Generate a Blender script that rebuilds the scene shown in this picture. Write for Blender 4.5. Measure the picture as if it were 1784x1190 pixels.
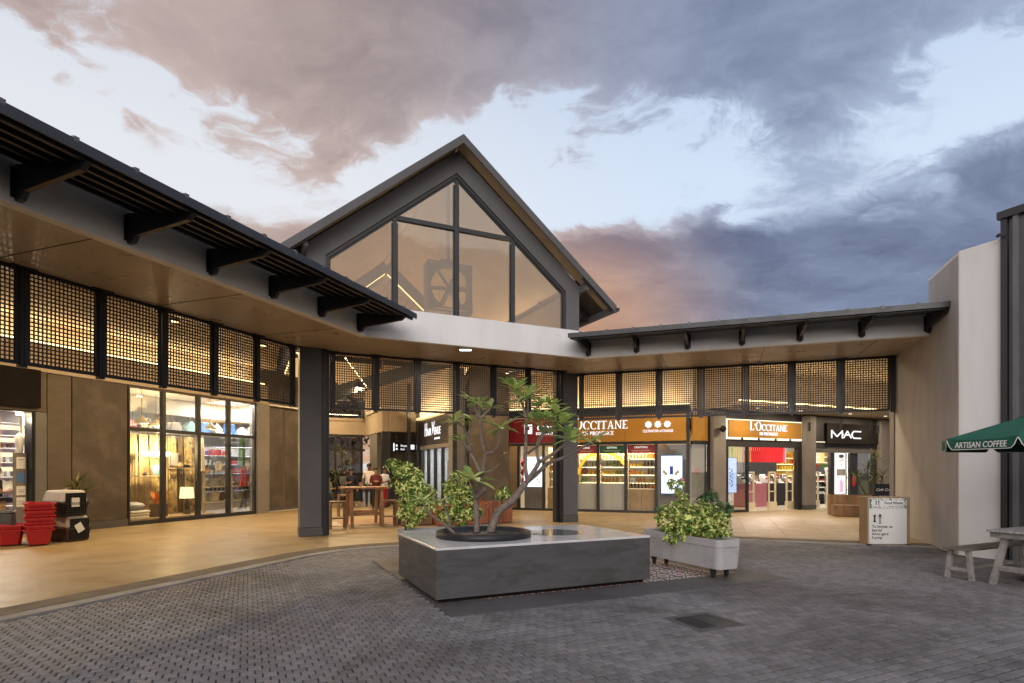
import bpy, math, random
from mathutils import Vector, Matrix
random.seed(11)
R = math.radians
for o in list(bpy.data.objects):
    bpy.data.objects.remove(o)
sc = bpy.context.scene
col = sc.collection

# ------------------------------------------------------------------ camera
FPX, HZ, EYE = 991.0, 818.0, 1.6          # focal length and horizon of the photograph (1784 px wide)
cam_d = bpy.data.cameras.new('camera')
cam_d.sensor_width = 36.0
cam_d.lens = 36.0 * FPX / 1784.0
cam_d.shift_y = (HZ - 595.0) / 1784.0     # level camera with a rising front
cam_d.clip_end = 800.0
cam = bpy.data.objects.new('camera', cam_d)
cam.location = (0, 0, EYE)
cam.rotation_euler = (R(90), 0, 0)
col.objects.link(cam)
sc.camera = cam

# ------------------------------------------------------------------ sky and sun
SUN_ELEV, SUN_AZ = 15.0, 185.0             # the sunset glow lies behind the camera (compass degrees from +Y)
wd = bpy.data.worlds.new('World')
sc.world = wd
wd.use_nodes = True

class NT:
    def __init__(s, nt): s.nt = nt; s.n = nt.nodes; s.l = nt.links
    def put(s, sock, val):
        if hasattr(val, 'is_linked') or hasattr(val, 'links'): s.l.new(val, sock)
        elif val is not None:
            if isinstance(val, (tuple, list)) and len(val) == 3 and sock.type == 'RGBA': val = (*val, 1)
            sock.default_value = val
    def node(s, t, **kw):
        n = s.n.new(t)
        for k, v in kw.items(): setattr(n, k, v)
        return n
    def m(s, op, a, b=None, c=None):
        n = s.node('ShaderNodeMath', operation=op)
        s.put(n.inputs[0], a)
        if b is not None: s.put(n.inputs[1], b)
        if c is not None: s.put(n.inputs[2], c)
        return n.outputs[0]
    def vm(s, op, a, b=None):
        n = s.node('ShaderNodeVectorMath', operation=op)
        s.put(n.inputs[0], a)
        if b is not None:
            if op == 'SCALE': s.put(n.inputs[3], b)
            else: s.put(n.inputs[1], b)
        return n.outputs['Value'] if op in ('DOT_PRODUCT', 'LENGTH') else n.outputs[0]
    def mix(s, f, a, b, mode='MIX'):
        n = s.node('ShaderNodeMix', data_type='RGBA', blend_type=mode)
        s.put(n.inputs[0], f); s.put(n.inputs[6], a); s.put(n.inputs[7], b)
        return n.outputs[2]
    def ss(s, x, a, b, lo=0.0, hi=1.0, kind='SMOOTHSTEP'):
        n = s.node('ShaderNodeMapRange', interpolation_type=kind)
        s.put(n.inputs[0], x); n.inputs[1].default_value = a; n.inputs[2].default_value = b
        n.inputs[3].default_value = lo; n.inputs[4].default_value = hi
        return n.outputs[0]
    def noise(s, vec, scale, detail=4, rough=.55, dist=0.0):
        n = s.node('ShaderNodeTexNoise')
        if vec is not None: s.l.new(vec, n.inputs['Vector'])
        n.inputs['Scale'].default_value = scale; n.inputs['Detail'].default_value = detail
        n.inputs['Roughness'].default_value = rough; n.inputs['Distortion'].default_value = dist
        return n.outputs['Fac']
    def xyz(s, x, y, z):
        n = s.node('ShaderNodeCombineXYZ'); s.put(n.inputs[0], x); s.put(n.inputs[1], y); s.put(n.inputs[2], z)
        return n.outputs[0]
    def sep(s, v):
        n = s.node('ShaderNodeSeparateXYZ'); s.l.new(v, n.inputs[0]); return n.outputs

def build_sky():
    w = NT(wd.node_tree); w.n.clear()
    out = w.node('ShaderNodeOutputWorld'); bg = w.node('ShaderNodeBackground')
    w.l.new(bg.outputs[0], out.inputs[0])
    sky = w.node('ShaderNodeTexSky', sky_type='NISHITA')
    sky.sun_disc = False; sky.sun_elevation = R(4); sky.sun_rotation = R(SUN_AZ)
    sky.air_density = 1.2; sky.dust_density = 2.0; sky.ozone_density = 2.0
    nish = w.vm('SCALE', sky.outputs[0], 0.07)
    tc = w.node('ShaderNodeTexCoord')
    d = w.vm('NORMALIZE', tc.outputs['Generated'])
    x, y, z = w.sep(d)
    zc = w.m('MAXIMUM', z, 0.0)
    den = w.m('ADD', zc, 0.22)
    px = w.m('DIVIDE', x, den); py = w.m('DIVIDE', y, den)
    pl = w.xyz(px, py, 0.0)
    wob = w.m('SUBTRACT', w.noise(pl, 1.1, 5), .5)
    wob2 = w.m('SUBTRACT', w.noise(w.vm('ADD', pl, (3.1, 7.7, 1.3)), 1.3, 5), .5)
    qx = w.m('ADD', px, w.m('MULTIPLY', wob, 1.0)); qy = w.m('ADD', w.m('MULTIPLY', py, 1.2), w.m('MULTIPLY', wob2, .8))
    pl2 = w.xyz(qx, qy, 0.37)
    big = w.noise(pl2, 0.72, 3, .5)
    fine = w.noise(pl2, 1.9, 12, .62)
    fine_b = w.noise(w.vm('ADD', pl2, (.05, -.16, 0)), 1.9, 12, .62)
    relief = w.m('SUBTRACT', fine, fine_b)               # bright tops and dark bellies of each puff
    wisp = w.noise(w.xyz(w.m('ADD', px, w.m('MULTIPLY', wob2, .7)), w.m('MULTIPLY', py, 1.5), 2.2), 4.6, 9, .66)
    az = w.m('ARCTAN2', x, y)                            # 0 ahead, + right
    el = w.m('ARCSINE', z)
    right = w.ss(az, -.35, .40)
    left = w.m('SUBTRACT', 1.0, right)
    # cover: broken deck above, pale gap below it, a heavier bank low on the right
    elw = w.m('ADD', el, w.m('ADD', w.m('MULTIPLY', w.m('SUBTRACT', fine, .5), .36), w.m('MULTIPLY', wob, .14)))
    bank = w.m('MULTIPLY', w.ss(elw, .43, .35), w.ss(az, -.08, .12))
    bank2 = w.m('MULTIPLY', w.ss(elw, .43, .31), w.ss(az, .05, -.35))
    gap = w.m('MULTIPLY', w.ss(elw, .34, .42), w.ss(elw, .60, .48))
    top = w.ss(elw, .46, .58)
    dens = w.m('ADD', w.m('MULTIPLY', big, .75), w.m('MULTIPLY', fine, 1.05))
    dens = w.m('ADD', dens, w.m('MULTIPLY', w.m('SUBTRACT', wisp, .5), .30))
    dens = w.m('SUBTRACT', dens, .915)
    dens = w.m('ADD', dens, w.m('MULTIPLY', bank, .42))
    dens = w.m('ADD', dens, w.m('MULTIPLY', bank2, .20))
    dens = w.m('ADD', dens, w.m('MULTIPLY', top, .17))
    dens = w.m('SUBTRACT', dens, w.m('MULTIPLY', gap, .16))
    cov = w.ss(dens, -.03, .15)
    thick = w.ss(dens, .06, .48)
    # clear air between the clouds
    pale = w.mix(right, (.60, .61, .64), (.50, .58, .70))
    pale = w.mix(w.ss(el, .38, .85), pale, w.mix(right, (.40, .45, .56), (.27, .37, .55)))
    pale = w.mix(0.30, pale, nish, 'ADD')
    # clouds: warm on the left and low down, blue on the right
    warmth = w.m('MAXIMUM', left, w.m('MULTIPLY', w.ss(el, .38, .18), w.ss(az, .55, .06)))
    lit = w.mix(warmth, (.30, .36, .49), (.44, .355, .335))
    belly = w.mix(warmth, (.095, .12, .20), (.14, .112, .125))
    glow = w.m('MULTIPLY', w.ss(el, .47, .27), w.ss(w.m('ABSOLUTE', w.m('ADD', az, .03)), .46, .12))
    lit = w.mix(glow, lit, (.60, .35, .19))
    belly = w.mix(w.m('MULTIPLY', glow, .9), belly, (.36, .20, .145))
    sh_ = w.m('SUBTRACT', w.m('ADD', thick, w.m('MULTIPLY', w.m('SUBTRACT', .5, wisp), .35)), w.m('MULTIPLY', relief, 2.2))
    cl = w.mix(w.ss(sh_, -.1, 1.35, 0.0, 1.0, 'LINEAR'), lit, belly)
    front = w.mix(cov, pale, cl)
    # towards the sunset the same clouds are lit through
    back = w.ss(y, .15, -.55)
    westc = w.mix(cov, (.78, .69, .60), (.56, .45, .37))
    west = w.mix(w.ss(el, .1, 1.1), westc, (.45, .47, .56))
    full = w.mix(back, front, west)
    full = w.mix(w.ss(z, -.02, -.12), full, (.10, .10, .11))
    w.l.new(full, bg.inputs[0])
    bg.inputs[1].default_value = 1.0
build_sky()

sun_d = bpy.data.lights.new('sun', 'SUN')
sun_d.energy = 1.35; sun_d.angle = R(50); sun_d.color = (1.0, .95, .93)
sun = bpy.data.objects.new('sun', sun_d)
sv = Vector((math.sin(R(SUN_AZ)) * math.cos(R(SUN_ELEV + 3)), math.cos(R(SUN_AZ)) * math.cos(R(SUN_ELEV + 3)), math.sin(R(SUN_ELEV + 3))))
sun.rotation_euler = sv.to_track_quat('Z', 'Y').to_euler()
sun.location = (-6, -20, 14)
col.objects.link(sun)

sc.view_settings.view_transform = 'Standard'
sc.view_settings.look = 'None'
sc.view_settings.exposure = 0.38
sc.view_settings.gamma = 1.0
sc.view_settings.use_curve_mapping = False
sc.render.engine = 'CYCLES'
sc.render.resolution_x, sc.render.resolution_y = 1024, 683
sc.cycles.max_bounces = 7
sc.cycles.transparent_max_bounces = 12
sc.cycles.sample_clamp_indirect = 4.0
sc.cycles.caustics_reflective = False
sc.cycles.caustics_refractive = False

# ------------------------------------------------------------------ frames of the place
AW, AG = -20.07, 24.93                     # the two wings; the corner hall lies at 45 degrees between them
def rot2(a, x, y):
    c, s = math.cos(R(a)), math.sin(R(a)); return (c * x - s * y, s * x + c * y)
OW, OH = (0.0, 0.0), (-4.54, 13.95)
OR = tuple(rot2(AW, -1.0, 21.1))           # where the right shopfronts turn
FRAMES = {'W': (OW, AW), 'H': (OH, AG), 'R': (OR, AG), 'P': ((-.895, 6.72), AG), '0': ((0, 0), 0)}
def fw(fr, a, b, z=0.0):
    o, an = FRAMES[fr]; x, y = rot2(an, a, b); return Vector((o[0] + x, o[1] + y, z))
def gnd(u, v, z=0.0):                      # point of the level z seen at photo pixel u, v
    Y = (EYE - z) * FPX / (v - HZ); return Vector(((u - 892) / FPX * Y, Y, z))
def at(u, v, Y):
    return Vector(((u - 892) / FPX * Y, Y, EYE - (v - HZ) / FPX * Y))

# ------------------------------------------------------------------ mesh helpers
class MB:
    def __init__(s): s.v = []; s.f = []; s.m = []; s.cur = 0
    def add(s, vs, fs):
        b = len(s.v); s.v += [tuple(q) for q in vs]
        for f in fs: s.f.append(tuple(b + i for i in f)); s.m.append(s.cur)
        return s
    def mat(s, i): s.cur = i; return s
    def box(s, x0, y0, z0, x1, y1, z1):
        vs = [(x0,y0,z0),(x1,y0,z0),(x1,y1,z0),(x0,y1,z0),(x0,y0,z1),(x1,y0,z1),(x1,y1,z1),(x0,y1,z1)]
        return s.add(vs, [(0,3,2,1),(4,5,6,7),(0,1,5,4),(1,2,6,5),(2,3,7,6),(3,0,4,7)])
    def cbox(s, c, sz, rot=None):
        hx, hy, hz = sz[0]/2, sz[1]/2, sz[2]/2
        b = len(s.v); s.box(-hx,-hy,-hz,hx,hy,hz)
        for i in range(b, len(s.v)):
            q = Vector(s.v[i])
            if rot is not None: q = rot @ q
            s.v[i] = tuple(q + Vector(c))
        return s
    def beam(s, p0, p1, w, h, up=(0,0,1)):
        p0, p1 = Vector(p0), Vector(p1); d = p1 - p0; L = d.length; d.normalize()
        x = d.cross(Vector(up))
        if x.length < 1e-4: x = d.cross(Vector((0,1,0)))
        x.normalize(); z = x.cross(d)
        m = Matrix((x, d, z)).transposed()
        return s.cbox((p0 + p1) / 2, (w, L, h), m)
    def extrude(s, poly, vec):
        n = len(poly); a = [Vector(q) for q in poly]; b = [q + Vector(vec) for q in a]
        fs = [tuple(range(n))[::-1], tuple(range(n, 2*n))] + [(i, (i+1) % n, n + (i+1) % n, n + i) for i in range(n)]
        return s.add(a + b, fs)
    def prism(s, poly, z0, z1):
        return s.extrude([(q[0], q[1], z0) for q in poly], (0, 0, z1 - z0))
    def cyl(s, p0, p1, r0, r1=None, n=12, caps=True):
        r1 = r0 if r1 is None else r1
        return s.tube([p0, p1], [r0, r1], n, caps)
    def tube(s, pts, rad, n=8, caps=True):
        pts = [Vector(q) for q in pts]; b = len(s.v); N = len(pts); pu = None
        for i, q in enumerate(pts):
            d = (pts[min(i+1, N-1)] - pts[max(i-1, 0)]).normalized()
            if pu is None:
                ref = Vector((0,0,1)) if abs(d.z) < .9 else Vector((1,0,0))
                u = d.cross(ref).normalized()
            else: u = (pu - d * pu.dot(d)).normalized()
            pu = u; w = d.cross(u); r = rad[i] if isinstance(rad, (list, tuple)) else rad
            for k in range(n):
                a = 2*math.pi*k/n; s.v.append(tuple(q + (u*math.cos(a) + w*math.sin(a))*r))
        for i in range(N-1):
            for k in range(n):
                s.f.append((b+i*n+k, b+i*n+(k+1)%n, b+(i+1)*n+(k+1)%n, b+(i+1)*n+k)); s.m.append(s.cur)
        if caps:
            s.f.append(tuple(b+k for k in range(n))[::-1]); s.m.append(s.cur)
            s.f.append(tuple(b+(N-1)*n+k for k in range(n))); s.m.append(s.cur)
        return s
    def lathe(s, prof, c=(0,0,0), n=20, sx=1.0, sy=1.0):
        b = len(s.v); N = len(prof)
        for r, z in prof:
            for k in range(n):
                a = 2*math.pi*k/n; s.v.append((c[0]+r*sx*math.cos(a), c[1]+r*sy*math.sin(a), c[2]+z))
        for i in range(N-1):
            for k in range(n):
                s.f.append((b+i*n+k, b+i*n+(k+1)%n, b+(i+1)*n+(k+1)%n, b+(i+1)*n+k)); s.m.append(s.cur)
        if prof[0][0] > 1e-4: s.f.append(tuple(b+k for k in range(n))[::-1]); s.m.append(s.cur)
        if prof[-1][0] > 1e-4: s.f.append(tuple(b+(N-1)*n+k for k in range(n))); s.m.append(s.cur)
        return s
    def ball(s, c, r, n=12, mm=8):
        rx, ry, rz = (r, r, r) if not isinstance(r, (tuple, list)) else r
        prof = [(math.sin(math.pi*i/mm), -math.cos(math.pi*i/mm)) for i in range(mm+1)]
        b = len(s.v)
        s.lathe([(p[0], p[1]) for p in prof], (0,0,0), n)
        for i in range(b, len(s.v)):
            q = s.v[i]; s.v[i] = (c[0]+q[0]*rx, c[1]+q[1]*ry, c[2]+q[2]*rz)
        return s
    def build(s, name, mats, root=None, smooth=False, bevel=0.0, org=None):
        me = bpy.data.meshes.new(name)
        o = Vector((0,0,0))
        if root is not None: o = ORG.get(root.name, o)
        if org is not None: o = Vector(org)
        me.from_pydata([(q[0]-o.x, q[1]-o.y, q[2]-o.z) for q in s.v], [], s.f)
        if not isinstance(mats, (list, tuple)): mats = [mats]
        for mm in mats: me.materials.append(mm)
        if len(mats) > 1: me.polygons.foreach_set('material_index', s.m)
        if smooth: me.polygons.foreach_set('use_smooth', [True]*len(me.polygons))
        me.update()
        ob = bpy.data.objects.new(name, me); col.objects.link(ob)
        if root is not None: ob.parent = root; ORG[ob.name] = o
        if bevel:
            bv = ob.modifiers.new('bevel', 'BEVEL'); bv.width = bevel; bv.segments = 2; bv.limit_method = 'ANGLE'
        return ob
ORG = {}
def tag(o, label=None, cat=None, group=None, kind=None):
    if label: o['label'] = label
    if cat: o['category'] = cat
    if group: o['group'] = group
    if kind: o['kind'] = kind
    return o
def thing(name, label, cat, fr='0', a=0.0, b=0.0, z=0.0, turn=0.0, group=None):
    """Empty at the base of a thing; its parts are modelled in the coordinates of frame fr."""
    o = bpy.data.objects.new(name, None); o.empty_display_size = .2; col.objects.link(o)
    o.location = fw(fr, a, b, z); o.rotation_euler = (0, 0, R(FRAMES[fr][1] + turn))
    ORG[o.name] = Vector((a, b, z)) if turn == 0 else Vector((0, 0, 0))
    return tag(o, label, cat, group)
def single(mb, name, mats, label, cat, fr='0', a=0.0, b=0.0, z=0.0, turn=0.0, group=None, smooth=False, bevel=0.0):
    """A thing that is one mesh, modelled round its own base."""
    ob = mb.build(name, mats, None, smooth, bevel)
    ob.location = fw(fr, a, b, z); ob.rotation_euler = (0, 0, R(FRAMES[fr][1] + turn))
    return tag(ob, label, cat, group)
def struct(ob): ob['kind'] = 'structure'; return ob
def place_frame(ob, fr):
    ob.location = fw(fr, 0, 0, 0); ob.rotation_euler = (0, 0, R(FRAMES[fr][1])); return ob
def copy_tree(o, parent=None):
    c = o.copy(); col.objects.link(c); c.parent = parent
    for ch in list(o.children): copy_tree(ch, c)
    return c
def lamp(kind, name, root, loc, energy, colr, size=.2, size_y=None, rot=(0,0,0), spot=None, spread=None):
    ld = bpy.data.lights.new(name, kind); ld.energy = energy; ld.color = colr
    if kind == 'AREA':
        ld.size = size
        if size_y: ld.shape = 'RECTANGLE'; ld.size_y = size_y
        if spread: ld.spread = R(spread)
    else:
        ld.shadow_soft_size = size
        if spot: ld.spot_size = R(spot); ld.spot_blend = .8
    ob = bpy.data.objects.new(name, ld); col.objects.link(ob)
    ob.parent = root; ob.location = Vector(loc) - ORG.get(root.name, Vector((0,0,0))); ob.rotation_euler = rot
    return ob
ORD = ['first','second','third','fourth','fifth','sixth','seventh','eighth','ninth','tenth','eleventh','twelfth']

# ------------------------------------------------------------------ materials
MT = {}
def M(name, c, rough=.6, var=.12, scale=2.0, bump=0.0, bscale=60.0, metal=0.0, spec=.4, c2=None, c2amt=.5, c2scale=.8,
      emit=0.0, stretch=None, obj=False, grain=0.0, rvar=.1, isl=0.0, trans=0.0):
    m = bpy.data.materials.new(name); m.use_nodes = True; t = NT(m.node_tree)
    b = t.n['Principled BSDF']
    if obj:
        pos = t.node('ShaderNodeTexCoord').outputs['Object']
    else:
        pos = t.node('ShaderNodeNewGeometry').outputs['Position']
    if stretch: pos = t.vm('MULTIPLY', pos, stretch)
    n1 = t.noise(pos, scale, 6, .6)
    k = t.ss(n1, .25, .75, 1 - var, 1 + var, 'LINEAR')
    base = c
    if c2 is not None:
        n2 = t.noise(pos, c2scale, 7, .65, .6)
        base = t.mix(t.m('MULTIPLY', t.ss(n2, .42, .68), c2amt), c, c2)
    if grain:
        n3 = t.noise(pos, bscale * 2, 3, .6)
        k = t.m('MULTIPLY', k, t.ss(n3, .3, .7, 1 - grain, 1 + grain, 'LINEAR'))
    if isl:
        gi = t.node('ShaderNodeNewGeometry').outputs['Random Per Island']
        ob = t.node('ShaderNodeObjectInfo').outputs['Random']
        r = t.m('FRACT', t.m('ADD', gi, ob))
        k = t.m('MULTIPLY', k, t.ss(r, 0, 1, 1 - isl, 1 + isl, 'LINEAR'))
    cc = t.vm('SCALE', base if not isinstance(base, tuple) else t.xyz(*base), k)
    t.l.new(cc, b.inputs['Base Color'])
    b.inputs['Metallic'].default_value = metal
    b.inputs['Specular IOR Level'].default_value = spec
    if rvar: t.put(b.inputs['Roughness'], t.ss(t.noise(pos, scale * 1.7, 5), .25, .75, max(.03, rough - rvar), min(1, rough + rvar), 'LINEAR'))
    else: b.inputs['Roughness'].default_value = rough
    if bump:
        bn = t.node('ShaderNodeBump'); bn.inputs['Strength'].default_value = bump; bn.inputs['Distance'].default_value = .01
        t.l.new(t.noise(pos, bscale, 6, .6), bn.inputs['Height']); t.l.new(bn.outputs[0], b.inputs['Normal'])
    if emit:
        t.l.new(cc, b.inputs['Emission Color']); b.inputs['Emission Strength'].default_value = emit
    if trans:
        b.inputs['Transmission Weight'].default_value = trans
    MT[name] = m
    return m
def EM(name, c, s):
    m = bpy.data.materials.new(name); m.use_nodes = True; t = NT(m.node_tree); t.n.clear()
    o = t.node('ShaderNodeOutputMaterial'); e = t.node('ShaderNodeEmission')
    e.inputs[0].default_value = (*c, 1); e.inputs[1].default_value = s
    t.l.new(e.outputs[0], o.inputs[0]); MT[name] = m
    return m
def GLASS(name, tint=(1,1,1), refl=1.0, base=0.0, rough=0.0, gtint=(1,1,1)):
    m = bpy.data.materials.new(name); m.use_nodes = True; t = NT(m.node_tree); t.n.clear()
    o = t.node('ShaderNodeOutputMaterial'); tr = t.node('ShaderNodeBsdfTransparent'); gl = t.node('ShaderNodeBsdfGlossy')
    tr.inputs[0].default_value = (*tint, 1); gl.inputs[0].default_value = (*gtint, 1); gl.inputs['Roughness'].default_value = rough
    fr = t.node('ShaderNodeFresnel'); fr.inputs[0].default_value = 1.5
    mx = t.node('ShaderNodeMixShader')
    t.put(mx.inputs[0], t.m('MINIMUM', t.m('ADD', t.m('MULTIPLY', fr.outputs[0], refl), base), .95))
    t.l.new(tr.outputs[0], mx.inputs[1]); t.l.new(gl.outputs[0], mx.inputs[2]); t.l.new(mx.outputs[0], o.inputs[0])
    MT[name] = m
    return m
M('paver', (.190,.184,.188), .62, .16, 1.1, .5, 130, c2=(.07,.062,.060), c2amt=.7, c2scale=.42, isl=.20, grain=.16, spec=.35)
M('paver_bed', (.010,.009,.009), .9, .2, 3, .4, 60)
M('kerb', (.30,.29,.28), .75, .2, 2, .4, 90, c2=(.15,.14,.13), c2amt=.6, c2scale=1.3, grain=.1)
M('brown_band', (.10,.076,.060), .7, .2, 2, .3, 90, c2=(.06,.047,.038), c2amt=.6)
M('screed', (.30,.225,.125), .42, .10, .9, .12, 30, c2=(.24,.175,.10), c2amt=.7, c2scale=.45, spec=.4, rvar=.14)
M('screed_tile', (.34,.265,.195), .42, .08, 1.3, .1, 40, c2=(.30,.24,.19), c2amt=.5, c2scale=.6, isl=.05, rvar=.14)
M('mat_border', (.10,.095,.095), .6, .2, 1.5, .3, 80, c2=(.05,.045,.045), c2amt=.6)
M('mat_brown', (.21,.165,.14), .6, .18, 2, .2, 80)
M('soffit_conc', (.50,.42,.34), .34, .10, 1.2, .22, 9, c2=(.38,.31,.25), c2amt=.35, c2scale=1.6, grain=.06, spec=.5, rvar=.12)
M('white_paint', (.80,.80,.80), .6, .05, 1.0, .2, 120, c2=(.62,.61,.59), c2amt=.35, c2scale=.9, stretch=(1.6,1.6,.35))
M('offwhite_and_shade', (.47,.455,.45), .65, .08, 1.0, .3, 120, c2=(.33,.31,.30), c2amt=.5, c2scale=.8, stretch=(1.6,1.6,.4))  # darker white: shade put into the block's side walls; also the carrier shell
M('fascia_grey', (.84,.835,.83), .65, .06, 1.0, .12, 100, c2=(.68,.67,.66), c2amt=.4, c2scale=.5)
M('gable_grey', (.125,.127,.135), .6, .08, 1.3, .12, 120, c2=(.11,.11,.115), c2amt=.4)
M('column_grey', (.105,.105,.112), .55, .10, 1.5, .15, 120, c2=(.075,.075,.08), c2amt=.5)
M('black_steel', (.016,.017,.021), .42, .2, 3, .05, 100, metal=.0, spec=.5)
M('dark_steel', (.035,.037,.042), .4, .15, 3, .05, 100, spec=.5)
M('roof_sheet', (.055,.055,.06), .45, .15, 1.5, .08, 60, metal=.3)
M('roof_pale', (.42,.42,.43), .5, .1, 1.5)
M('plaster_brown', (.072,.056,.045), .6, .22, 1.6, .35, 25, c2=(.14,.112,.088), c2amt=.45, c2scale=1.6, grain=.08)
M('board_concrete', (.11,.085,.065), .6, .14, 1.5, .3, 40, c2=(.095,.072,.055), c2amt=.6, c2scale=1.1, stretch=(1,1,5))
M('pier_grey', (.16,.155,.15), .6, .14, 1.5, .2, 60, c2=(.11,.105,.10), c2amt=.5)
M('pier_concrete', (.21,.19,.18), .6, .12, 1.6, .25, 60, c2=(.15,.135,.125), c2amt=.5, grain=.08)
M('concrete_band', (.36,.30,.235), .6, .1, 1.2, .2, 30, c2=(.28,.23,.18), c2amt=.5, c2scale=.9)
M('skirting', (.085,.08,.078), .5, .12, 2)
M('shop_white', (.78,.77,.75), .6, .04, 1)
M('ceil_white', (.70,.68,.64), .7, .04, 1)
M('shop_floor', (.50,.46,.40), .35, .08, 2)
M('ceiling_tan', (.46,.38,.29), .6, .08, .8, .1, 30, c2=(.38,.31,.23), c2amt=.4)
M('timber_ceiling', (.46,.33,.19), .55, .18, 2, .1, 40, stretch=(1,1,1))
M('black_panel', (.012,.010,.010), .8, .1, 2, spec=.1)
M('sign_dark', (.024,.021,.026), .55, .1, 2)
M('ochre', (.36,.175,.022), .55, .08, 1.5, c2=(.30,.14,.018), c2amt=.4)
M('erb_red', (.17,.007,.018), .45, .06, 2)
M('red_banner', (.42,.02,.035), .6, .06, 3)
M('green_banner', (.02,.13,.07), .6, .06, 3)
M('teak', (.34,.17,.075), .5, .25, 3, .15, 60, c2=(.22,.10,.045), c2amt=.6, c2scale=5, isl=.18)
M('redwood', (.30,.105,.055), .5, .22, 3, .15, 60, c2=(.18,.065,.035), c2amt=.6, c2scale=4, isl=.22)
M('brownwood', (.23,.13,.07), .5, .22, 3, .15, 60, c2=(.14,.08,.045), c2amt=.6, c2scale=4, isl=.2)
M('grey_wood', (.30,.285,.27), .7, .2, 5, .3, 60, c2=(.16,.15,.14), c2amt=.7, c2scale=9, isl=.12)
M('dark_grey_wood', (.15,.135,.12), .7, .2, 5, .3, 60, c2=(.09,.08,.075), c2amt=.6, c2scale=9, isl=.15)
M('mosaic', (.42,.41,.42), .5, .1, 8, c2=(.12,.11,.13), c2amt=.9, c2scale=26)
M('block_grey', (.085,.085,.090), .5, .22, 2.2, .3, 35, c2=(.042,.041,.041), c2amt=.75, c2scale=2.2, grain=.10, stretch=(.6,.6,2.6))
M('terrazzo', (.66,.66,.67), .18, .07, 3, 0, c2=(.50,.50,.51), c2amt=.4, c2scale=2.5, spec=.6, rvar=.06)
M('black_pot', (.020,.020,.022), .4, .15, 4)
M('soil', (.035,.025,.018), .95, .4, 20, .8, 60)
M('glass_disc', (.20,.205,.21), .07, .05, 4, spec=.8, rvar=.02)
M('trough', (.44,.44,.45), .55, .12, 2, .2, 60, c2=(.28,.28,.29), c2amt=.55, c2scale=2.2)
M('bark', (.23,.19,.16), .85, .3, 12, .6, 70, c2=(.12,.095,.08), c2amt=.6, c2scale=18)
M('bark_dark', (.10,.075,.055), .85, .3, 12, .6, 70)
M('bench_pad', (.42,.36,.30), .9, .1, 6, .3, 80)
M('canvas_green', (.012,.105,.068), .75, .08, 3, .2, 200)
M('white_trim', (.72,.72,.70), .6, .03, 3)
M('white_print', (.85,.85,.84), .5, .02, 3)
M('black_print', (.015,.015,.015), .5, .02, 3)
M('red_plastic', (.42,.012,.018), .32, .08, 4, spec=.5)
M('grey_plastic', (.11,.125,.125), .45, .08, 4)
M('cream_plastic', (.50,.465,.40), .4, .06, 4)
M('brown_plastic', (.075,.042,.028), .45, .1, 4)
M('black_plastic', (.018,.018,.02), .4, .1, 4)
M('paper', (.80,.79,.77), .7, .03, 4)
M('steel', (.40,.41,.42), .3, .08, 4, metal=.9)
M('alu_grey', (.17,.20,.27), .42, .08, 4, metal=.2)
M('oak', (.40,.27,.15), .5, .15, 4, .1, 50, c2=(.30,.19,.10), c2amt=.5, c2scale=6)
M('counter_grey', (.50,.48,.45), .4, .06, 2)
M('skin_brown', (.20,.10,.06), .55, .06, 6); M('skin_tan', (.36,.20,.13), .55, .06, 6)
M('hair_black', (.012,.010,.009), .5, .2, 8)
M('cloth_white', (.66,.64,.60), .85, .06, 6); M('cloth_black', (.016,.015,.017), .85, .1, 6)
M('cloth_grey', (.10,.10,.105), .85, .12, 20); M('cloth_maroon', (.10,.018,.022), .85, .1, 6)
M('cloth_red', (.34,.02,.025), .85, .1, 6); M('cloth_green', (.13,.125,.09), .85, .1, 6); M('cloth_navy', (.02,.024,.045), .85, .1, 6)
M('curtain_gold', (.62,.47,.22), .8, .1, 4, c2=(.10,.07,.04), c2amt=.95, c2scale=7)
M('curtain_plain', (.46,.36,.20), .8, .05, 3)
M('curtain_dark', (.22,.17,.11), .8, .1, 4, c2=(.08,.06,.045), c2amt=.9, c2scale=12)
M('blue_plate', (.22,.36,.48), .3, .05, 4)
for nm, c in dict(amber=(.38,.16,.03), cream=(.66,.58,.42), white=(.74,.73,.70), green=(.10,.22,.07), brown=(.12,.055,.03), yellow=(.62,.43,.05),
                  red=(.50,.03,.03), orange=(.60,.20,.03), pink=(.60,.22,.30), blue=(.10,.20,.44), black=(.02,.02,.022), grey=(.36,.36,.37), teal=(.26,.40,.44), purple=(.20,.08,.30)).items():
    M('goods_' + nm, c, .4, .08, 5)
WARM, WARM2, NEUT, COOL = (1.0,.72,.38), (1.0,.80,.52), (1.0,.93,.82), (.86,.92,1.0)
EM('led_warm', (1.0,.72,.30), 5.0)
EM('led_white', (.95,.97,1.0), 9.0)
EM('led_soft', (1.0,.86,.60), 1.6)
EM('sign_white', (1.0,.97,1.0), 1.15)
EM('sign_cream', (1.0,.96,.88), 1.0)
EM('bulb', (1.0,.80,.45), 14.0)
EM('shade_lit', (1.0,.74,.32), 4.5)
EM('shade_lamp', (1.0,.78,.42), 1.3)
EM('shelf_led', (1.0,.86,.58), 2.2)
EM('fairy', (1.0,.78,.42), 12.0)
GLASS('shop_glass', (.97,.98,.97), .45)
GLASS('gable_glass', (.64,.63,.61), .9, .22, 0.0, (1.0,.95,.89))
GLASS('dark_glass', (.30,.30,.30), 1.0, .04)

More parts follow.
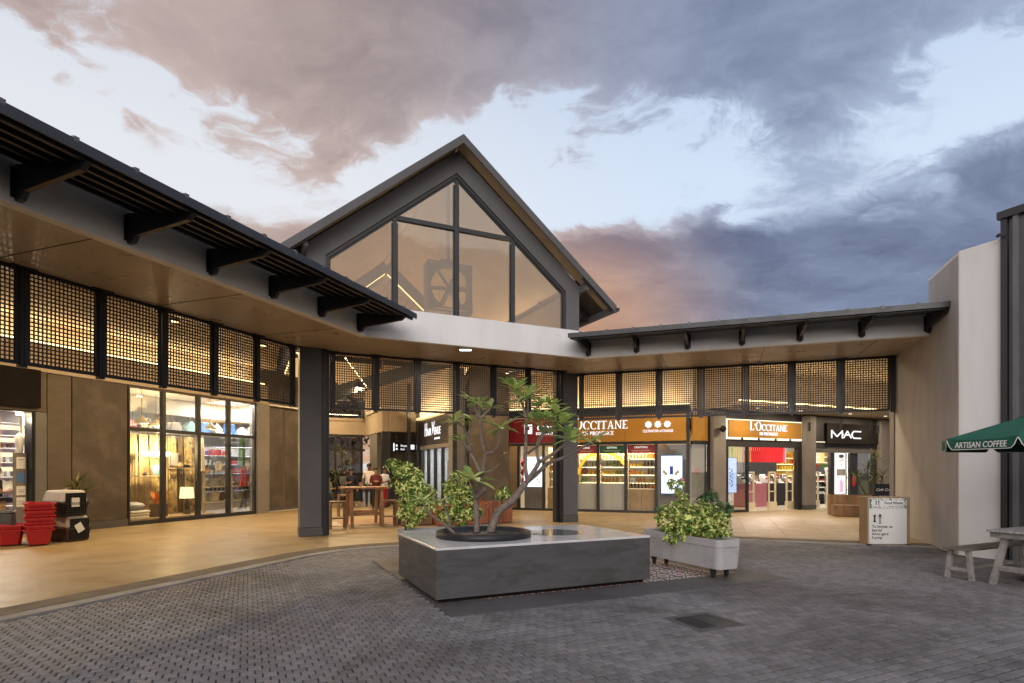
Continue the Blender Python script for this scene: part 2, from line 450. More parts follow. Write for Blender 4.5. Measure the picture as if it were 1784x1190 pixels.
# ================================================================== GROUND
KERB = [(-7.1, -14), (-7.1, 8.6), (-6.95, 9.35), (-6.62, 9.92), (-6.15, 10.42), (-5.4, 11.18), (-4.4, 12.18), (-3.55, 13.0), (-2.95, 13.45), (-2.2, 13.74), (-1.3, 13.85), (4.2, 13.85), (9.0, 13.85)]
def off_line(line, d):
    out = []
    for i, q in enumerate(line):
        a = Vector(line[max(i-1, 0)]); b = Vector(line[min(i+1, len(line)-1)])
        t = (b - a).normalized(); n = Vector((-t.y, t.x)); out.append((q[0] + n.x*d, q[1] + n.y*d))
    return out
def band(name, d0, d1, z, m, root=None):
    a, b = off_line(KERB, d0), off_line(KERB, d1)
    mb = MB(); n = len(a)
    vs = [(q[0], q[1], z) for q in a] + [(q[0], q[1], z) for q in b] + [(q[0], q[1], -.05) for q in a]
    mb.add(vs, [(i, i+1, n+i+1, n+i) for i in range(n-1)] + [(2*n+i, 2*n+i+1, i+1, i) for i in range(n-1)])
    ob = mb.build(name, m)
    place_frame(ob, 'W'); return struct(ob)

gm = MB(); gm.add([(-300,-300,-.032),(300,-300,-.032),(300,300,-.032),(-300,300,-.032)], [(0,1,2,3)])
ground = struct(gm.build('ground', MT['paver_bed']))
band('kerb', -.0, .22, .012, MT['kerb'])
band('border_strip', .22, .62, .016, MT['brown_band'])
inner = off_line(KERB, .60)
fl = MB(); poly = inner + [(12, 13.25+.6), (12, 34), (-26, 34), (-26, -14)]
fl.add([(q[0], q[1], .012) for q in poly], [tuple(range(len(poly)))])
floor = struct(place_frame(fl.build('walkway_floor', MT['screed']), 'W'))
# large floor slabs of the right-hand walkway, laid with open joints
tile_me = None
for i in range(-6, 6):
    for j in range(0, 8):
        p0, q0 = i*.9 - 1.2, 14.6 + j*.9
        if p0 + .9 > 4.15 or p0 < -6 or q0 - 20.2 > 0: continue
        if q0 + .45 - (p0 + .45) > 20.2 or (p0 < -1.6 and q0 < 14.6 + (-1.6 - p0)*.75): continue
        if tile_me is None:
            tm = MB(); tm.box(-.4465,-.4465,-.005,.4465,.4465,.004); ob = tm.build('floor_slab', MT['screed_tile'], floor, bevel=.002); tile_me = ob
        else:
            ob = tile_me.copy(); col.objects.link(ob); ob.parent = floor
        ob.location = (p0+.45, q0+.45, .016)

# ---- cobbled court: rows run along the hall front, half bond
MATG = dict(x0=-.02, y0=-.62, x1=5.18, y1=3.65)      # the tiled bed, in the P frame (origin at the planter corner)
def in_walk(p, q):                                   # inside the kerb line?
    if p < -7.1 + .06: return True
    if q > 13.85 + .06: return True
    return q > 9.3 and (q - p) > 16.58 and p < -2.2
PA, PB = .1085, .0985
cells = []
gx = rot2(AG, 1, 0); hx = rot2(AG, 0, 1)
for j in range(-10, 170):
    for i in range(-150, 190):
        a = (i + (.5 if j % 2 else 0)) * PA; b = 1.2 + j * PB
        X, Y = gx[0]*a + hx[0]*b, gx[1]*a + hx[1]*b
        if Y < 3.4 or Y > 15.2 or abs(X) > .98*Y + .7: continue
        p, q = rot2(-AW, X, Y)
        if in_walk(p, q) or p > 4.12 and q > 12.7: continue
        rx, ry = rot2(-AG, X + .895, Y - 6.72)
        if MATG['x0'] < rx < MATG['x1'] and MATG['y0'] < ry < MATG['y1']: continue
        gxx, gyy = rot2(-AG, X - 2.01, Y - 5.99)
        if abs(gxx) < .265 and abs(gyy) < .25: continue
        cells.append((X, Y))
cells.sort(key=lambda c: (0 if (c[1] > 4.27 and abs(c[0]) < .895*c[1]) else 1, c[1]))
def paver_geo(z=0.0, tx=0.0, ty=0.0, jx=0.0):
    hx_, hy_ = PA/2 - .0046 + jx, PB/2 - .0072
    vs = []
    for (k, zz) in ((1, -.03), (1, -.006), (0, 0.0)):
        ax, ay = (hx_, hy_) if k else (hx_ - .005, hy_ - .005)
        for sx, sy in ((-1,-1),(1,-1),(1,1),(-1,1)):
            vs.append((sx*ax, sy*ay, zz + z + (tx*sx + ty*sy if zz > -.02 else 0)))
    fs = [(0,1,5,4),(1,2,6,5),(2,3,7,6),(3,0,4,7),(4,5,9,8),(5,6,10,9),(6,7,11,10),(7,4,8,11),(8,9,10,11)]
    return vs, fs
pv = None
ca, sa = math.cos(R(AG)), math.sin(R(AG))
fm = MB()
for n, (X, Y) in enumerate(cells):
    z = random.gauss(0, .0013); ang = AG + random.gauss(0, .6)
    if n < 300:
        if pv is None:
            mb = MB(); mb.add(*paver_geo()); ob = pv = mb.build('paver', MT['paver'], ground)
        else:
            ob = pv.copy(); col.objects.link(ob); ob.parent = ground
        ob.location = (X, Y, z); ob.rotation_euler = (random.gauss(0, .008), random.gauss(0, .008), R(ang))
    else:
        vs, fs = paver_geo(z, random.gauss(0, .0007), random.gauss(0, .0007), random.gauss(0, .0008))
        c, s = math.cos(R(ang)), math.sin(R(ang))
        fm.add([(X + c*v[0] - s*v[1], Y + s*v[0] + c*v[1], v[2]) for v in vs], fs)
tag(fm.build('paver_field', MT['paver'], ground), kind='stuff')

# ---- tiled bed under the planters
bed = thing('tiled_bed', 'rectangular floor bed of red and white patterned tiles with dark border under the planters', 'floor bed', 'P', 0, -.6)
mb = MB(); x0, y0, x1, y1 = MATG['x0'], MATG['y0'], MATG['x1'], MATG['y1']
for a, b_, c, d in ((x0,y0,x1,y0+.6395),(x0,y1-.34,x1,y1),(x0,y0+.64,x0+.34,y1-.34),(x1-.34,y0+.64,x1,y1-.34)): mb.box(a,b_,-.03,c,d,.006)
mb.build('dark_border', MT['mat_border'], bed)
mb = MB(); X0, Y0, X1, Y1 = x0+.34, y0+.34, x1-.34, y1-.34
for a, b_, c, d in ((X0,Y1-.30,X1,Y1),(X0,Y0+.30,X0+.30,Y1-.30),(X1-.30,Y0+.30,X1,Y1-.30)): mb.box(a,b_,-.03,c,d,.004)
mb.build('brown_border', MT['mat_brown'], bed)
def tile_mat():
    m = bpy.data.materials.new('pattern_tile'); m.use_nodes = True; t = NT(m.node_tree); b = t.n['Principled BSDF']
    oc = t.node('ShaderNodeTexCoord').outputs['Object']; x, y, z = t.sep(oc)
    ax, ay = t.m('ABSOLUTE', x), t.m('ABSOLUTE', y)
    r = t.m('SQRT', t.m('ADD', t.m('MULTIPLY', x, x), t.m('MULTIPLY', y, y)))
    cross = t.m('MULTIPLY', t.m('LESS_THAN', t.m('MINIMUM', ax, ay), .028), t.m('LESS_THAN', t.m('MAXIMUM', ax, ay), .125))
    dia = t.m('LESS_THAN', t.m('ABSOLUTE', t.m('SUBTRACT', t.m('ADD', ax, ay), .165)), .017)
    corner = t.m('LESS_THAN', t.m('ADD', t.m('ABSOLUTE', t.m('SUBTRACT', ax, .12)), t.m('ABSOLUTE', t.m('SUBTRACT', ay, .12))), .04)
    c = t.mix(dia, (.72,.67,.63), (.10,.05,.045)); c = t.mix(corner, c, (.34,.09,.07)); c = t.mix(cross, c, (.045,.03,.03))
    k = t.ss(t.node('ShaderNodeObjectInfo').outputs['Random'], 0, 1, .85, 1.1, 'LINEAR')
    t.l.new(t.vm('SCALE', c, k), b.inputs['Base Color']); b.inputs['Roughness'].default_value = .5
    return m
ptm = tile_mat(); first = None
nx, ny = 13, 10
sx_, sy_ = (X1-X0-.60)/nx, (Y1-Y0-.60)/ny
for i in range(nx):
    for j in range(ny):
        if first is None:
            mb = MB(); mb.box(-sx_/2+.002, -sy_/2+.002, -.03, sx_/2-.002, sy_/2-.002, .004); ob = first = mb.build('tile', ptm, bed, org=(0,0,0))
        else:
            ob = first.copy(); col.objects.link(ob); ob.parent = bed
        ob.location = Vector((X0+.30+(i+.5)*sx_, Y0+.30+(j+.5)*sy_, random.gauss(.0005,.0006))) - ORG[bed.name]
        ob.rotation_euler = (0, 0, 0)

# ---- drain grate
FRAMES['D'] = ((2.01, 5.99), AG)
dg = thing('drain_grate', 'dark metal drain cover set in the cobbles, slotted on its left half', 'drain cover', 'D')
mb = MB()
mb.box(-.24,-.225,-.03,.24,-.205,.002).box(-.24,.205,-.03,.24,.225,.002).box(-.24,-.205,-.03,-.22,.205,.002).box(.22,-.205,-.03,.24,.205,.002)
mb.build('frame', MT['dark_steel'], dg)
mb = MB(); mb.box(-.305,-.29,-.03,.305,-.226,.0045).box(-.305,.226,-.03,.305,.29,.0045).box(-.305,-.226,-.03,-.241,.226,.0045).box(.241,-.226,-.03,.305,.226,.0045)
mb.build('mortar_collar', MT['mat_border'], dg)
mb = MB(); mb.box(.0,-.203,-.03,.218,.203,.001); mb.build('cover_plate', MT['dark_steel'], dg)
mb = MB()
for i in range(13): mb.box(-.218, -.2+i*.0315, -.03, -.004, -.2+i*.0315+.016, .0005)
mb.build('slot_bars', MT['dark_steel'], dg)

# ================================================================== ARCADE BUILDING
arc = thing('arcade_building', 'single storey shopping arcade with concrete soffit and white fascia round a court corner', 'building', 'W', -9.3, 11.2)
FO = [(-7.15,-12), (-7.15,10.4), (-3.2,14.4), (4.19,14.4)]                 # outer edge of the fascia
def inset(pts, d): return off_line(pts, d)
FI = inset(FO, .16)
mb = MB(); n = 4
sl = [tuple(q) for q in FI] + [(4.19, 17.35), (-4.25, 17.35), (-9.82, 11.6), (-9.82, -12)]
mb.prism(sl, 4.5, 5.05)
mb.build('soffit_slab', MT['soffit_conc'], arc)
# joints of the formwork seen as fine raised fins under the slab
mb = MB()
for q in [x*2.4 - 9.5 for x in range(9)]: MB().box(-9.5, q-.006, 4.494, -7.4, q+.006, 4.499).build('formwork_joint', MT['brown_band'], arc)
for p in (-1.4, 1.0, 3.3): MB().box(p-.006, 14.7, 4.494, p+.006, 16.8, 4.499).build('formwork_joint', MT['brown_band'], arc)
for i, (nm, mm) in enumerate((('left_fascia','fascia_grey'),('corner_fascia','white_paint'),('right_fascia','fascia_grey'))):
    a, b = FO[i], FO[i+1]; c, d = FI[i], FI[i+1]
    mb = MB(); mb.prism([a, b, d, c], 4.46, 5.14); mb.build(nm, MT[mm], arc)
# ring beams behind the screens
mb = MB(); mb.box(-10.25,-12,4.72,-9.84,11.4,5.5); mb.build('beam', MT['soffit_conc'], arc)
mb = MB(); mb.box(-4.1,17.37,4.72,4.18,17.75,5.5); mb.build('beam', MT['soffit_conc'], arc)
# ceilings of the walkways
mb = MB(); mb.prism([(-9.85,-12),(-9.85,11.0),(-16.6,18.0),(-24,18.0),(-24,-12)], 5.3, 5.5); mb.build('ceiling', MT['ceiling_tan'], arc)
mb = MB(); mb.prism([(12,17.4),(-3.9,17.4),(-12.6,26.2),(-12.6,34),(12,34)], 5.3, 5.5); mb.build('ceiling', MT['ceiling_tan'], arc)
# ---- left wing wall, set out along q
PW = -15.67
def lwall(name, q0, q1, z0, z1, m, dp=0.0, th=.25):
    mb = MB(); mb.box(PW - th, q0, z0, PW + dp, q1, z1); return mb.build(name, MT[m], arc)
lwall('wall_panel', 9.862, 11.30, .22, 3.985, 'plaster_brown', .03)
lwall('wall_panel', 9.292, 9.838, .22, 3.985, 'board_concrete', .02)
lwall('wall_panel', 5.6, 9.268, 3.02, 3.985, 'board_concrete', .02)
lwall('door_jamb', 9.03, 9.268, 0, 3.0, 'pier_grey', .03, .3)
lwall('wall_joint', 9.2, 11.2, 0.0, 3.98, 'black_panel', -.04, .12)
lwall('skirting', 9.3, 11.31, .012, .215, 'skirting', .06)
lwall('wall', -12, 5.6, 0, 3.985, 'plaster_brown', .0)
lwall('bulkhead', -12, 16.6, 4.0, 4.70, 'ceiling_tan', .05)
lwall('upper_wall', -12, 16.6, 4.72, 5.3, 'ceiling_tan', -.9, .3)
lwall('bulkhead_shelf', -12, 16.6, 4.60, 4.695, 'ceiling_tan', -.26, 1.0)
lwall('pier', 16.02, 16.58, .012, 3.985, 'pier_concrete', .12)
lwall('wall', 16.6, 18.75, .16, 5.3, 'plaster_brown', -.55)
lwall('skirting', 16.6, 18.75, .012, .155, 'skirting', -.53)
lwall('pier', 18.78, 19.4, .16, 5.3, 'pier_grey', .05)
lwall('skirting', 18.76, 19.42, .012, .155, 'skirting', .07)
# ---- columns
for (x, y, nm) in ((-4.88, 13.73, 'c'), (1.67, 17.42, 'd')):
    p, q = rot2(-AW, x, y)
    cr = Matrix.Rotation(R(45), 3, 'Z')
    mb = MB(); mb.cbox((p, q, 2.36), (.50, .50, 4.28), cr); cobj = mb.build('column', MT['column_grey'], arc, bevel=.012)
    mb = MB(); mb.cbox((p, q, .116), (.53, .53, .20), cr); mb.build('plinth', MT['skirting'], cobj, bevel=.006)
    s = 1 if nm == 'c' else -1
    off = Vector(rot2(45, s*.305, -.16)); mb = MB(); mb.cbox((p+off.x, q+off.y, 2.25), (.09, .16, 4.48), cr); mb.build('steel_channel', MT['black_steel'], cobj)
    off = Vector(rot2(45, s*.40, -.02)); mb = MB(); mb.cbox((p+off.x, q+off.y, 2.25), (.07, .22, 4.48), cr); mb.build('steel_channel', MT['black_steel'], cobj)
# thin conduit band on the right column
# ---- right-hand end block (white) and its soffit return
blk = thing('white_wall_block', 'tall plain white wall block with angled corner at the right end of the arcade', 'wall', 'W', 4.2, 13.0)
c1 = (4.2, 12.85); ch = (4.2+.707*.66, 12.85-.707*.66)
mb = MB(); mb.extrude([(4.2,12.85,0),(4.2,14.5,0),(5.4,14.5,0),(5.4,12.5,0),(ch[0]+.25,ch[1]+.25,0),(ch[0],ch[1],0)], (0,0,5.68))
w1 = mb.build('wall', MT['white_paint'], blk)
mb = MB(); mb.box(4.201,14.502,0,4.6,16.98,5.1); mb.build('inner_wall', MT['offwhite_and_shade'], blk)
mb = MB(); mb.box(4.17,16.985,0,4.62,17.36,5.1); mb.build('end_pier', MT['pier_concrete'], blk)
mb = MB(); mb.box(4.197,12.9,-.01,4.1995,14.499,5.62); mb.build('shaded_side_face', MT['offwhite_and_shade'], blk)  # shade of the turned-away side painted in: darker sheet over the white wall
# ---- corrugated shed at the right edge
shed = thing('corrugated_shed', 'dark grey corrugated metal building at the right edge beside the white wall', 'building', 'W', 5.2, 11.7)
u = Vector((.707,-.707,0)); nrm = Vector((-.707,-.707,0)); s0 = Vector((ch[0],ch[1],0)) + u*.01
def sh(a, out, z): q = s0 + u*a + nrm*out; return (q.x, q.y, z)
mb = MB(); mb.extrude([sh(0,.06,0), sh(.09,.06,0), sh(.09,-.2,0), sh(0,-.2,0)], (0,0,5.98)); mb.build('corner_trim', MT['dark_steel'], shed)
mb = MB(); mb.extrude([sh(-.04,.10,5.99), sh(4,.10,5.99), sh(4,-.3,5.99), sh(-.04,-.3,5.99)], (0,0,.13)); mb.build('parapet_cap', MT['roof_sheet'], shed)
mb = MB(); prof = []
k = 0.10; vs0, fsq = [], []
while k < 4.0:
    prof += [(k, .0), (k+.05, .0), (k+.08, .07), (k+.14, .07), (k+.17, .0)]; k += .19
for a, o_ in prof: vs0 += [sh(a, o_, 0), sh(a, o_, 5.985)]
fsq = [(2*i, 2*i+2, 2*i+3, 2*i+1) for i in range(len(prof)-1)]
mb.add(vs0, fsq); mb.build('cladding', MT['dark_corr'] if 'dark_corr' in MT else M('dark_corr', (.17,.17,.18), .45, .15, 2, metal=.3, c2=(.15,.15,.155), c2amt=.5), shed)
mb = MB(); mb.extrude([sh(.2,-.12,0), sh(4,-.12,0), sh(4,-.3,0), sh(.2,-.3,0)], (0,0,5.98)); mb.build('wall', MT['dark_steel'], shed)
mb = MB(); mb.box(7.2,9.2,0,10.5,13.8,5.7); mb.build('rear_mass', MT['dark_steel'], shed)
mb = MB(); mb.cyl(sh(-.02,.11,5.70), sh(.06,.16,5.70), .03, n=8); mb.build('security_camera', MT['black_plastic'], shed)

# ================================================================== STEEL AWNINGS
def awning(name, label, xr, x_br, W, fr_pt, dirx, diry):
    """runs along dirx from x0 to x1, projects W along diry from the fascia line at fr_pt (frame W)"""
    O = Vector((*fr_pt, 0)); dx, dy = Vector((*dirx, 0)), Vector((*diry, 0))
    aw = thing(name, label, 'awning', 'W', *(O + dx*(xr[1] if dirx[1] else xr[0])).to_2d())
    def pt(a, b, z): q = O + dx*a + dy*b; return (q.x, q.y, z)
    x0, x1 = xr
    zs = lambda b: 4.985 - .165*b/W
    mb = MB(); t = .02
    mb.add([pt(x0,.02,zs(0)), pt(x1,.02,zs(0)), pt(x1,W+.05,zs(W)), pt(x0,W+.05,zs(W)), pt(x0,.02,zs(0)+t), pt(x1,.02,zs(0)+t), pt(x1,W+.05,zs(W)+t), pt(x0,W+.05,zs(W)+t)],
           [(0,1,2,3),(4,7,6,5),(0,4,5,1),(1,5,6,2),(2,6,7,3),(3,7,4,0)])
    sheet = mb.build('roof_sheet', MT['roof_sheet'], aw)
    a = x0 + .3
    while a < x1:                                    # standing ribs on the sheet, each ends at the eave
        mb = MB(); mb.beam(pt(a,.05,zs(0)+.04), pt(a,W+.07,zs(W)+.04), .05, .05); mb.build('rib', MT['dark_corr'] if 'dark_corr' in MT else MT['roof_sheet'], sheet); a += .62
    for b in [W*k for k in (.16,.36,.56,.76,.97)]:
        mb = MB(); mb.beam(pt(x0+.03,b,zs(b)-.05), pt(x1-.03,b,zs(b)-.05), .045, .085); mb.build('purlin', MT['dark_steel'], aw)
    mb = MB(); mb.beam(pt(x0,W+.055,zs(W)-.01), pt(x1,W+.055,zs(W)-.01), .02, .11); mb.build('eave_flashing', MT['dark_steel'], aw)
    for a in x_br:
        mb = MB()
        pl = [pt(a-.03,0.004,4.50), pt(a-.03,.10,4.50), pt(a-.03,.16,4.585), pt(a-.03,W*.93,zs(W)-.17), pt(a-.03,W+.02,zs(W)-.10), pt(a-.03,.06,zs(0)-.10), pt(a-.03,.004,zs(0)-.10)]
        e = dx*.06; mb.extrude(pl, e); br = mb.build('bracket', MT['black_steel'], aw)
        mb = MB(); q0 = Vector(pt(a-.07,.004,4.53)); q1 = Vector(pt(a+.07,.016,4.9)); mb.box(min(q0.x,q1.x),min(q0.y,q1.y),4.53,max(q0.x,q1.x),max(q0.y,q1.y),4.86); mb.build('wall_plate', MT['black_steel'], br)
    return aw
awning('steel_awning', 'long dark steel awning on tapered brackets over the left walkway', (-12, 10.52), [3.95+1.24*i for i in range(-4, 6)], 1.12, (-7.15,0), (0,1), (1,0))
awning('steel_awning', 'dark steel awning on tapered brackets above the orange shop signs on the right', (-3.42, 4.42), [-3.17+1.22*i for i in range(7)], 1.08, (0,14.4), (1,0), (0,-1))

# ================================================================== PERFORATED SCREENS
def screen_mesh(w):
    h = 1.40; z0 = 3.10
    fr = MB(); b = .045
    fr.box(.0,-.02,z0,w,.02,z0+b).box(.0,-.02,z0+h-b,w,.02,z0+h).box(0,-.0205,z0+b,b,.0205,z0+h-b).box(w-b,-.0205,z0+b,w,.0205,z0+h-b)
    st = MB(); nx_, nz_ = 16, 22
    px_, pz_ = (w-2*b)/nx_, (h-2*b)/nz_; bw = .021
    for i in range(nx_+1): x = b + i*px_; st.box(max(b+.0005,x-bw/2),-.003,z0+b,min(w-b-.0005,x+bw/2),.003,z0+h-b)
    for j in range(nz_+1): z = z0+b + j*pz_; st.box(b,-.004,max(z0+b+.0005,z-bw/2),w-b,.004,min(z0+h-b-.0005,z+bw/2))
    hg = [MB().cyl((.02,-.03,z0+.1),(.02,-.03,z0+.2),.012,n=6), MB().cyl((.02,-.03,z0+h-.2),(.02,-.03,z0+h-.1),.012,n=6)]
    return fr, st, hg
def screens(fr, pts, label, grp, pl, pgrp):
    """pts: post positions in frame fr, in order"""
    proto = None
    for i in range(len(pts)-1):
        a, b = Vector(pts[i]), Vector(pts[i+1]); d = (b-a); L = d.length; ang = math.degrees(math.atan2(d.y, d.x)); d.normalize()
        w = L - .10; s = a + d*.05
        wp = fw(fr, s.x, s.y)
        if proto is None:
            ro = proto = bpy.data.objects.new('perforated_screen', None); col.objects.link(ro)
            f_, s_, h_ = screen_mesh(w)
            f_.build('frame', MT['black_steel'], ro); s_.build('perforated_sheet', MT['black_steel'], ro)
            for q_ in h_: q_.build('hinge', MT['dark_steel'], ro)
        else: ro = copy_tree(proto)
        ro.location = (wp.x, wp.y, 0); ro.rotation_euler = (0, 0, R(FRAMES[fr][1] + ang)); ro.empty_display_size = .2
        tag(ro, label(i), 'screen', grp)
    pp = None
    for i, q in enumerate(pts):
        a, b = Vector(pts[max(i-1,0)]), Vector(pts[min(i+1,len(pts)-1)]); ang = math.degrees(math.atan2((b-a).y, (b-a).x))
        if pp is None:
            pp = ro = bpy.data.objects.new('screen_post', None); col.objects.link(ro)
            MB().box(-.043,-.05,3.06,-.004,.05,4.47).box(.004,-.05,3.06,.043,.05,4.47).build('post', MT['black_steel'], ro)
            MB().box(-.16,-.09,4.47,.16,.09,4.499).box(-.12,-.03,4.43,.12,.03,4.469).build('head_plate', MT['black_steel'], ro)
        else: ro = copy_tree(pp)
        wp = fw(fr, *q); ro.location = (wp.x, wp.y, 0); ro.rotation_euler = (0,0,R(FRAMES[fr][1]+ang)); ro.empty_display_size = .2
        tag(ro, pl(i), 'post', pgrp)
LP = [(-9.4, 10.75 - 1.1*i) for i in range(8)][::-1]
screens('W', LP, lambda i: f'{ORD[6-i]} black perforated screen from the left column, over the left walkway' , 'perforated screens over the left walkway',
        lambda i: f'{ORD[7-i]} black screen post from the left column, over the left walkway', 'posts of the left screens')
CP = [(.10 + 6.50*i/6, 0.0) for i in range(7)]
screens('H', CP, lambda i: f'{ORD[i]} perforated screen from the left between the two dark columns', 'perforated screens over the hall entrance',
        lambda i: f'{ORD[i]} screen post from the left between the two dark columns', 'posts of the hall screens')
RP = [(-3.97 + 8.1*i/7, 16.95) for i in range(8)]
screens('W', RP, lambda i: f'{ORD[i]} perforated screen right of the right-hand column, above the shops', 'perforated screens over the right walkway',
        lambda i: f'{ORD[i]} screen post right of the right-hand column, above the shops', 'posts of the right screens')

# ================================================================== GABLED HALL  (frame H: s along the front, t inwards)
hall = thing('gabled_hall', 'grey gabled hall with tall glazed gable window rising behind the white fascia', 'building', 'H', 3.37, 0)
SC = 3.37; HW = 3.85
def gz(x, z0): return z0 - .812*abs(x - SC)
mb = MB()
def ring(out, inn, y0, y1):
    n = len(out)
    vs = [(q[0],y0,q[1]) for q in out] + [(q[0],y0,q[1]) for q in inn] + [(q[0],y1,q[1]) for q in out] + [(q[0],y1,q[1]) for q in inn]
    fs = []
    for i in range(n-1):
        fs += [(i,i+1,n+i+1,n+i), (2*n+i,3*n+i,3*n+i+1,2*n+i+1), (n+i,n+i+1,3*n+i+1,3*n+i), (i,2*n+i,2*n+i+1,i+1)]
    fs += [(0,n,3*n,2*n), (n-1,3*n-1,4*n-1,2*n-1)]
    return vs, fs
WHW = 3.40
og = [(SC-HW,4.6),(SC-HW,gz(SC-HW,10.20)),(SC,10.20),(SC+HW,gz(SC+HW,10.20)),(SC+HW,4.6)]
ig = [(SC-WHW,4.6),(SC-WHW,gz(SC-WHW,9.62)),(SC,9.62),(SC+WHW,gz(SC+WHW,9.62)),(SC+WHW,4.6)]
mb.add(*ring(og, ig, .0, .25)); mb.build('gable_wall', MT['gable_grey'], hall)
def inset_g(d): return [(SC-WHW+d,4.6),(SC-WHW+d,gz(SC-WHW+d,9.62-d*1.288)),(SC,9.62-d*1.288),(SC+WHW-d,gz(SC+WHW-d,9.62-d*1.288)),(SC+WHW-d,4.6)]
mb = MB(); mb.add(*ring(inset_g(.001), inset_g(.075), .04, .16)); wf = mb.build('window_frame', MT['dark_steel'], hall)
mb = MB(); mb.add(*ring(inset_g(.075), inset_g(.125), .065, .14)); mb.build('inner_frame', MT['black_steel'], wf)
for x, zt in ((SC, 9.42), (SC-1.68, 8.1), (SC+1.68, 8.1)):
    mb = MB(); mb.box(x-.055,.03,4.6,x+.055,.17,zt); mb.build('mullion', MT['dark_steel'], wf)
    for a_ in (-.085, .056): MB().box(x+a_,.07,4.6,x+a_+.029,.13,zt-.12).build('glazing_bead', MT['black_steel'], wf)
for a, b in ((SC-1.63, SC-.056), (SC+.056, SC+1.63)):
    mb = MB(); mb.box(a,.035,8.07,b,.165,8.18); mb.build('transom', MT['dark_steel'], wf)
zi = 9.62 - .12*1.288
def pane(poly): mb = MB(); mb.extrude([(q[0], .095, q[1]) for q in poly], (0,.012,0)); mb.build('pane', MT['gable_glass'], hall)
e = .03
pane([(SC-WHW+.1,4.6),(SC-1.7,4.6),(SC-1.7,gz(SC-1.7,zi)),(SC-WHW+.1,gz(SC-WHW+.1,zi))])
pane([(SC-1.66,4.6),(SC-.03,4.6),(SC-.03,8.12),(SC-1.66,8.12)])
pane([(SC+.03,4.6),(SC+1.66,4.6),(SC+1.66,8.12),(SC+.03,8.12)])
pane([(SC-1.66,8.13),(SC-.03,8.13),(SC-.03,zi-.02)]); pane([(SC+.03,8.13),(SC+1.66,8.13),(SC+.03,zi-.02)])
pane([(SC+1.7,4.6),(SC+WHW-.1,4.6),(SC+WHW-.1,gz(SC+WHW-.1,zi)),(SC+1.7,gz(SC+1.7,zi))])
# roof: two corrugated slopes, barge boards, soffit lining, eave beams
TH, TE = -.5, 16.0
for sg in (-1, 1):
    def rp(x, dz, y): return (SC + sg*x, y, 10.36 - .812*x + dz)
    mb = MB(); X = 4.82
    vs = [rp(0,0,TH), rp(X,0,TH), rp(X,0,TE), rp(0,0,TE), rp(0,-.05,TH), rp(X,-.05,TH), rp(X,-.05,TE), rp(0,-.05,TE)]
    mb.add(vs, [(0,1,2,3),(4,7,6,5),(0,4,5,1),(1,5,6,2),(2,6,7,3),(3,7,4,0)]); rf = mb.build('roof', MT['roof_sheet'], hall)
    mb = MB(); y = TH + .2
    while y < TE: mb.beam(rp(.02,.02,y), rp(X,.02,y), .03, .04); y += .25
    mb.build('sheet_rib', MT['roof_sheet'], rf)
    mb = MB(); vs = [rp(0,.03,TH-.03), rp(X,.03,TH-.03), rp(X,-.20,TH-.03), rp(0,-.20,TH-.03)]; mb.extrude(vs, (0,.028,0)); mb.build('barge_board', MT['column_grey'], rf)
    mb = MB(); vs = [rp(.02,-.06,TH), rp(X-.05,-.06,TH), rp(X-.05,-.06,-.002), rp(.02,-.06,-.002)]; mb.extrude(vs, (0,0,-.02)); mb.build('soffit_board', MT['timber_ceiling'], rf)
    mb = MB(); vs = [rp(.02,-.07,.26), rp(3.84,-.07,.26), rp(3.84,-.07,TE-.1), rp(.02,-.07,TE-.1)]; mb.extrude(vs, (0,0,-.03)); mb.build('ceiling_lining', MT['timber_ceiling'], hall)
    MB().beam(rp(3.90,-.22,TH+.12), rp(3.90,-.22,TE), .10, .22).build('eave_beam', MT['gable_grey'], rf); MB().beam(rp(4.74,-.14,TH+.02), rp(4.74,-.14,TE), .05, .16).build('eave_beam', MT['gable_grey'], rf)
    for y in (TH+.06, .9, 2.4): mb = MB(); mb.beam(rp(3.72,-.14,y), rp(4.78,-.14,y), .07, .14); mb.build('rafter_end', MT['dark_steel'], rf)
    mb = MB(); mb.beam(rp(X+.03,-.06,TH-.06), rp(X+.03,-.06,TE), .12, .09); mb.build('gutter', MT['dark_steel'], rf)
    mb = MB(); x = SC + sg*3.74
    mb.box(min(x,x+sg*.11), .26, 5.5, max(x,x+sg*.11), TE-.2, 6.98); mb.build('side_wall', MT['ceiling_tan'], hall)
# interior trusses seen through screens and glass
for y in (12.9,):
    tr = MB()
    tr.beam((SC-3.6,y,6.95), (SC,y,9.85), .12, .26); tr.beam((SC+3.6,y,6.95), (SC,y,9.85), .12, .26)
    tr.beam((SC-3.7,y,6.75), (SC+3.7,y,6.75), .10, .20)
    tr.build('truss', MT['black_steel'], hall)
MB().beam((-.3,10.5,4.2), (6.9,5.5,6.3), .14, .5).build('raking_beam', MT['dark_steel'], hall); MB().beam((.0,9.0,6.2), (2.6,10.5,4.4), .08, .14).build('raking_beam', MT['dark_steel'], hall)
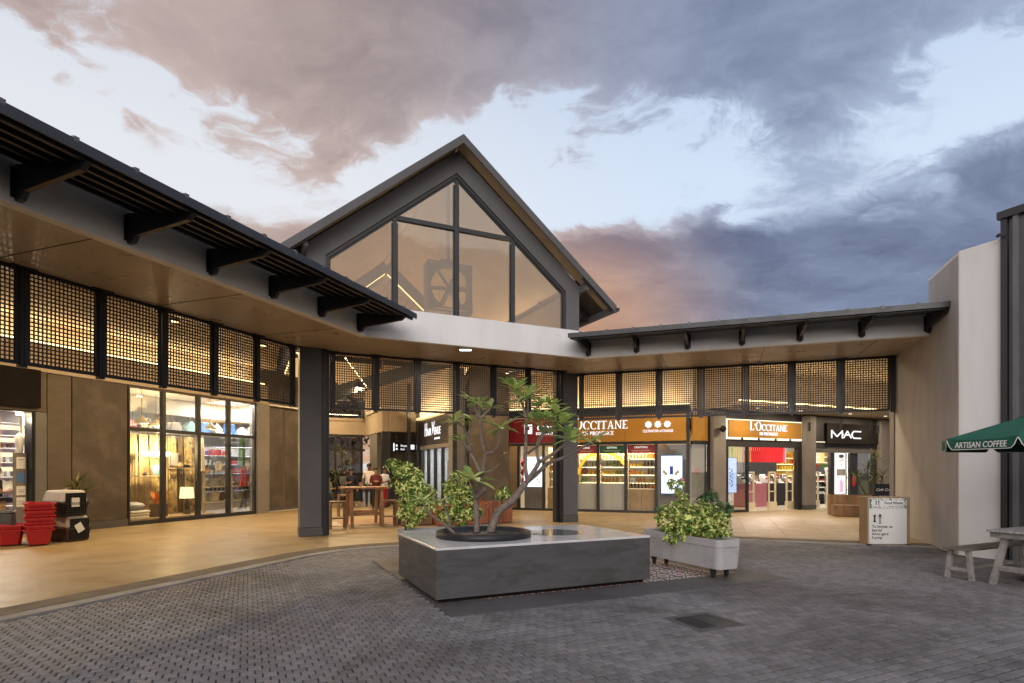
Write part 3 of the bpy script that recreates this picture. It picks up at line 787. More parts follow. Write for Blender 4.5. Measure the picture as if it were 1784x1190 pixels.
# hall walls further in: end wall with doors, band, upper glazing
EW = 14.0
mb = MB(); mb.box(-.6,EW,3.3,3.5,EW+.3,4.05); mb.build('end_band', MT['concrete_band'], hall)
mb = MB(); mb.box(-.7,9.2,.0,-.45,EW+.3,5.6); mb.build('left_wall', MT['board_concrete'], hall)
mb = MB(); mb.box(3.5,10.0,3.25,3.75,EW+.3,4.15); mb.build('side_band', MT['concrete_band'], hall)
mb = MB(); mb.box(3.76,10.0,3.25,5.0,10.3,4.25); mb.build('corridor_band', MT['concrete_band'], hall)
mb = MB(); mb.box(3.52,11.2,0,3.74,12.9,3.24); mb.build('pier', MT['pier_grey'], hall)
mb = MB(); mb.box(3.5,10.02,0,3.86,10.28,3.24); mb.build('pier', MT['black_steel'], hall)
mb = MB(); mb.box(3.9,13.2,0,8.0,13.5,4.2); mb.build('corridor_wall', MT['pier_concrete'], hall)
for a_, b_ in ((3.9,4.35),(5.2,5.7)): MB().box(a_,12.95,0,b_,13.18,3.2).build('corridor_pier', MT['pier_grey'], hall)
mb = MB(); mb.box(3.55,10.3,4.26,9.0,EW,4.4); mb.build('corridor_ceiling', MT['ceil_white'], hall)
for x in (-.45, .2, 1.45, 2.05, 3.3):
    mb = MB(); mb.box(x,EW+.02,0,x+.10,EW+.14,3.3); mb.build('door_frame', MT['black_steel'], hall)
for z_ in (2.5, 3.18): MB().box(-.45,EW+.03,z_,3.5,EW+.13,z_+.11).build('door_frame', MT['black_steel'], hall)
for a, b in ((-.34,.2),(.31,1.45),(1.56,2.05),(2.16,3.3)):
    mb = MB(); mb.box(a,EW+.07,.03,b,EW+.08,3.17); mb.build('door_pane', MT['dark_glass'] if a > 1 else MT['shop_glass'], hall)
for x in (-.6, 1.35, 3.35):
    mb = MB(); mb.box(x,EW+.05,4.06,x+.12,EW+.2,5.0); mb.build('upper_mullion', MT['black_steel'], hall)
for a, b in ((-.47,1.34),(1.48,3.34)):
    mb = MB(); mb.box(a,EW+.1,4.07,b,EW+.11,4.95); mb.build('upper_pane', MT['dark_glass'], hall)
mb = MB(); mb.box(3.5,EW+.02,4.06,8.0,EW+.3,10.0); mb.build('upper_wall', MT['concrete_band'], hall)
mb = MB(); mb.extrude([(-.6,EW+.12,5.0),(-.6,EW+.12,7.0),(SC,EW+.12,10.2),(3.5,EW+.12,10.1),(3.5,EW+.12,4.95)], (0,.15,0)); mb.build('gable_infill', MT['ceiling_tan'], hall)
MB().beam((-.5,EW-.1,5.05),(3.4,EW-.1,5.05),.12,.12).build('glazing_head', MT['black_steel'], hall)
# steel posts in the hall
for s, t in ((4.95, 9.55), (4.55, 9.6), (5.0, 4.9)):
    mb = MB(); mb.box(s-.07,t-.07,0,s+.07,t+.07,5.3); mb.build('steel_post', MT['black_steel'], hall)
# corner pier between hall and right shops
cp = [( -2.25, 21.35), (-.35, 21.55), (-.25, 23.6), (-2.0, 24.0)]
mb = MB()
def toH(x, y): return rot2(-AG, x-OH[0], y-OH[1])
mb.prism([toH(-1.55,20.55), toH(-.13,21.25), toH(-.10,23.5), toH(-1.9,22.6)], 0.0, 5.3); mb.build('corner_pier', MT['plaster_brown'], hall)
mb = MB(); a = toH(-2.12,20.55); mb.box(a[0]-.05,a[1]-.05,0,a[0]+.42,a[1]+.4,5.3); mb.build('pier', MT['pier_grey'], hall)
mb = MB(); mb.box(5.0,5.45,3.72,5.3,9.6,5.3); mb.build('upper_wall', MT['concrete_band'], hall)

# ================================================================== LETTERING
def text_geo(body, size, bold=0.0, ext=.004, width=None, shear=0.0, align='CENTER', spacing=1.0):
    cu = bpy.data.curves.new('t', 'FONT'); cu.body = body; cu.size = size; cu.align_x = align; cu.align_y = 'CENTER'
    cu.extrude = ext; cu.offset = bold * size; cu.shear = shear; cu.space_character = spacing; cu.resolution_u = 3
    ob = bpy.data.objects.new('t', cu); col.objects.link(ob)
    bpy.context.view_layer.update()
    me = bpy.data.meshes.new_from_object(ob.evaluated_get(bpy.context.evaluated_depsgraph_get()))
    vs = [v.co.copy() for v in me.vertices]; fs = [tuple(p.vertices) for p in me.polygons]
    bpy.data.objects.remove(ob); bpy.data.curves.remove(cu); bpy.data.meshes.remove(me)
    if width and vs:
        w = max(v.x for v in vs) - min(v.x for v in vs); k = width / w
        vs = [Vector((v.x*k, v.y, v.z)) for v in vs]
    return vs, fs
def lettering(name, body, size, m, root, x, y, z, **kw):
    """flat lettering in the x-z plane facing -y of the frame"""
    vs, fs = text_geo(body, size, **kw)
    mb = MB(); mb.add([(x+v.x, y-v.z, z+v.y) for v in vs], fs); return mb.build(name, m, root)
def serif(body, h):
    """roman capitals with stems, hairlines and serifs; returns list of polygons in x-y and the total width"""
    out = []; x = 0.0
    def rect(a, b, c, d): out.append([(x+a*h, b*h), (x+c*h, b*h), (x+c*h, d*h), (x+a*h, d*h)])
    def quad(*q): out.append([(x+a*h, b*h) for a, b in q])
    def arc(cx, cy, rx, ry, a0, a1, thick, thin, n=18):
        for i in range(n):
            t0, t1 = R(a0+(a1-a0)*i/n), R(a0+(a1-a0)*(i+1)/n); q = []
            for t, inn in ((t0,0),(t1,0),(t1,1),(t0,1)):
                w = thin + (thick-thin)*abs(math.cos(t)); k = w if inn else 0
                q.append((cx+(rx-k)*math.cos(t), cy+(ry-k*.8)*math.sin(t)))
            quad(*q)
    S, T = .15, .06
    for ch_ in body:
        c = ch_.upper(); hh = 1.0
        if c == 'L': rect(.08,0,.08+S,1); rect(0,0,.62,T); rect(0,1-T,.31,1); quad((.56,T),(.62,T),(.62,.25)); w=.66
        elif c == 'I': rect(.08,0,.08+S,1); rect(0,0,.31,T); rect(0,1-T,.31,1); w=.36
        elif c == 'T': rect(.30,0,.30+S,1); rect(.2,0,.55,T); rect(0,1-T,.75,1); quad((0,1-T),(.05,1-T),(0,.75)); quad((.70,1-T),(.75,1-T),(.75,.75)); w=.78
        elif c == 'E': rect(.08,0,.08+S,1); rect(0,0,.62,T); rect(0,1-T,.60,1); rect(.2,.48,.46,.48+T); quad((.57,T),(.62,T),(.62,.24)); quad((.55,1-T),(.60,1-T),(.60,.78)); w=.68
        elif c == 'N': rect(.10,0,.10+T,1); rect(.70,0,.70+T,1); quad((.04,1),(.20,1),(.76,0),(.66,0)); rect(0,0,.26,T*.8); rect(.6,1-T*.8,.86,1); w=.90
        elif c == 'A': quad((.08,0),(.14,0),(.44,1),(.38,1)); quad((.58,0),(.74,0),(.46,1),(.38,1)); rect(.2,.32,.6,.32+T); rect(0,0,.22,T*.8); rect(.5,0,.82,T*.8); w=.84
        elif c == 'V': quad((.08,1),(.24,1),(.44,0),(.38,0)); quad((.66,1),(.72,1),(.44,0),(.38,0)); rect(0,1-T*.8,.32,1); rect(.56,1-T*.8,.82,1); w=.82
        elif c == 'O': arc(.44,.5,.44,.53,0,360,.14,.05,28); w=.92
        elif c == 'C': arc(.44,.5,.44,.53,45,315,.14,.05,24); quad((.72,.72),(.78,.66),(.78,.97),(.74,.9)); w=.84
        elif c in 'PR':
            rect(.08,0,.08+S,1); rect(0,0,.33,T); rect(0,1-T,.3,1); arc(.3,.73,.32,.28,-90,90,.14,.05,12)
            if c == 'R': quad((.3,.45),(.44,.45),(.78,0),(.60,0))
            w=.66 if c == 'P' else .78
        elif c == "'": quad((.06,1.05),(.18,1.05),(.12,.72),(.07,.72)); w=.24
        else: w=.4
        x += w*h + .05*h
    return out, x
def serif_sign(name, body, h, m, root, xc, y, z, big=None):
    """body; letters at index in big are drawn 1.3 times taller"""
    mb = MB(); cur = 0.0; polys = []
    for i, c in enumerate(body):
        k = 1.32 if big and i in big else 1.0
        ps, w = serif(c, h*k)
        for p in ps: polys.append([(cur+a, b) for a, b in p])
        cur += w
    for n, p in enumerate(polys): mb.extrude([(xc-cur/2+a, y-.0005*(n % 5), z+b) for a, b in p], (0,-.02,0))
    return mb.build(name, m, root)
def strokes(name, lines, w, m, root, x, y, z, s=1.0):
    mb = MB()
    for L in lines:
        for i in range(len(L)-1):
            (a,b),(c,d) = L[i], L[i+1]
            mb.beam((x+a*s,y-.0007*(i%3),z+b*s),(x+c*s,y-.0007*(i%3),z+d*s), .02, w, up=(0,1,0) if abs(c-a) < 1e-6 and False else (0,0,1)) if abs(c-a) > abs(d-b)*.2 else mb.box(x+a*s-w/2,y-.01,z+min(b,d)*s-w/2,x+a*s+w/2,y+.01,z+max(b,d)*s+w/2)
    return mb.build(name, m, root)

def FU(fr, u, b):
    """first coordinate in frame fr of the point at second coordinate b on the sight line of photo column u"""
    (ox, oy), an = FRAMES[fr]; c, s_ = math.cos(R(an)), math.sin(R(an)); k = (u - 892) / FPX
    return (k*(oy + b*c) - ox + b*s_) / (c - k*s_)
# ================================================================== GOODS ON SHELVES
GM = {}
def goods(kind, mname):
    key = (kind, mname)
    if key in GM: return GM[key]
    mb = MB()
    if kind == 'bottle': mb.lathe([(.028,0),(.03,.004),(.03,.11),(.012,.135),(.012,.15),(.016,.15),(.016,.175),(0,.175)], n=8)
    elif kind == 'jar': mb.lathe([(.045,0),(.048,.005),(.048,.06),(.044,.065),(.05,.066),(.05,.09),(0,.09)], n=9)
    elif kind == 'box': mb.box(-.045,-.035,0,.045,.035,.13)
    elif kind == 'flat_box': mb.box(-.09,-.06,0,.09,.06,.07)
    elif kind == 'tin': mb.lathe([(.05,0),(.05,.14),(.046,.145),(0,.145)], n=9)
    elif kind == 'book': mb.box(-.018,-.08,0,.018,.08,.22)
    ob = mb.build('proto', MT['goods_'+mname]); me = ob.data; bpy.data.objects.remove(ob); GM[key] = me
    return me
NAMES = {'bottle':'bottle','jar':'jar','box':'boxed_product','flat_box':'product_carton','tin':'tin','book':'book'}
def put_goods(fr, a, b, z, kind, mname, where, group, sc_=1.0, turn=0.0, pos=''):
    ob = bpy.data.objects.new(NAMES[kind], goods(kind, mname)); col.objects.link(ob)
    ob.location = fw(fr, a, b, z); ob.rotation_euler = (0,0,R(FRAMES[fr][1]+turn+random.uniform(-8,8))); k = sc_*random.uniform(.92,1.08)
    ob.scale = (k, k, k*random.uniform(.92,1.1))
    tag(ob, f"small {mname} {kind.replace('_',' ')} {pos}{where}", {'bottle':'bottle','jar':'jar','box':'box','flat_box':'box','tin':'tin','book':'book'}[kind], group)
def shelf_rows(fr, label, cat, axis, a0, a1, b, depth, zs, board='shop_white', back=None, uprights=True, led=False, backm='shop_white', group=None):
    """shelf unit; axis 'a' runs along the first frame coordinate, shelves open towards smaller b; axis 'b' runs along the second, open towards larger a"""
    zt = zs[-1] + .32
    t = thing('shelf_unit', label, cat, fr, *((a0, b) if axis == 'a' else (b, a0)), group=group)
    def bx(mb, x0, y0, z0, x1, y1, z1):
        if axis == 'a': mb.box(x0,y0,z0,x1,y1,z1)
        else: mb.box(-y1,x0,z0,-y0,x1,z1)
    B = b if axis == 'a' else -b
    for z in zs:
        mb = MB(); bx(mb,a0,B,z-.025,a1,B+depth,z); s = mb.build('shelf', MT[board], t)
        if led:
            mb = MB(); bx(mb,a0+.02,B+depth-.012,z-.05,a1-.02,B+depth-.004,z-.028); mb.build('light_strip', MT['shelf_led'], s)
    mb = MB(); bx(mb,a0,B+depth+.001,0.0,a1,B+depth+.03,zt); mb.build('back_panel', MT[backm], t)
    if uprights:
        for x in (a0-.03, a1): mb = MB(); bx(mb,x,B,.0,x+.03,B+depth+.03,zt); mb.build('side_panel', MT[board], t)
    return t
ORDL = ORD + ['thirteenth','fourteenth','fifteenth','sixteenth','seventeenth','eighteenth','nineteenth','twentieth','twenty-first','twenty-second','twenty-third','twenty-fourth','twenty-fifth','twenty-sixth']
def nth(n): return ORDL[min(n, len(ORDL)) - 1]
def fill_rows(fr, axis, a0, a1, b, depth, zs, palette, where, group, step=.11, sc_=1.0, n=None):
    for iz, z in enumerate(zs):
        a = a0 + step*.5; kind, mn = random.choice(palette); run = 0; cnt = 0
        while a < a1 - step*.3:
            if run <= 0: kind, mn = random.choice(palette); run = random.randint(2, 5)
            run -= 1
            if random.random() < .93:
                cnt += 1
                bb = b + (depth*.38 + random.uniform(-.02,.02)) * (1 if axis == 'a' else -1)
                put_goods(fr, *((a, bb) if axis == 'a' else (bb, a)), z+.001, kind, mn, where, group, sc_, pos=f"{nth(cnt)} from left in {nth(iz+1)} row up, ")
            a += step*random.uniform(.92,1.1)

# ================================================================== LEFT WING: HOMEWARE SHOP
hs = thing('homeware_shop', 'homeware shop with tall black framed window on the left wall', 'shop', 'W', PW, 13.6)
QM = [11.33, 12.42, 13.64, 14.83, 16.0]
for i, q in enumerate(QM):
    mb = MB(); w = .06 if 0 < i < 4 else .045
    mb.box(PW-.07,q-w+(0.045 if i==0 else 0),.13,PW+.05,q+w-(0.0 if i<4 else .045)+(.0),3.98); mb.build('mullion', MT['black_steel'], hs)
mb = MB(); mb.box(PW-.08,11.34,.012,PW+.06,16.0,.128); mb.build('sill', MT['black_steel'], hs)
mb = MB(); mb.box(PW-.08,11.34,3.93,PW+.045,16.0,3.983); mb.build('head_frame', MT['plaster_brown'], hs)
for i in range(4):
    a, b = QM[i]+.06, QM[i+1]-.06
    mb = MB(); mb.box(PW-.06,a,2.70,PW+.04,b,2.80); mb.build('transom', MT['black_steel'], hs)
    mb = MB(); mb.box(PW-.012,a,.13,PW-.004,b,2.70); mb.build('pane', MT['shop_glass'], hs)
    mb = MB(); mb.box(PW-.012,a,2.80,PW-.004,b,3.93); mb.build('pane', MT['shop_glass'], hs)
mb = MB(); mb.box(-21,10.5,-.0,-20.8,20.5,4.0); mb.build('back_wall', MT['shop_white'], hs)
mb = MB(); mb.box(-20.8,10.6,0,PW-.3,10.75,4.0); mb.build('side_wall', MT['shop_white'], hs)
mb = MB(); mb.box(-20.8,20.2,0,PW-.3,20.4,4.0); mb.build('side_wall', MT['shop_white'], hs)
mb = MB(); mb.box(-20.8,10.75,3.99,PW-.09,20.2,4.05); mb.build('shop_ceiling', MT['ceil_white'], hs)
mb = MB(); mb.box(-20.8,10.75,.013,PW-.09,20.2,.03); mb.build('shop_floor', MT['shop_floor'], hs)
mb = MB(); mb.box(-17.6,10.75,3.45,-17.45,20.2,3.98); mb.build('ceiling_drop', MT['ceil_white'], hs)
mb = MB(); mb.box(-16.75,11.2,.03,PW-.1,14.35,.16); mb.build('display_plinth', MT['oak'], hs)
for (p, q, e, c, s) in ((-16.4, 15.5, 110, NEUT, 1.0), (-16.9, 17.9, 360, COOL, 1.6), (-18.6, 13.6, 60, NEUT, 1.5)):
    li = thing('ceiling_panel_light', f'flat white ceiling light panel inside the homeware shop, {"by the window" if q == 15.5 else ("above the far shelves" if q > 15 else "behind the curtains")}', 'light', 'W', p, q, 3.96, group='homeware shop ceiling lights')
    MB().box(p-.3,q-.3,3.955,p+.3,q+.3,3.985).build('light_panel', MT['led_soft'], li)
    lamp('AREA', 'panel_light', li, (p, q, 3.94), e, c, s)
# curtains hung as pleated lengths on a rail
rail = thing('curtain_rail', 'long dark curtain rail behind the homeware window', 'curtain rail', 'W', -16.78, 11.6)
mb = MB(); mb.cyl((-16.78,11.2,2.72),(-16.78,14.75,2.72),.015,n=8).cyl((-16.78,11.25,2.72),(-16.78,11.25,3.44),.008,n=6).cyl((-16.78,14.7,2.72),(-16.78,14.7,3.44),.008,n=6)
mb.build('rail', MT['black_steel'], rail)
cm = ['curtain_gold','curtain_plain','curtain_plain','curtain_gold','curtain_plain','curtain_gold','curtain_dark','curtain_gold','curtain_plain']
cn = ['black and gold patterned curtain hanging nearest the brown wall','plain gold curtain beside the leftmost patterned curtain','plain gold curtain behind the lit chandelier','gold patterned curtain right of the lit chandelier','narrow plain gold curtain behind the window mullion','gold patterned curtain behind the poster','dark narrow curtain between two patterned ones','gold patterned curtain behind the table lamp','pale curtain at the right end of the rail']
q = 11.75
for i in range(9):
    w = [.42,.30,.34,.36,.28,.34,.20,.42,.40][i]; mb = MB(); N = 14; rows = [(2.70,.10),(2.2,.6),(1.2,.9),(.18,1.0)]
    vs = []; 
    for z, am in rows:
        for k in range(N+1):
            f = k/N; vs.append((-16.78 + .022*am*math.sin(f*math.pi*2*3+i) + .01*math.sin(9*f+z), q + f*w*(.8+.2*am) , z))
    fs = [(r*(N+1)+k, r*(N+1)+k+1, (r+1)*(N+1)+k+1, (r+1)*(N+1)+k) for r in range(3) for k in range(N)]
    c0 = (-16.78, q, .17)
    mb.add([(v[0]-c0[0], v[1]-c0[1], v[2]-c0[2]) for v in vs], fs)
    ob = single(mb, 'curtain', MT[cm[i]], cn[i], 'curtain', 'W', *c0, group='curtains in the homeware window', smooth=True)
    sd = ob.modifiers.new('s','SOLIDIFY'); sd.thickness = .004
    q += w + .01
single(MB().box(-.02,0,0,.02,3.2,2.62), 'backdrop_panel', MT['curtain_plain'], 'tall gold fabric backdrop behind the curtains of the homeware window', 'backdrop', 'W', -16.90, 11.55, .03)
# chandelier
cd = thing('chandelier', 'brass chandelier with glowing glass shades in the homeware window', 'chandelier', 'W', -16.35, 12.75, 1.9)
MB().cyl((-16.35,12.75,2.15),(-16.35,12.75,3.44),.008,n=6).lathe([(.02,0),(.035,.06),(.02,.16),(.03,.24),(.0,.26)], (-16.35,12.75,1.92), 10).build('stem', MT['oak'], cd)
for k in range(5):
    a = 2*math.pi*k/5 + .6; dx, dy = math.cos(a), math.sin(a); c = (-16.35+.30*dx, 12.75+.30*dy)
    arm = MB().tube([(-16.35,12.75,2.0),(-16.35+.15*dx,12.75+.15*dy,1.90),(c[0],c[1],1.98)], .009, 6).build('arm', MT['oak'], cd)
    MB().lathe([(.03,0),(.065,.03),(.085,.10),(.095,.15)], (c[0],c[1],2.0), 12).build('glass_shade', MT['shade_lit'], cd, smooth=True)
lamp('POINT', 'chandelier_light', cd, (-16.05,12.75,2.3), 210, WARM, .12)
# table lamp
tl = thing('table_lamp', 'table lamp with pebble stack base and lit cream drum shade', 'lamp', 'W', -16.2, 13.68, .16)
mb = MB(); z = .16
mb.lathe([(.11,0),(.11,.14),(.05,.16),(0,.16)], (-16.2,13.68,z), 14); z = .32
for r in (.085,.078,.07,.06): mb.ball((-16.2,13.68,z+.045), (r,r,.048), 14, 8); z += .088
mb.build('base', MT['black_plastic'], tl, smooth=True)
MB().lathe([(.215,0),(.185,.36)], (-16.2,13.68,z+.0), 24, ).build('shade', MT['shade_lamp'], tl, smooth=True)
lamp('POINT', 'lamp_light', tl, (-16.2,13.68,z+.16), 45, WARM, .08)
# shelves with ornaments
for (q0, q1, z, lab) in ((12.1,12.95,1.42,'short pale wall shelf carrying a blue plate in the homeware window'), (13.35,14.25,1.66,'short pale wall shelf carrying two round vases in the homeware window')):
    t = thing('display_shelf', lab, 'shelf', 'W', -16.4, q0, z)
    MB().box(-16.6,q0,z-.03,-16.25,q1,z).build('board', MT['goods_cream'], t)
    MB().cyl((-16.58,q0+.05,z),(-16.58,q0+.05,3.44),.004,n=5).cyl((-16.58,q1-.05,z),(-16.58,q1-.05,3.44),.004,n=5).build('wire', MT['black_steel'], t)
mb = MB(); mb.lathe([(.0,0),(.15,.004),(.17,.02),(.165,.024),(0,.012)], (0,0,0), 24)
for i in range(len(mb.v)): v = mb.v[i]; mb.v[i] = (v[2]-v[1]*.15, v[0], v[1]+.17)
single(mb, 'plate', MT['blue_plate'], 'round pale blue plate standing on the left wall shelf', 'plate', 'W', -16.42, 12.78, 1.42, smooth=True)
for i, (q, m, lab) in enumerate(((13.62,'oak','left round woven vase on the right wall shelf'),(14.02,'oak','right round woven vase on the right wall shelf'))):
    single(MB().lathe([(.05,0),(.09,.05),(.095,.10),(.06,.15),(.05,.17),(.06,.18)], n=14), 'vase', MT[m], lab, 'vase', 'W', -16.4, q, 1.66, smooth=True)
single(MB().box(-.05,-.10,0,.05,.10,.10), 'small_box', MT['black_plastic'], 'small dark box between the two woven vases', 'box', 'W', -16.4, 13.82, 1.66, bevel=.006)
single(MB().lathe([(.05,0),(.06,.04),(.035,.08),(.02,.09),(.025,.10)], n=12), 'vase', MT['black_plastic'], 'small black vase left of the blue plate', 'vase', 'W', -16.4, 12.4, 1.42, smooth=True)
single(MB().box(-.01,-.16,0,.01,.16,.42), 'poster', MT['goods_grey'], 'small grey and white poster hanging behind the middle mullion', 'poster', 'W', -16.62, 13.55, 1.72)
# cushions, rug stack, basket with dried leaves
for i, (z, m, lab) in enumerate(((.16,'goods_white','folded white textile, lowest of the pile in the left window corner'),(.24,'goods_cream','folded cream textile in the middle of the pile in the left window corner'),(.32,'goods_white','folded white textile with red mark, top of the pile in the left window corner'))):
    single(MB().box(-.25,-.32,0,.25,.32,.075), 'folded_textile', MT[m], lab, 'textile', 'W', -16.15, 11.85+.02*i, z, turn=3*i, group='folded textiles in the window corner', bevel=.03)
single(MB().ball((0,0,.12), (.26,.36,.13), 16, 10), 'cushion', MT['goods_grey'], 'grey green cushion lying on the folded textiles', 'cushion', 'W', -16.2, 11.85, .40, smooth=True)
bk = thing('dried_plant', 'copper coloured dried leaves standing in a dark square pot', 'plant', 'W', -16.1, 12.62, .16)
MB().box(-16.27,12.44,.16,-15.93,12.80,.55).build('pot', MT['brown_plastic'], bk, bevel=.01)
mb = MB()
for k in range(70):
    a = random.uniform(0,6.28); r = random.uniform(.05,.28); z1 = random.uniform(.62,1.0); p0 = Vector((-16.1+.05*math.cos(a),12.62+.05*math.sin(a),.54)); p1 = Vector((-16.1+r*math.cos(a),12.62+r*math.sin(a),z1))
    side = (p1-p0).cross(Vector((random.random(),random.random(),random.random()))).normalized()*.025; mid = p0.lerp(p1,.75)
    mb.add([p0, mid+side, p1, mid-side], [(0,1,2,3)])
mb.build('leaves', MT['goods_orange'], bk)
# display shelving with plates by the right half of the window
dsp = thing('plate_stand', 'pale wooden display stand with leaning plates in the right half of the homeware window', 'shelving', 'W', -16.4, 15.3)
for z in (.50, 1.02, 1.56): MB().box(-16.75,14.5,z-.035,-16.15,16.9,z).build('shelf', MT['goods_cream'], dsp)
for qq in (14.55, 15.7, 16.85): MB().box(-16.5,qq-.03,.03,-16.4,qq+.03,1.56).build('upright', MT['goods_cream'], dsp)
PLT = MB().lathe([(0,0),(.12,.006),(.16,.025),(.155,.03),(.115,.014),(0,.01)], n=20)
for i in range(len(PLT.v)): v = PLT.v[i]; PLT.v[i] = (v[2]+.25*(.16+v[1])*0.6-.03, v[0], v[1]+.16)
k = 0
for z, qs in ((1.02,(14.75,14.98,15.2,16.0)), (.50,(14.7,14.95,15.25,16.05,16.35,16.6)), (1.56,(15.1,16.3))):
    for qq in qs:
        ob = single(PLT, 'plate', MT[random.choice(['goods_grey','goods_cream','goods_brown','goods_pink','goods_grey'])], f'{ORD[qs.index(qq)]} leaning plate from the left on the {"top" if z>1.5 else ("middle" if z>1 else "lowest")} board of the plate stand', 'plate', 'W', -16.4, qq, z, group='plates on the plate stand', smooth=True); k += 1
        ob.scale = (1,)*3 if k % 3 else (1.2,)*3
# hanging textiles at the right end
for i, (qq, z0, z1, m, lab) in enumerate(((15.86,1.75,2.85,'goods_green','green brown scarf hanging at the right end of the homeware window'),(15.92,1.0,1.7,'goods_red','red garment hanging low at the right end of the homeware window'))):
    mb = MB()
    for k in range(5): mb.cyl((random.uniform(-.05,.05),-.12+.06*k,0),(0,-.10+.05*k,z1-z0),.035,.012,6)
    single(mb, 'hanging_textile', MT[m], lab, 'textile', 'W', -16.1, qq, z0)
# upper shelf with bags and suitcases
us = thing('high_shelf', 'long white shelf with bags above the curtains in the homeware shop', 'shelf', 'W', -17.2, 15.0, 2.78)
MB().box(-17.44,11.0,2.78,-16.9,19.9,2.83).build('board', MT['shop_white'], us)
qq = 12.15; i = 0; bagc = ['goods_pink','goods_grey','goods_white','goods_grey','goods_teal','goods_blue','goods_grey','goods_blue','goods_white','goods_cream']
bagl = ['pale pink','grey','white','mid grey','pale teal','blue','dark grey','bright blue','off white','cream']
for i in range(10):
    w = [.5,.42,.36,.50,.44,.46,.4,.5,.42,.4][i]; h = [.38,.42,.45,.36,.46,.44,.40,.46,.38,.4][i]
    b_ = thing('travel_bag', f'{bagl[i]} travel bag standing on the high shelf of the homeware shop', 'bag', 'W', -17.15, qq+w/2, 2.83, group='bags on the high shelf')
    if i % 2: mb = MB().extrude([(-17.3,qq,2.83),(-17.3,qq+w,2.83),(-17.3,qq+w*.82,2.83+h),(-17.3,qq+w*.18,2.83+h)], (.22,0,0))
    else: mb = MB().extrude([(-17.3,qq,2.83),(-17.3,qq+w,2.83),(-17.3,qq+w,2.83+h*.6),(-17.3,qq+w*.5,2.83+h),(-17.3,qq,2.83+h*.6)], (.22,0,0))
    mb.build('body', MT[bagc[i]], b_, bevel=.03)
    MB().tube([(-17.19,qq+w*.3,2.83+h*.85),(-17.19,qq+w*.4,2.83+h+.10),(-17.19,qq+w*.6,2.83+h+.10),(-17.19,qq+w*.7,2.83+h*.85)], .012, 6).build('handle', MT['goods_black'], b_)
    qq += w + .12
# pendant lamps
for i, (p, q, lab) in enumerate(((-16.2,12.15,'leftmost bell shaped pendant lamp in the homeware window'),(-16.9,13.15,'second bell shaped pendant lamp, half hidden by the first mullion'),(-16.2,14.6,'third bell shaped pendant lamp in the homeware window'),(-16.9,15.5,'rightmost pendant lamp, glowing, in the homeware window'))):
    t = thing('pendant_lamp', lab, 'lamp', 'W', p, q, 2.98, group='pendant lamps in the homeware window')
    MB().lathe([(.19,0),(.185,.03),(.10,.12),(.035,.19),(.02,.25),(0,.25)], (p,q,2.98), 20).build('shade', MT['goods_cream'], t, smooth=True)
    MB().cyl((p,q,3.22),(p,q,3.99),.005,n=5).build('cable', MT['black_steel'], t)
    MB().ball((p,q,2.99), .05, 10, 6).build('bulb', MT['bulb'] if i % 2 else MT['led_soft'], t)
pal1 = [('tin','red'),('tin','orange'),('box','pink'),('bottle','white'),('bottle','blue'),('jar','grey'),('box','red'),('tin','purple'),('bottle','black'),('box','white')]
zs = [.35,.75,1.1,1.45,1.8,2.15]
shelf_rows('W', 'white gondola shelving with packaged goods at the back of the homeware shop', 'shelving', 'b', 15.6, 19.6, -18.5, .42, zs)
fill_rows('W', 'b', 15.7, 19.5, -18.5, .42, zs[1:], pal1, 'white homeware shelving', 'goods on the white homeware shelving', .2, 1.35)

# ================================================================== LEFT DOORWAY SHOP
ds = thing('doorway_shop', 'dark fronted shop with open doorway at the left edge of the picture', 'shop', 'W', PW, 8.4)
MB().box(PW-.02,4.2,3.10,PW+.10,9.10,4.02).build('sign_panel', MT['black_panel'], ds)
MB().box(PW-.2,5.6,2.98,PW+.0,9.03,3.015).build('door_head', MT['black_steel'], ds)
MB().box(PW-.30,8.97,0,PW-.02,9.028,2.98).build('door_frame', MT['black_steel'], ds)
MB().box(-20,5.0,0,-19.8,10.5,3.4).build('back_wall', MT['goods_purple'], ds)
MB().box(-19.8,10.42,0,PW-.3,10.5,3.4).build('side_wall', MT['shop_white'], ds)
MB().box(PW-.50,9.04,0,PW-.31,9.14,2.97).build('tiled_reveal', MT['shop_white'], ds)
MB().box(-19.8,5.0,3.30,PW-.3,10.42,3.36).build('shop_ceiling', MT['ceil_white'], ds)
MB().box(-19.8,5.0,.013,PW-.02,10.42,.028).build('shop_floor', MT['shop_floor'], ds)
MB().box(-19.8,4.9,0,PW-.3,5.0,3.4).build('side_wall', MT['shop_white'], ds)
dl = thing('doorway_downlight', 'small bright downlight under the lintel of the left doorway', 'light', 'W', PW-.28, 8.86, 2.9)
MB().lathe([(.07,0),(.07,.05),(0,.05)], (PW-.28,8.86,2.92), 12).build('bulb', MT['bulb'], dl)
lamp('POINT', 'downlight', dl, (PW-.26,8.80,2.82), 14, WARM2, .06)
cl = thing('ceiling_panel_light', 'flat white ceiling light panel inside the left doorway shop', 'light', 'W', -17.6, 8.6, 3.27)
MB().box(-18.1,8.1,3.26,-17.1,9.1,3.295).build('light_panel', MT['led_soft'], cl)
lamp('AREA', 'panel_light', cl, (-17.6,8.8,3.24), 130, NEUT, 1.4)
pb = thing('notice_post', 'grey post with paper notices inside the left doorway', 'notice board', 'W', PW-.2, 8.82)
MB().box(PW-.25,8.70,.03,PW-.19,8.955,2.0).build('post', MT['pier_concrete'], pb)
for z0, z1, m in ((1.62,1.9,'paper'),(1.30,1.52,'goods_blue'),(.98,1.2,'paper'),(.70,.93,'paper')):
    MB().box(PW-.188,8.74,z0,PW-.183,8.93,z1).build('notice', MT[m], pb)
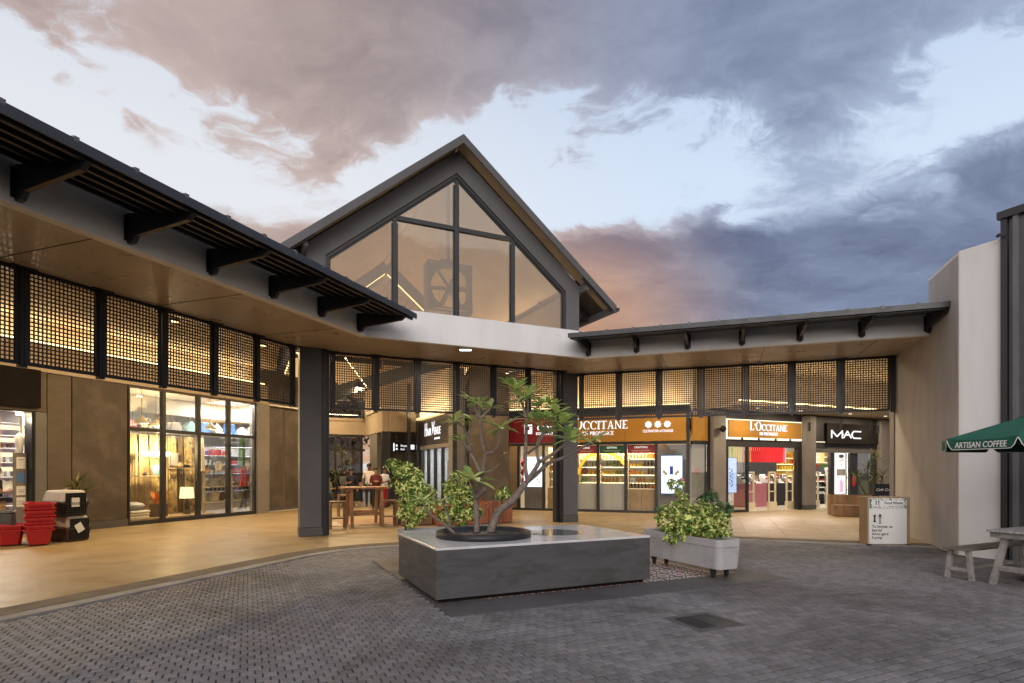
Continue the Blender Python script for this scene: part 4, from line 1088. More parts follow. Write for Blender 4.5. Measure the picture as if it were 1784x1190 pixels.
for z0, z1 in ((1.05,1.07),(1.10,1.115),(.76,.775),(.82,.835),(1.7,1.71),(1.76,1.77),(1.82,1.85)):
    MB().box(PW-.182,8.77,z0,PW-.180,8.90,z1).build('print', MT['goods_grey'], pb)
rs = thing('wooden_rack', 'white slatted rack against the purple wall of the left doorway shop', 'shelving', 'W', -18.6, 9.6)
for z in (.6,1.0,1.4,1.8,2.2,2.55,2.9): MB().box(-18.9,8.7,z-.02,-18.5,10.3,z).build('shelf', MT['shop_white'], rs)
for q in (8.7,9.2,9.75,10.27): MB().box(-18.5,q,.03,-18.46,q+.05,3.1).build('upright', MT['oak'], rs)
for z in (1.45,1.85,2.25,2.6): MB().box(-18.49,8.72,z+.1,-18.47,10.28,z+.22).build('front_panel', MT['goods_cream'], rs)
fill_rows('W', 'b', 8.8, 10.3, -18.5, .4, [1.0,1.4,1.8,2.2], [('box','white'),('tin','grey'),('book','cream'),('book','grey'),('jar','brown')], 'slatted rack, left doorway', 'goods on the slatted rack', .17, 1.3)
ct = thing('checkout_counter', 'wooden checkout counter with black conveyor top inside the left doorway', 'counter', 'W', -16.3, 8.4)
MB().box(-16.7,7.2,.03,-16.1,8.66,.85).build('body', MT['oak'], ct)
MB().box(-16.75,7.15,.85,-16.05,8.70,.93).build('top', MT['black_plastic'], ct)
bs = thing('till_display', 'dark till screen on the checkout counter', 'till', 'W', -16.3, 8.35, .93)
MB().box(-16.42,8.2,.93,-16.28,8.5,.96).box(-16.37,8.33,.96,-16.33,8.37,1.1).build('stand', MT['black_plastic'], bs)
MB().cbox((-16.33,8.35,1.16), (.03,.34,.24), Matrix.Rotation(.3,3,'Y')).build('screen', MT['black_panel'], bs)
single(MB().box(-.12,-.12,0,.12,.12,.14), 'yellow_carton', MT['goods_yellow'], 'yellow carton on the checkout counter in the left doorway', 'box', 'W', -16.5, 8.05, .93, bevel=.008)
bgm = MB().ball((0,0,.30), (.10,.09,.32), 14, 12).box(-.006,-.004,.58,.006,.004,.78)
bgm.v = [(v[0]*(1+.28*math.sin(9*v[2]+3*v[0]*20)), v[1]*(1+.25*math.sin(11*v[2]+2)), v[2]) for v in bgm.v]
single(bgm, 'white_bag', MT['cloth_white'], 'bulky white plastic bag hanging at the right jamb of the left doorway', 'bag', 'W', PW-.42, 8.93, 1.88, smooth=True)
single(MB().box(-.02,0,0,.02,.11,.02), 'wall_hook', MT['steel'], 'small metal hook holding the white bag at the left doorway', 'hook', 'W', PW-.42, 8.93, 2.66)

# ================================================================== RIGHT SHOPS
QF = 21.1
def facade(root, fr, x0, x1, y, mull, z_head, m='black_steel', sill=.10, tr=None, open_=()):
    MB().box(x0,y-.06,.012,x1,y+.06,sill).build('sill', MT[m], root)
    MB().box(x0,y-.07,z_head-.10,x1,y+.07,z_head).build('head_frame', MT[m], root)
    for x in mull: MB().box(x-.05,y-.065,sill,x+.05,y+.065,z_head-.10).build('mullion', MT[m], root)
    for i in range(len(mull)-1):
        if i in open_: continue
        MB().box(mull[i]+.05,y-.006,sill,mull[i+1]-.05,y+.006,z_head-.10).build('pane', MT['shop_glass'], root)
# ---- red fronted shop
ro = thing('red_shopfront', 'skin care shopfront with deep red sign behind the frangipani tree', 'shop', 'W', -6.6, QF)
facade(ro, 'W', -8.0, -5.27, QF, [-7.9, -7.42, -6.40, -5.32], 2.62)
MB().box(-8.0,QF-.10,2.63,-7.62,QF+.05,3.58).build('sign_panel', MT['erb_red'], ro)
sp = MB().box(-7.60,QF-.12,2.63,-5.26,QF+.05,3.58).build('sign_panel', MT['erb_red'], ro)
lg = MB().box(-7.15,QF-.145,2.98,-6.83,QF-.125,3.34).build('logo', MT['sign_white'], sp, bevel=.05)
MB().box(-7.05,QF-.15,3.12,-6.93,QF-.147,3.26).build('logo_mark', MT['erb_red'], sp)
lettering('lettering', 'erborian', .34, MT['sign_white'], sp, -6.0, QF-.13, 3.22, bold=.012, width=1.25, spacing=1.15)
lettering('lettering', 'KOREAN SKIN THERAPY', .15, MT['sign_white'], sp, -5.95, QF-.13, 2.98, bold=.01, width=1.45)
MB().box(-7.95,QF+.25,.03,-7.5,QF+.4,2.55).build('timber_panel', MT['oak'], ro)
MB().box(-8.0,QF+3.0,0,-5.3,QF+3.1,3.6).build('back_wall', MT['goods_cream'], ro)
MB().box(-8.1,QF+.07,0,-8.0,QF+3,3.6).build('side_wall', MT['shop_white'], ro)
MB().box(-8.0,QF+.07,2.9,-5.3,QF+3,2.95).build('shop_ceiling', MT['ceil_white'], ro)
MB().box(-8.0,QF+.07,.013,-5.3,QF+3,.03).build('shop_floor', MT['shop_floor'], ro)
MB().box(-7.25,QF+.18,.03,-6.45,QF+.28,.92).build('grey_panel', MT['pier_concrete'], ro)
sc1 = thing('light_poster', 'backlit pale poster with small droplets behind the red fronted shop window', 'poster', 'W', -6.95, QF+.2, .92)
MB().box(-7.28,QF+.20,.92,-6.50,QF+.27,2.10).build('light_panel', EM('poster_pale', (.86,.92,1.0), 1.3), sc1)
MB().lathe([(.035,0),(.035,.002)], (0,0,0), 10)
for (x, z) in ((-7.15,2.0),(-6.85,1.28),(-6.72,1.2),(-6.62,1.12),(-6.9,1.45)):
    MB().ball((x,QF+.197,z), (.025,.004,.04), 8, 6).build('droplet_print', MT['goods_grey'], sc1)
shelf_rows('W', 'lit shelf of amber bottles between red shop poster and right-hand column', 'shelving', 'a', -6.28, -5.36, QF+.35, .3, [.95,1.25,1.55,1.85,2.15], 'goods_cream', led=True, backm='goods_cream')
MB().box(-6.3,QF+.2,.03,-5.36,QF+.34,.90).build('oak_cabinet', MT['oak'], ro)
fill_rows('W', 'a', -6.25, -5.38, QF+.35, .3, [.95,1.25,1.55,1.85], [('bottle','amber'),('jar','cream'),('box','yellow'),('bottle','brown'),('box','orange')], 'red shop shelf', 'bottles on the red shop shelf', .12, 1.25)
for i, z in enumerate((1.0,1.35,1.7)):
    single(MB().ball((0,0,.14), (.10,.08,.15), 12, 8), 'gift_pouch', MT['goods_red'], f'{["lowest","middle","highest"][i]} round red gift pouch at the left of the red shop window', 'gift', 'W', -7.34, QF+.3, z, group='red gift pouches in the red shop window', smooth=True)
lr = thing('shop_ceiling_light', 'warm ceiling light inside the red fronted shop', 'light', 'W', -6.4, QF+1.2, 2.88)
MB().box(-7.2,QF+1.0,2.86,-5.6,QF+1.2,2.895).build('light_bar', MT['led_soft'], lr)
lamp('AREA', 'bar_light', lr, (-6.5,QF+.25,2.84), 120, WARM2, 2.0, .25)
# ---- orange fronted shop, window side
oo = thing('orange_shopfront', 'skin care shopfront with long orange sign right of the dark column', 'shop', 'W', -3.2, QF)
ML = [-5.17, -4.28, -3.25, -2.16, -1.06]
facade(oo, 'W', -5.22, -1.0, QF, ML, 2.62)
s1 = MB().box(-5.24,QF-.12,2.63,-3.27,QF+.05,3.60).build('sign_panel', MT['ochre'], oo)
s2 = MB().box(-3.262,QF-.12,2.63,-1.12,QF+.05,3.60).build('sign_panel', MT['ochre'], oo)
serif_sign('lettering', "L'OCCITANE", .30, MT['sign_white'], s1, -4.35, QF-.13, 3.10, big=(0,2))
serif_sign('lettering', "EN PROVENCE", .135, MT['sign_white'], s1, -4.25, QF-.13, 2.88)
for k in range(3):
    x = -2.42 + k*.33; z = 3.22
    mb = MB()
    for i in range(7):
        a = 2*math.pi*i/7 + k; mb.cyl((x+.085*math.cos(a),QF-.15,z+.085*math.sin(a)), (x+.085*math.cos(a),QF-.125,z+.085*math.sin(a)), .038, n=8)
    mb.cyl((x,QF-.148,z),(x,QF-.126,z),.055,n=12)
    mb.build('emblem', MT['sign_white'], s2)
lettering('lettering', 'CULTIVATOR of CHANGE', .135, MT['sign_white'], s2, -2.09, QF-.13, 2.98, bold=.01, width=1.06)
# corner return piece along the diagonal
MB().box(-1.10,QF-.13,.1,-1.0,QF+.06,3.6).build('corner_post', MT['black_steel'], oo)
os_ = thing('orange_corner_panel', 'narrow orange sign panel and glass strip at the turn of the shopfronts', 'shop', 'R', .4, 0)
MB().box(.10,-.06,2.63,.78,.05,3.60).build('sign_panel', MT['ochre'], os_)
MB().box(.06,-.05,.012,.80,.05,.10).box(.06,-.05,2.5,.80,.05,2.62).build('frame', MT['black_steel'], os_)
MB().box(.08,-.006,.1,.78,.006,2.5).build('pane', MT['shop_glass'], os_)
MB().box(.08,.12,.1,.78,.16,2.5).build('back_panel', MT['counter_grey'], os_)
MB().cyl((.45,.105,1.55),(.45,.118,1.55),.13,n=20).build('round_print', MT['goods_pink'], os_)
MB().box(.79,-.08,0,.86,.1,3.62).build('black_post', MT['black_steel'], os_)
# interior
MB().box(-5.3,QF+3.2,0,-.3,QF+3.3,3.6).build('back_wall', MT['goods_cream'], oo)
MB().box(-5.3,QF+.07,0,-5.2,QF+3.2,3.6).build('side_wall', MT['goods_cream'], oo)
MB().box(-5.2,QF+.07,3.0,-1.0,QF+3.2,3.05).build('shop_ceiling', MT['ceil_white'], oo)
MB().box(-5.2,QF+.07,.013,-1.0,QF+3.2,.03).build('shop_floor', MT['shop_floor'], oo)
MB().box(-5.12,QF+.10,.10,-4.42,QF+.16,1.05).box(-4.41,QF+.10,.10,-3.31,QF+.16,1.07).build('counter_panel', MT['counter_grey'], oo)
MB().box(-3.18,QF+.12,.10,-2.70,QF+.18,.88).box(-2.69,QF+.12,.10,-2.22,QF+.18,.88).build('oak_cabinet', MT['oak'], oo)
for (x0,x1,m,tx) in ((-5.12,-4.34,'red_banner','SHINE'),(-4.22,-3.31,'green_banner','GIFTING'),(-3.19,-2.22,'red_banner','CRAFTING')):
    bn = thing('window_banner', f'{"green" if m[0]=="g" else "red"} window banner {"reading GIFTING" if m[0]=="g" else ("beside the dark column" if x0 < -5 else "right of the green banner")}', 'banner', 'W', (x0+x1)/2, QF+.03, 2.2, group='window banners of the orange shop')
    MB().box(x0,QF+.02,2.20,x1,QF+.028,2.50).build('cloth', MT[m], bn)
    lettering('lettering', tx, .10, MT['sign_cream'], bn, (x0+x1)/2, QF+.018, 2.41, bold=.005, ext=.001)
    MB().box(x0+.12,QF+.016,2.295,x1-.12,QF+.019,2.31).box(x0+.2,QF+.016,2.265,x1-.2,QF+.019,2.275).build('print', MT['goods_cream'], bn)
zs1 = [1.12,1.42,1.72,2.02]
shelf_rows('W', 'cream lit shelves with creams and bottles left of the green banner', 'shelving', 'a', -5.1, -4.36, QF+.55, .32, zs1, 'goods_cream', led=True, backm='goods_cream')
shelf_rows('W', 'cream lit shelves with gift boxes below the green banner', 'shelving', 'a', -4.28, -3.3, QF+.55, .32, zs1, 'goods_cream', led=True, backm='goods_cream')
shelf_rows('W', 'tall lit shelves of dark bottles below the right red banner', 'shelving', 'a', -3.2, -2.05, QF+.40, .32, [.90]+zs1, 'goods_cream', led=True, backm='goods_cream')
palo = [('bottle','amber'),('bottle','cream'),('box','yellow'),('jar','white'),('box','cream'),('bottle','green'),('box','white')]
fill_rows('W', 'a', -5.08, -4.38, QF+.55, .32, zs1, palo, 'shelves left of the green banner', 'goods left of the green banner', .13, 1.15)
fill_rows('W', 'a', -4.26, -3.32, QF+.55, .32, zs1, palo, 'shelves below the green banner', 'goods below the green banner', .13, 1.15)
fill_rows('W', 'a', -3.18, -2.08, QF+.40, .32, [.90]+zs1, [('bottle','amber'),('bottle','brown'),('box','grey'),('box','orange'),('bottle','black'),('jar','yellow')], 'shelves below the right red banner', 'goods below the right red banner', .12, 1.3)
# yellow arch framing the left shelves
mb = MB(); N = 20; rr = [( -4.20+.86*math.cos(math.pi*k/N), 1.42+.78*math.sin(math.pi*k/N)) for k in range(N+1)]; r2 = [( -4.20+.97*math.cos(math.pi*k/N), 1.42+.90*math.sin(math.pi*k/N)) for k in range(N+1)]
for k in range(N): mb.extrude([(rr[k][0],QF+.42,rr[k][1]),(r2[k][0],QF+.42,r2[k][1]),(r2[k+1][0],QF+.42,r2[k+1][1]),(rr[k+1][0],QF+.42,rr[k+1][1])], (0,.08,0))
MB_arch = mb.build('arch', MT['goods_yellow'], oo)
rdsc = single(MB().cyl((0,0,0),(0,.006,0),.13,n=22), 'round_sticker', MT['goods_brown'], 'round dusky red sticker on the glass left of the green banner', 'sticker', 'W', -4.78, QF-.02, 1.55)
po = thing('screen_poster', 'bright advertising screen with a dark blue bottle on a grey wall', 'screen', 'W', -1.63, QF+.2, .72)
MB().box(-2.02,QF+.16,.70,-1.24,QF+.24,2.12).build('casing', MT['goods_blue'], po)
MB().box(-1.99,QF+.150,.74,-1.27,QF+.158,2.09).build('screen', EM('poster_blue', (.80,.88,1.0), 1.5), po)
MB().box(-1.70,QF+.146,1.42,-1.58,QF+.149,1.72).build('bottle_print', M('print_blue', (.01,.03,.30), .5, .02, 3, emit=.6), po)
for x in (-1.84,-1.48,-1.90,-1.42): MB().ball((x,QF+.147,1.45+(.07 if abs(x+1.66)>.2 else 0)), (.05,.003,.06), 10, 6).build('flower_print', MT['goods_cream'], po)
lettering('lettering', 'WAKE UP TO', .085, MT['goods_blue'], po, -1.63, QF+.148, 1.93, bold=.005, ext=.001)
lettering('lettering', 'NIGHT SKIN', .085, MT['goods_blue'], po, -1.63, QF+.148, 1.83, bold=.005, ext=.001)
MB().box(-2.14,QF+.25,.03,-1.08,QF+.33,2.5).build('grey_wall', MT['pier_concrete'], oo)
lo = thing('shop_ceiling_light', 'warm ceiling light bar inside the orange fronted shop', 'light', 'W', -3.5, QF+.8, 2.98)
MB().box(-5.0,QF+1.2,2.96,-2.2,QF+1.35,2.995).build('light_bar', MT['led_soft'], lo)
lamp('AREA', 'bar_light', lo, (-3.7,QF+.22,2.94), 230, WARM2, 2.8, .2)
# ---- diagonal shopfronts: piers, signs, doorways
def rpier(x0, x1, lab):
    t = thing('concrete_pier', lab, 'pier', 'R', (x0+x1)/2, 0)
    MB().box(x0,-.22,.20,x1,.30,3.72).build('shaft', MT['pier_concrete'], t, bevel=.01)
    MB().box(x0-.01,-.23,.012,x1+.01,.31,.198).build('skirting', MT['skirting'], t)
    return t
rpier(.90, 1.50, 'concrete pier between orange window and orange door sign'); rpier(5.70, 6.28, 'concrete pier between orange door sign and the black shop sign'); rpier(10.36, 11.0, 'concrete pier right of the black shop sign')
sk = thing('wall_speaker', 'small black speaker on the concrete pier left of the orange door sign', 'speaker', 'R', 1.2, -.22, 3.0)
MB().ball((1.22,-.36,3.06), (.11,.12,.12), 12, 8).box(1.19,-.26,3.02,1.25,-.221,3.10).build('body', MT['black_plastic'], sk)
od = thing('orange_door_shop', 'open shop doorway under an orange sign with glowing edges', 'shop', 'R', 3.6, 0)
MB().box(1.52,-.04,2.45,5.68,.12,3.74).build('fascia_panel', MT['sign_dark'], od)
MB().box(1.55,-.10,2.72,5.60,-.045,3.46).build('glow_edge', MT['led_soft'], od)
sp = MB().box(1.68,-.16,2.79,5.52,-.102,3.42).build('sign_panel', MT['ochre'], od)
serif_sign('lettering', "L'OCCITANE", .245, MT['sign_white'], sp, 3.72, -.165, 3.06, big=(0,2))
serif_sign('lettering', "EN PROVENCE", .11, MT['sign_white'], sp, 3.72, -.165, 2.89)
for x in (2.35,3.2,4.1,4.9): MB().box(x,-.12,2.70,x+.10,-.101,2.785).build('sign_clip', MT['black_steel'], sp)
for a_, b_ in ((1.52,1.78),(5.45,5.68)): MB().box(a_,-.05,.012,b_,.12,2.449).build('door_jamb', MT['black_steel'], od)
MB().box(2.72,-.04,.1,2.82,.04,2.45).box(1.78,-.04,.012,2.82,.04,.1).build('side_light_frame', MT['black_steel'], od)
MB().box(1.80,-.006,.1,2.72,.006,2.45).build('pane', MT['shop_glass'], od)
RU = lambda u, y: FU('R', u, y)
MB().box(1.5,5.6,0,16.5,5.7,3.6).build('back_wall', MT['shop_white'], od)
MB().box(1.40,.14,0,1.48,5.6,3.6).build('side_wall', MT['goods_cream'], od)
MB().box(1.48,.13,3.3,16.5,5.6,3.36).build('shop_ceiling', MT['ceil_white'], od)
MB().box(1.48,-.02,.013,16.5,5.6,.03).build('shop_floor', MT['shop_floor'], od)
MB().box(RU(1296,4.3),4.3,1.35,RU(1353,4.3),4.36,2.5).build('dark_back_panel', MT['sign_dark'], od)
XM = FU('R',1449,-.18); XN = FU('R',1500,-.18)
mc = thing('black_sign_shop', 'cosmetics shop under a black sign with thin white glowing letters', 'shop', 'R', 8.3, 0)
MB().box(6.30,-.04,2.45,10.34,.12,3.74).build('fascia_panel', MT['sign_dark'], mc)
sp = MB().box(XM-.25,-.16,2.66,10.25,-.045,3.48).build('sign_panel', MT['black_panel'], mc)
MB().box(6.35,-.075,2.70,7.52,-.045,2.72).build('glow_edge', MT['led_soft'], mc)
MB().box(6.30,-.10,2.28,10.34,-.041,2.44).build('lintel', MT['skirting'], mc)
w = .05; kx = (XN-XM)/2.36
def sx_(L): return [[(a*kx/.78, b) for a, b in l] for l in L]
strokes('lettering', sx_([[(0,0),(0,.36),(.42,.06),(.84,.36),(.84,0)]]), w, MT['sign_white'], sp, XM, -.18, 2.90, .78)
strokes('lettering', sx_([[(.0,0),(.30,.36),(.60,0)],[(.20,.16),(.40,.16)]]), w, MT['sign_white'], sp, XM+.95*kx, -.18, 2.90, .78)
strokes('lettering', sx_([[(.72,.36),(.14,.36),(.0,.26),(.0,.10),(.14,0),(.72,0)]]), w, MT['sign_white'], sp, XM+1.64*kx, -.18, 2.90, .78)
for x in (.895*kx, 1.585*kx): MB().ball((XM+x,-.18,3.04), .028, 8, 6).build('lettering_dot', MT['sign_white'], sp)
for u0, u1 in ((1446,1452),(1480,1493),(1518,1526)): MB().box(RU(u0,0),-.03,.012,RU(u1,0),.08,2.28).build('frame', MT['black_steel'], mc)
MB().box(RU(1493,0),-.006,.03,RU(1518,0),.006,2.28).build('pane', MT['shop_glass'], mc)
MB().box(RU(1486,.9),.9,.03,RU(1524,.9),1.0,2.5).build('green_panel', M('olive_wall', (.20,.22,.15), .6, .08, 2), mc)
xg = RU(1506,.88); MB().cyl((xg,.86,.78),(xg,.895,.78),.34,n=28).build('round_print', M('pale_green', (.50,.58,.30), .6, .05, 3), mc)
mb = MB(); xg = RU(1499,.88)
for k in range(20):
    a0, a1 = 2*math.pi*k/20, 2*math.pi*(k+1)/20
    mb.extrude([(xg+r*math.cos(a),.87,1.50+r*math.sin(a)) for r, a in ((.17,a0),(.22,a0),(.22,a1),(.17,a1))], (0,.02,0))
mb.build('ring_print', MT['pale_green'], mc)
# colour banded hanging tubes inside both doorways
def tubes(x0, x1, y, pal, lab):
    t = thing('tube_canopy', lab, 'hanging display', 'R', (x0+x1)/2, y, 1.85)
    n = int((x1-x0)/.075)
    for i in range(n):
        f = i/(n-1); k = f*(len(pal)-1); a, b = int(k), min(int(k)+1, len(pal)-1)
        mname = pal[a] if random.random() > (k-a) else pal[b]
        x = x0 + f*(x1-x0); yy = y + .5*(2*f-1)**2
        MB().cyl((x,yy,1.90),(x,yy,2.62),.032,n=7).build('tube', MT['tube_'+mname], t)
    MB().box(x0,y+.06,2.60,x1,y+.6,2.64).build('frame', MT['black_steel'], t)
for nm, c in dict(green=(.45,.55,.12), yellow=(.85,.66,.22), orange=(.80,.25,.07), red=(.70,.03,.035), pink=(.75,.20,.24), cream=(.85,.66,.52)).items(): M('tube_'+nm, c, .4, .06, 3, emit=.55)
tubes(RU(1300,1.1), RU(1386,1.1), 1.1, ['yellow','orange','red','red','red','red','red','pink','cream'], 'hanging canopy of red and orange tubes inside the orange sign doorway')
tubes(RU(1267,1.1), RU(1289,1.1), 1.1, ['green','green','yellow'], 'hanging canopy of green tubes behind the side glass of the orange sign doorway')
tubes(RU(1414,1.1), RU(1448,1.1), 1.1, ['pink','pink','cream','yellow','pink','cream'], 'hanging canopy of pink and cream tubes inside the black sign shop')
# security gates
def gate(x, y, lab):
    t = thing('security_gate', lab, 'security gate', 'R', x, y, group='shop security gates')
    MB().box(x-.20,y-.03,.03,x-.15,y+.03,1.52).box(x+.15,y-.03,.03,x+.20,y+.03,1.52).box(x-.149,y-.029,1.46,x+.149,y+.029,1.52).build('frame', MT['goods_cream'], t)
    MB().box(x-.21,y-.06,.031,x+.21,y+.06,.33).build('base', MT['goods_cream'], t)
    MB().box(x-.149,y-.02,.72,x+.149,y+.02,.76).build('crossbar', MT['goods_cream'], t)
gate(RU(1307,.35), .35, 'first pale security gate from the left in the orange sign doorway'); gate(RU(1345,.35), .35, 'second pale security gate from the left in the orange sign doorway'); gate(RU(1376,.35), .35, 'third pale security gate from the left in the orange sign doorway')
gate(RU(1420,.35), .35, 'left pale security gate in the black sign shop'); gate(RU(1449,.35)-.1, .35, 'right pale security gate in the black sign shop')
# counters with sloping trays
def counter(x0, x1, y, h, m, lab, npal, where, grp, steps=0):
    t = thing('display_counter', lab, 'counter', 'R', (x0+x1)/2, y)
    MB().box(x0,y,.03,x1,y+.6,h-.25).build('body', MT[m], t)
    for k in range(int((x1-x0)/.32)):
        xa = x0 + k*.32 + .02
        MB().extrude([(xa,y-.02,h-.24),(xa,y+.55,h-.24),(xa,y+.55,h+.14),(xa,y+.50,h+.14)], (.28,0,0)).build('tray', MT['goods_black'] if k % 2 else MT['goods_white'], t)
        for r in range(3):
            for c in range(2):
                if random.random() < .85:
                    f = .2 + .26*r; put_goods('R', xa+.08+.12*c, y-.02+.55*f-.03, h-.24+.38*f+.015, random.choice(['jar','flat_box','bottle']), random.choice(npal), where, grp, .75, pos=f'{["left","right"][c]} in {nth(r+1)} row, {nth(k+1)} tray, ')
    return t
counter(RU(1298,1.7), RU(1336,1.7), 1.7, 1.25, 'goods_pink', 'pink fronted make-up counter with sloping trays at the left of the orange sign doorway', ['white','cream','red','black','pink'], 'on the left sloping counter', 'make-up on the left counter')
counter(RU(1340,2.0), RU(1388,2.0), 2.0, 1.25, 'sign_dark', 'dark make-up counter with sloping trays at the right of the orange sign doorway', ['white','cream','red','black','orange'], 'on the right sloping counter', 'make-up on the right counter')
shelf_rows('R', 'bright stepped shelves of make-up inside the black sign shop', 'shelving', 'a', RU(1412,1.6), RU(1450,1.6), 1.6, .4, [.55,.82,1.10,1.38], 'shop_white', led=True, backm='sign_dark')
fill_rows('R', 'a', RU(1413,1.6), RU(1449,1.6), 1.6, .4, [.55,.82,1.10,1.38], [('jar','white'),('flat_box','white'),('bottle','black'),('flat_box','red'),('jar','teal')], 'stepped shelves, black sign shop', 'make-up on the stepped shelves', .17, 1.1)
shelf_rows('R', 'glowing yellow wall shelves deep inside the orange sign doorway', 'shelving', 'a', RU(1352,4.4), RU(1390,4.4), 4.4, .3, [1.3,1.6,1.9,2.2], 'goods_yellow', led=True, backm='goods_yellow')
fill_rows('R', 'a', RU(1353,4.4), RU(1389,4.4), 4.4, .3, [1.6,1.9,2.2], [('box','yellow'),('bottle','amber'),('box','red'),('box','orange')], 'yellow wall shelves', 'goods on the yellow wall shelves', .2, 1.3)
shelf_rows('R', 'wall shelves of colourful goods deep inside the black sign shop', 'shelving', 'a', RU(1410,4.4), RU(1450,4.4), 4.4, .3, [1.4,1.7,2.0,2.3], 'goods_cream', led=True, backm='goods_cream')
fill_rows('R', 'a', RU(1411,4.4), RU(1449,4.4), 4.4, .3, [1.4,1.7,2.0], [('box','red'),('bottle','brown'),('tin','yellow'),('box','green'),('box','white')], 'wall shelves, black sign shop', 'goods on the black sign shop shelves', .2, 1.3)
# glass side: blue screen poster and make-up poster
xq = RU(1273.5,.15)
b1 = thing('screen_poster', 'narrow blue advertising screen with violet sprig inside the orange sign doorway', 'screen', 'R', xq, .15, .75)
MB().box(xq-.28,.14,.72,xq+.28,.20,2.05).build('casing', MT['goods_blue'], b1)
MB().box(xq-.26,.132,.74,xq+.26,.139,2.03).build('screen', EM('poster_violet', (.55,.68,1.0), 1.2), b1)
for k in range(14): MB().ball((xq+.07*math.sin(k*2.3),.130,.98+.05*k), (.03,.003,.035), 8, 5).build('sprig_print', MT['goods_blue'], b1)
xo = RU(1465,.15) - 8.735
b2 = thing('light_poster', 'tall backlit poster of a face and a lipstick in the black sign shop', 'poster', 'R', xo+8.75, .2, .62)
MB().box(xo+8.45,.16,.60,xo+9.02,.22,2.30).build('light_panel', EM('poster_white', (1.0,.98,.96), 1.35), b2)
MB().box(xo+8.47,.150,1.34,xo+9.0,.158,1.62).build('grey_print', MT['goods_grey'], b2)
MB().ball((xo+8.76,.152,1.93), (.17,.004,.24), 18, 10).build('face_print', M('print_skin', (.72,.62,.58), .6, .03, 3, emit=.9), b2)
MB().ball((xo+8.76,.149,2.16), (.18,.003,.08), 14, 6).build('hair_print', MT['goods_grey'], b2)
MB().ball((xo+8.76,.146,1.82), (.055,.003,.02), 10, 5).build('lip_print', MT['goods_red'], b2)
for x in (8.69,8.83): MB().ball((xo+x,.146,1.98), (.03,.003,.012), 8, 5).build('eye_print', MT['goods_black'], b2)
MB().extrude([(xo+8.63,.148,.64),(xo+8.89,.148,.64),(xo+8.89,.148,1.05),(xo+8.76,.148,1.26),(xo+8.63,.148,1.05)], (0,.004,0)).build('lipstick_print', M('print_mauve', (.55,.36,.50), .5, .03, 3, emit=.7), b2)
for x, y, e, z in ((5.6,1.2,200,3.2),(10.2,1.2,200,3.2)):
    li = thing('shop_ceiling_light', f'white ceiling light inside the {"orange" if x < 6 else "black"} sign doorway', 'light', 'R', x, y, z)
    MB().box(x-.9,y+.4,z+.02,x+.9,y+.6,z+.06).build('light_bar', MT['led_soft'], li)
    lamp('AREA', 'bar_light', li, (x, y+.3, z), e, NEUT, 2.2, 1.2)
fe = thing('fire_extinguisher', 'red fire extinguisher beside the tall make-up poster', 'fire extinguisher', 'R', RU(1487,-.1), -.1, .9)
xe = RU(1487,-.1)
MB().lathe([(.05,0),(.055,.02),(.055,.34),(.03,.40),(.02,.44)], (xe,-.1,.9), 12).build('cylinder', MT['red_plastic'], fe)
MB().box(xe-.03,-.14,1.33,xe+.03,-.06,1.40).build('valve', MT['black_plastic'], fe)
# lower ceiling over the diagonal shopfronts with ledge lighting, green shop beyond
lc = thing('lower_ceiling', 'pale lower ceiling slab in front of the right-hand shop signs', 'ceiling', 'R', 6, -1, 3.75)
MB().box(.9,-1.5,3.78,14.5,.14,3.92).build('slab', MT['ceiling_tan'], lc)
MB().box(.9,-1.46,3.925,14.5,-1.36,3.975).build('light_strip', MT['led_warm'], lc)
for i_, x_ in enumerate((2.2, 4.4, 7.2, 9.4)):  # spots added under the slab to brighten the signs
    sl_ = thing('added_spot', f'{ORD[i_]} small added fill spot from the left, brightening the right signs', 'light', 'R', x_, -1.0, 3.77, group='added fill spots in the lower ceiling')
    MB().cyl((x_,-1.0,3.77),(x_,-1.0,3.779),.06,n=12).build('lens', MT['led_soft'], sl_)
    lamp('AREA', 'spot', sl_, (x_,-1.0,3.76), 42, WARM2, .12)
lamp('AREA', 'ledge_light', lc, (6.5,-1.2,4.0), 60, WARM, 10, .12, (R(180),0,0))
gs = thing('green_shop', 'green walled shop with bright window at the far right end of the walkway', 'shop', 'R', 12.2, 0)
MB().box(11.02,-.05,2.45,14.5,.1,3.77).build('fascia_panel', M('shop_green', (.05,.10,.06), .6, .08, 2), gs)
MB().box(11.02,.05,.1,11.5,.1,2.44).build('frame', MT['black_steel'], gs)
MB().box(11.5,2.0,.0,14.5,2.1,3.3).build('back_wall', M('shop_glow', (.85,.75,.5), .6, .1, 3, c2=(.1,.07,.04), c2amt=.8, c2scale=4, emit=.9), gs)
# linear ledge lights for right window wall
lw = thing('ledge_light', 'warm light strip along the top of the orange and red shop signs', 'light', 'W', -4.5, QF-.2, 3.66)
MB().box(-8.0,QF-.35,3.86,-1.0,QF+.05,3.90).build('ledge', MT['ceiling_tan'], lw)
MB().box(-8.0,QF-.08,3.605,-1.0,QF+.04,3.855).build('dark_band', MT['sign_dark'], lw)
MB().box(-8.0,QF-.30,3.902,-1.0,QF-.22,3.94).build('light_strip', MT['led_warm'], lw)
lamp('AREA', 'strip_light', lw, (-4.5,QF-.2,3.97), 75, WARM, 6.5, .12, (R(180),0,0))
MB().box(-8.2,QF+.06,3.66,-.9,QF+.3,5.3).build('upper_wall', MT['ceiling_tan'], lw)
uw = thing('upper_wall_panel', 'tan wall above the diagonal shop signs under the walkway ceiling', 'wall', 'R', 6, .4, 3.75)
MB().box(.0,.145,3.76,14.5,.4,5.3).build('wall', MT['ceiling_tan'], uw)
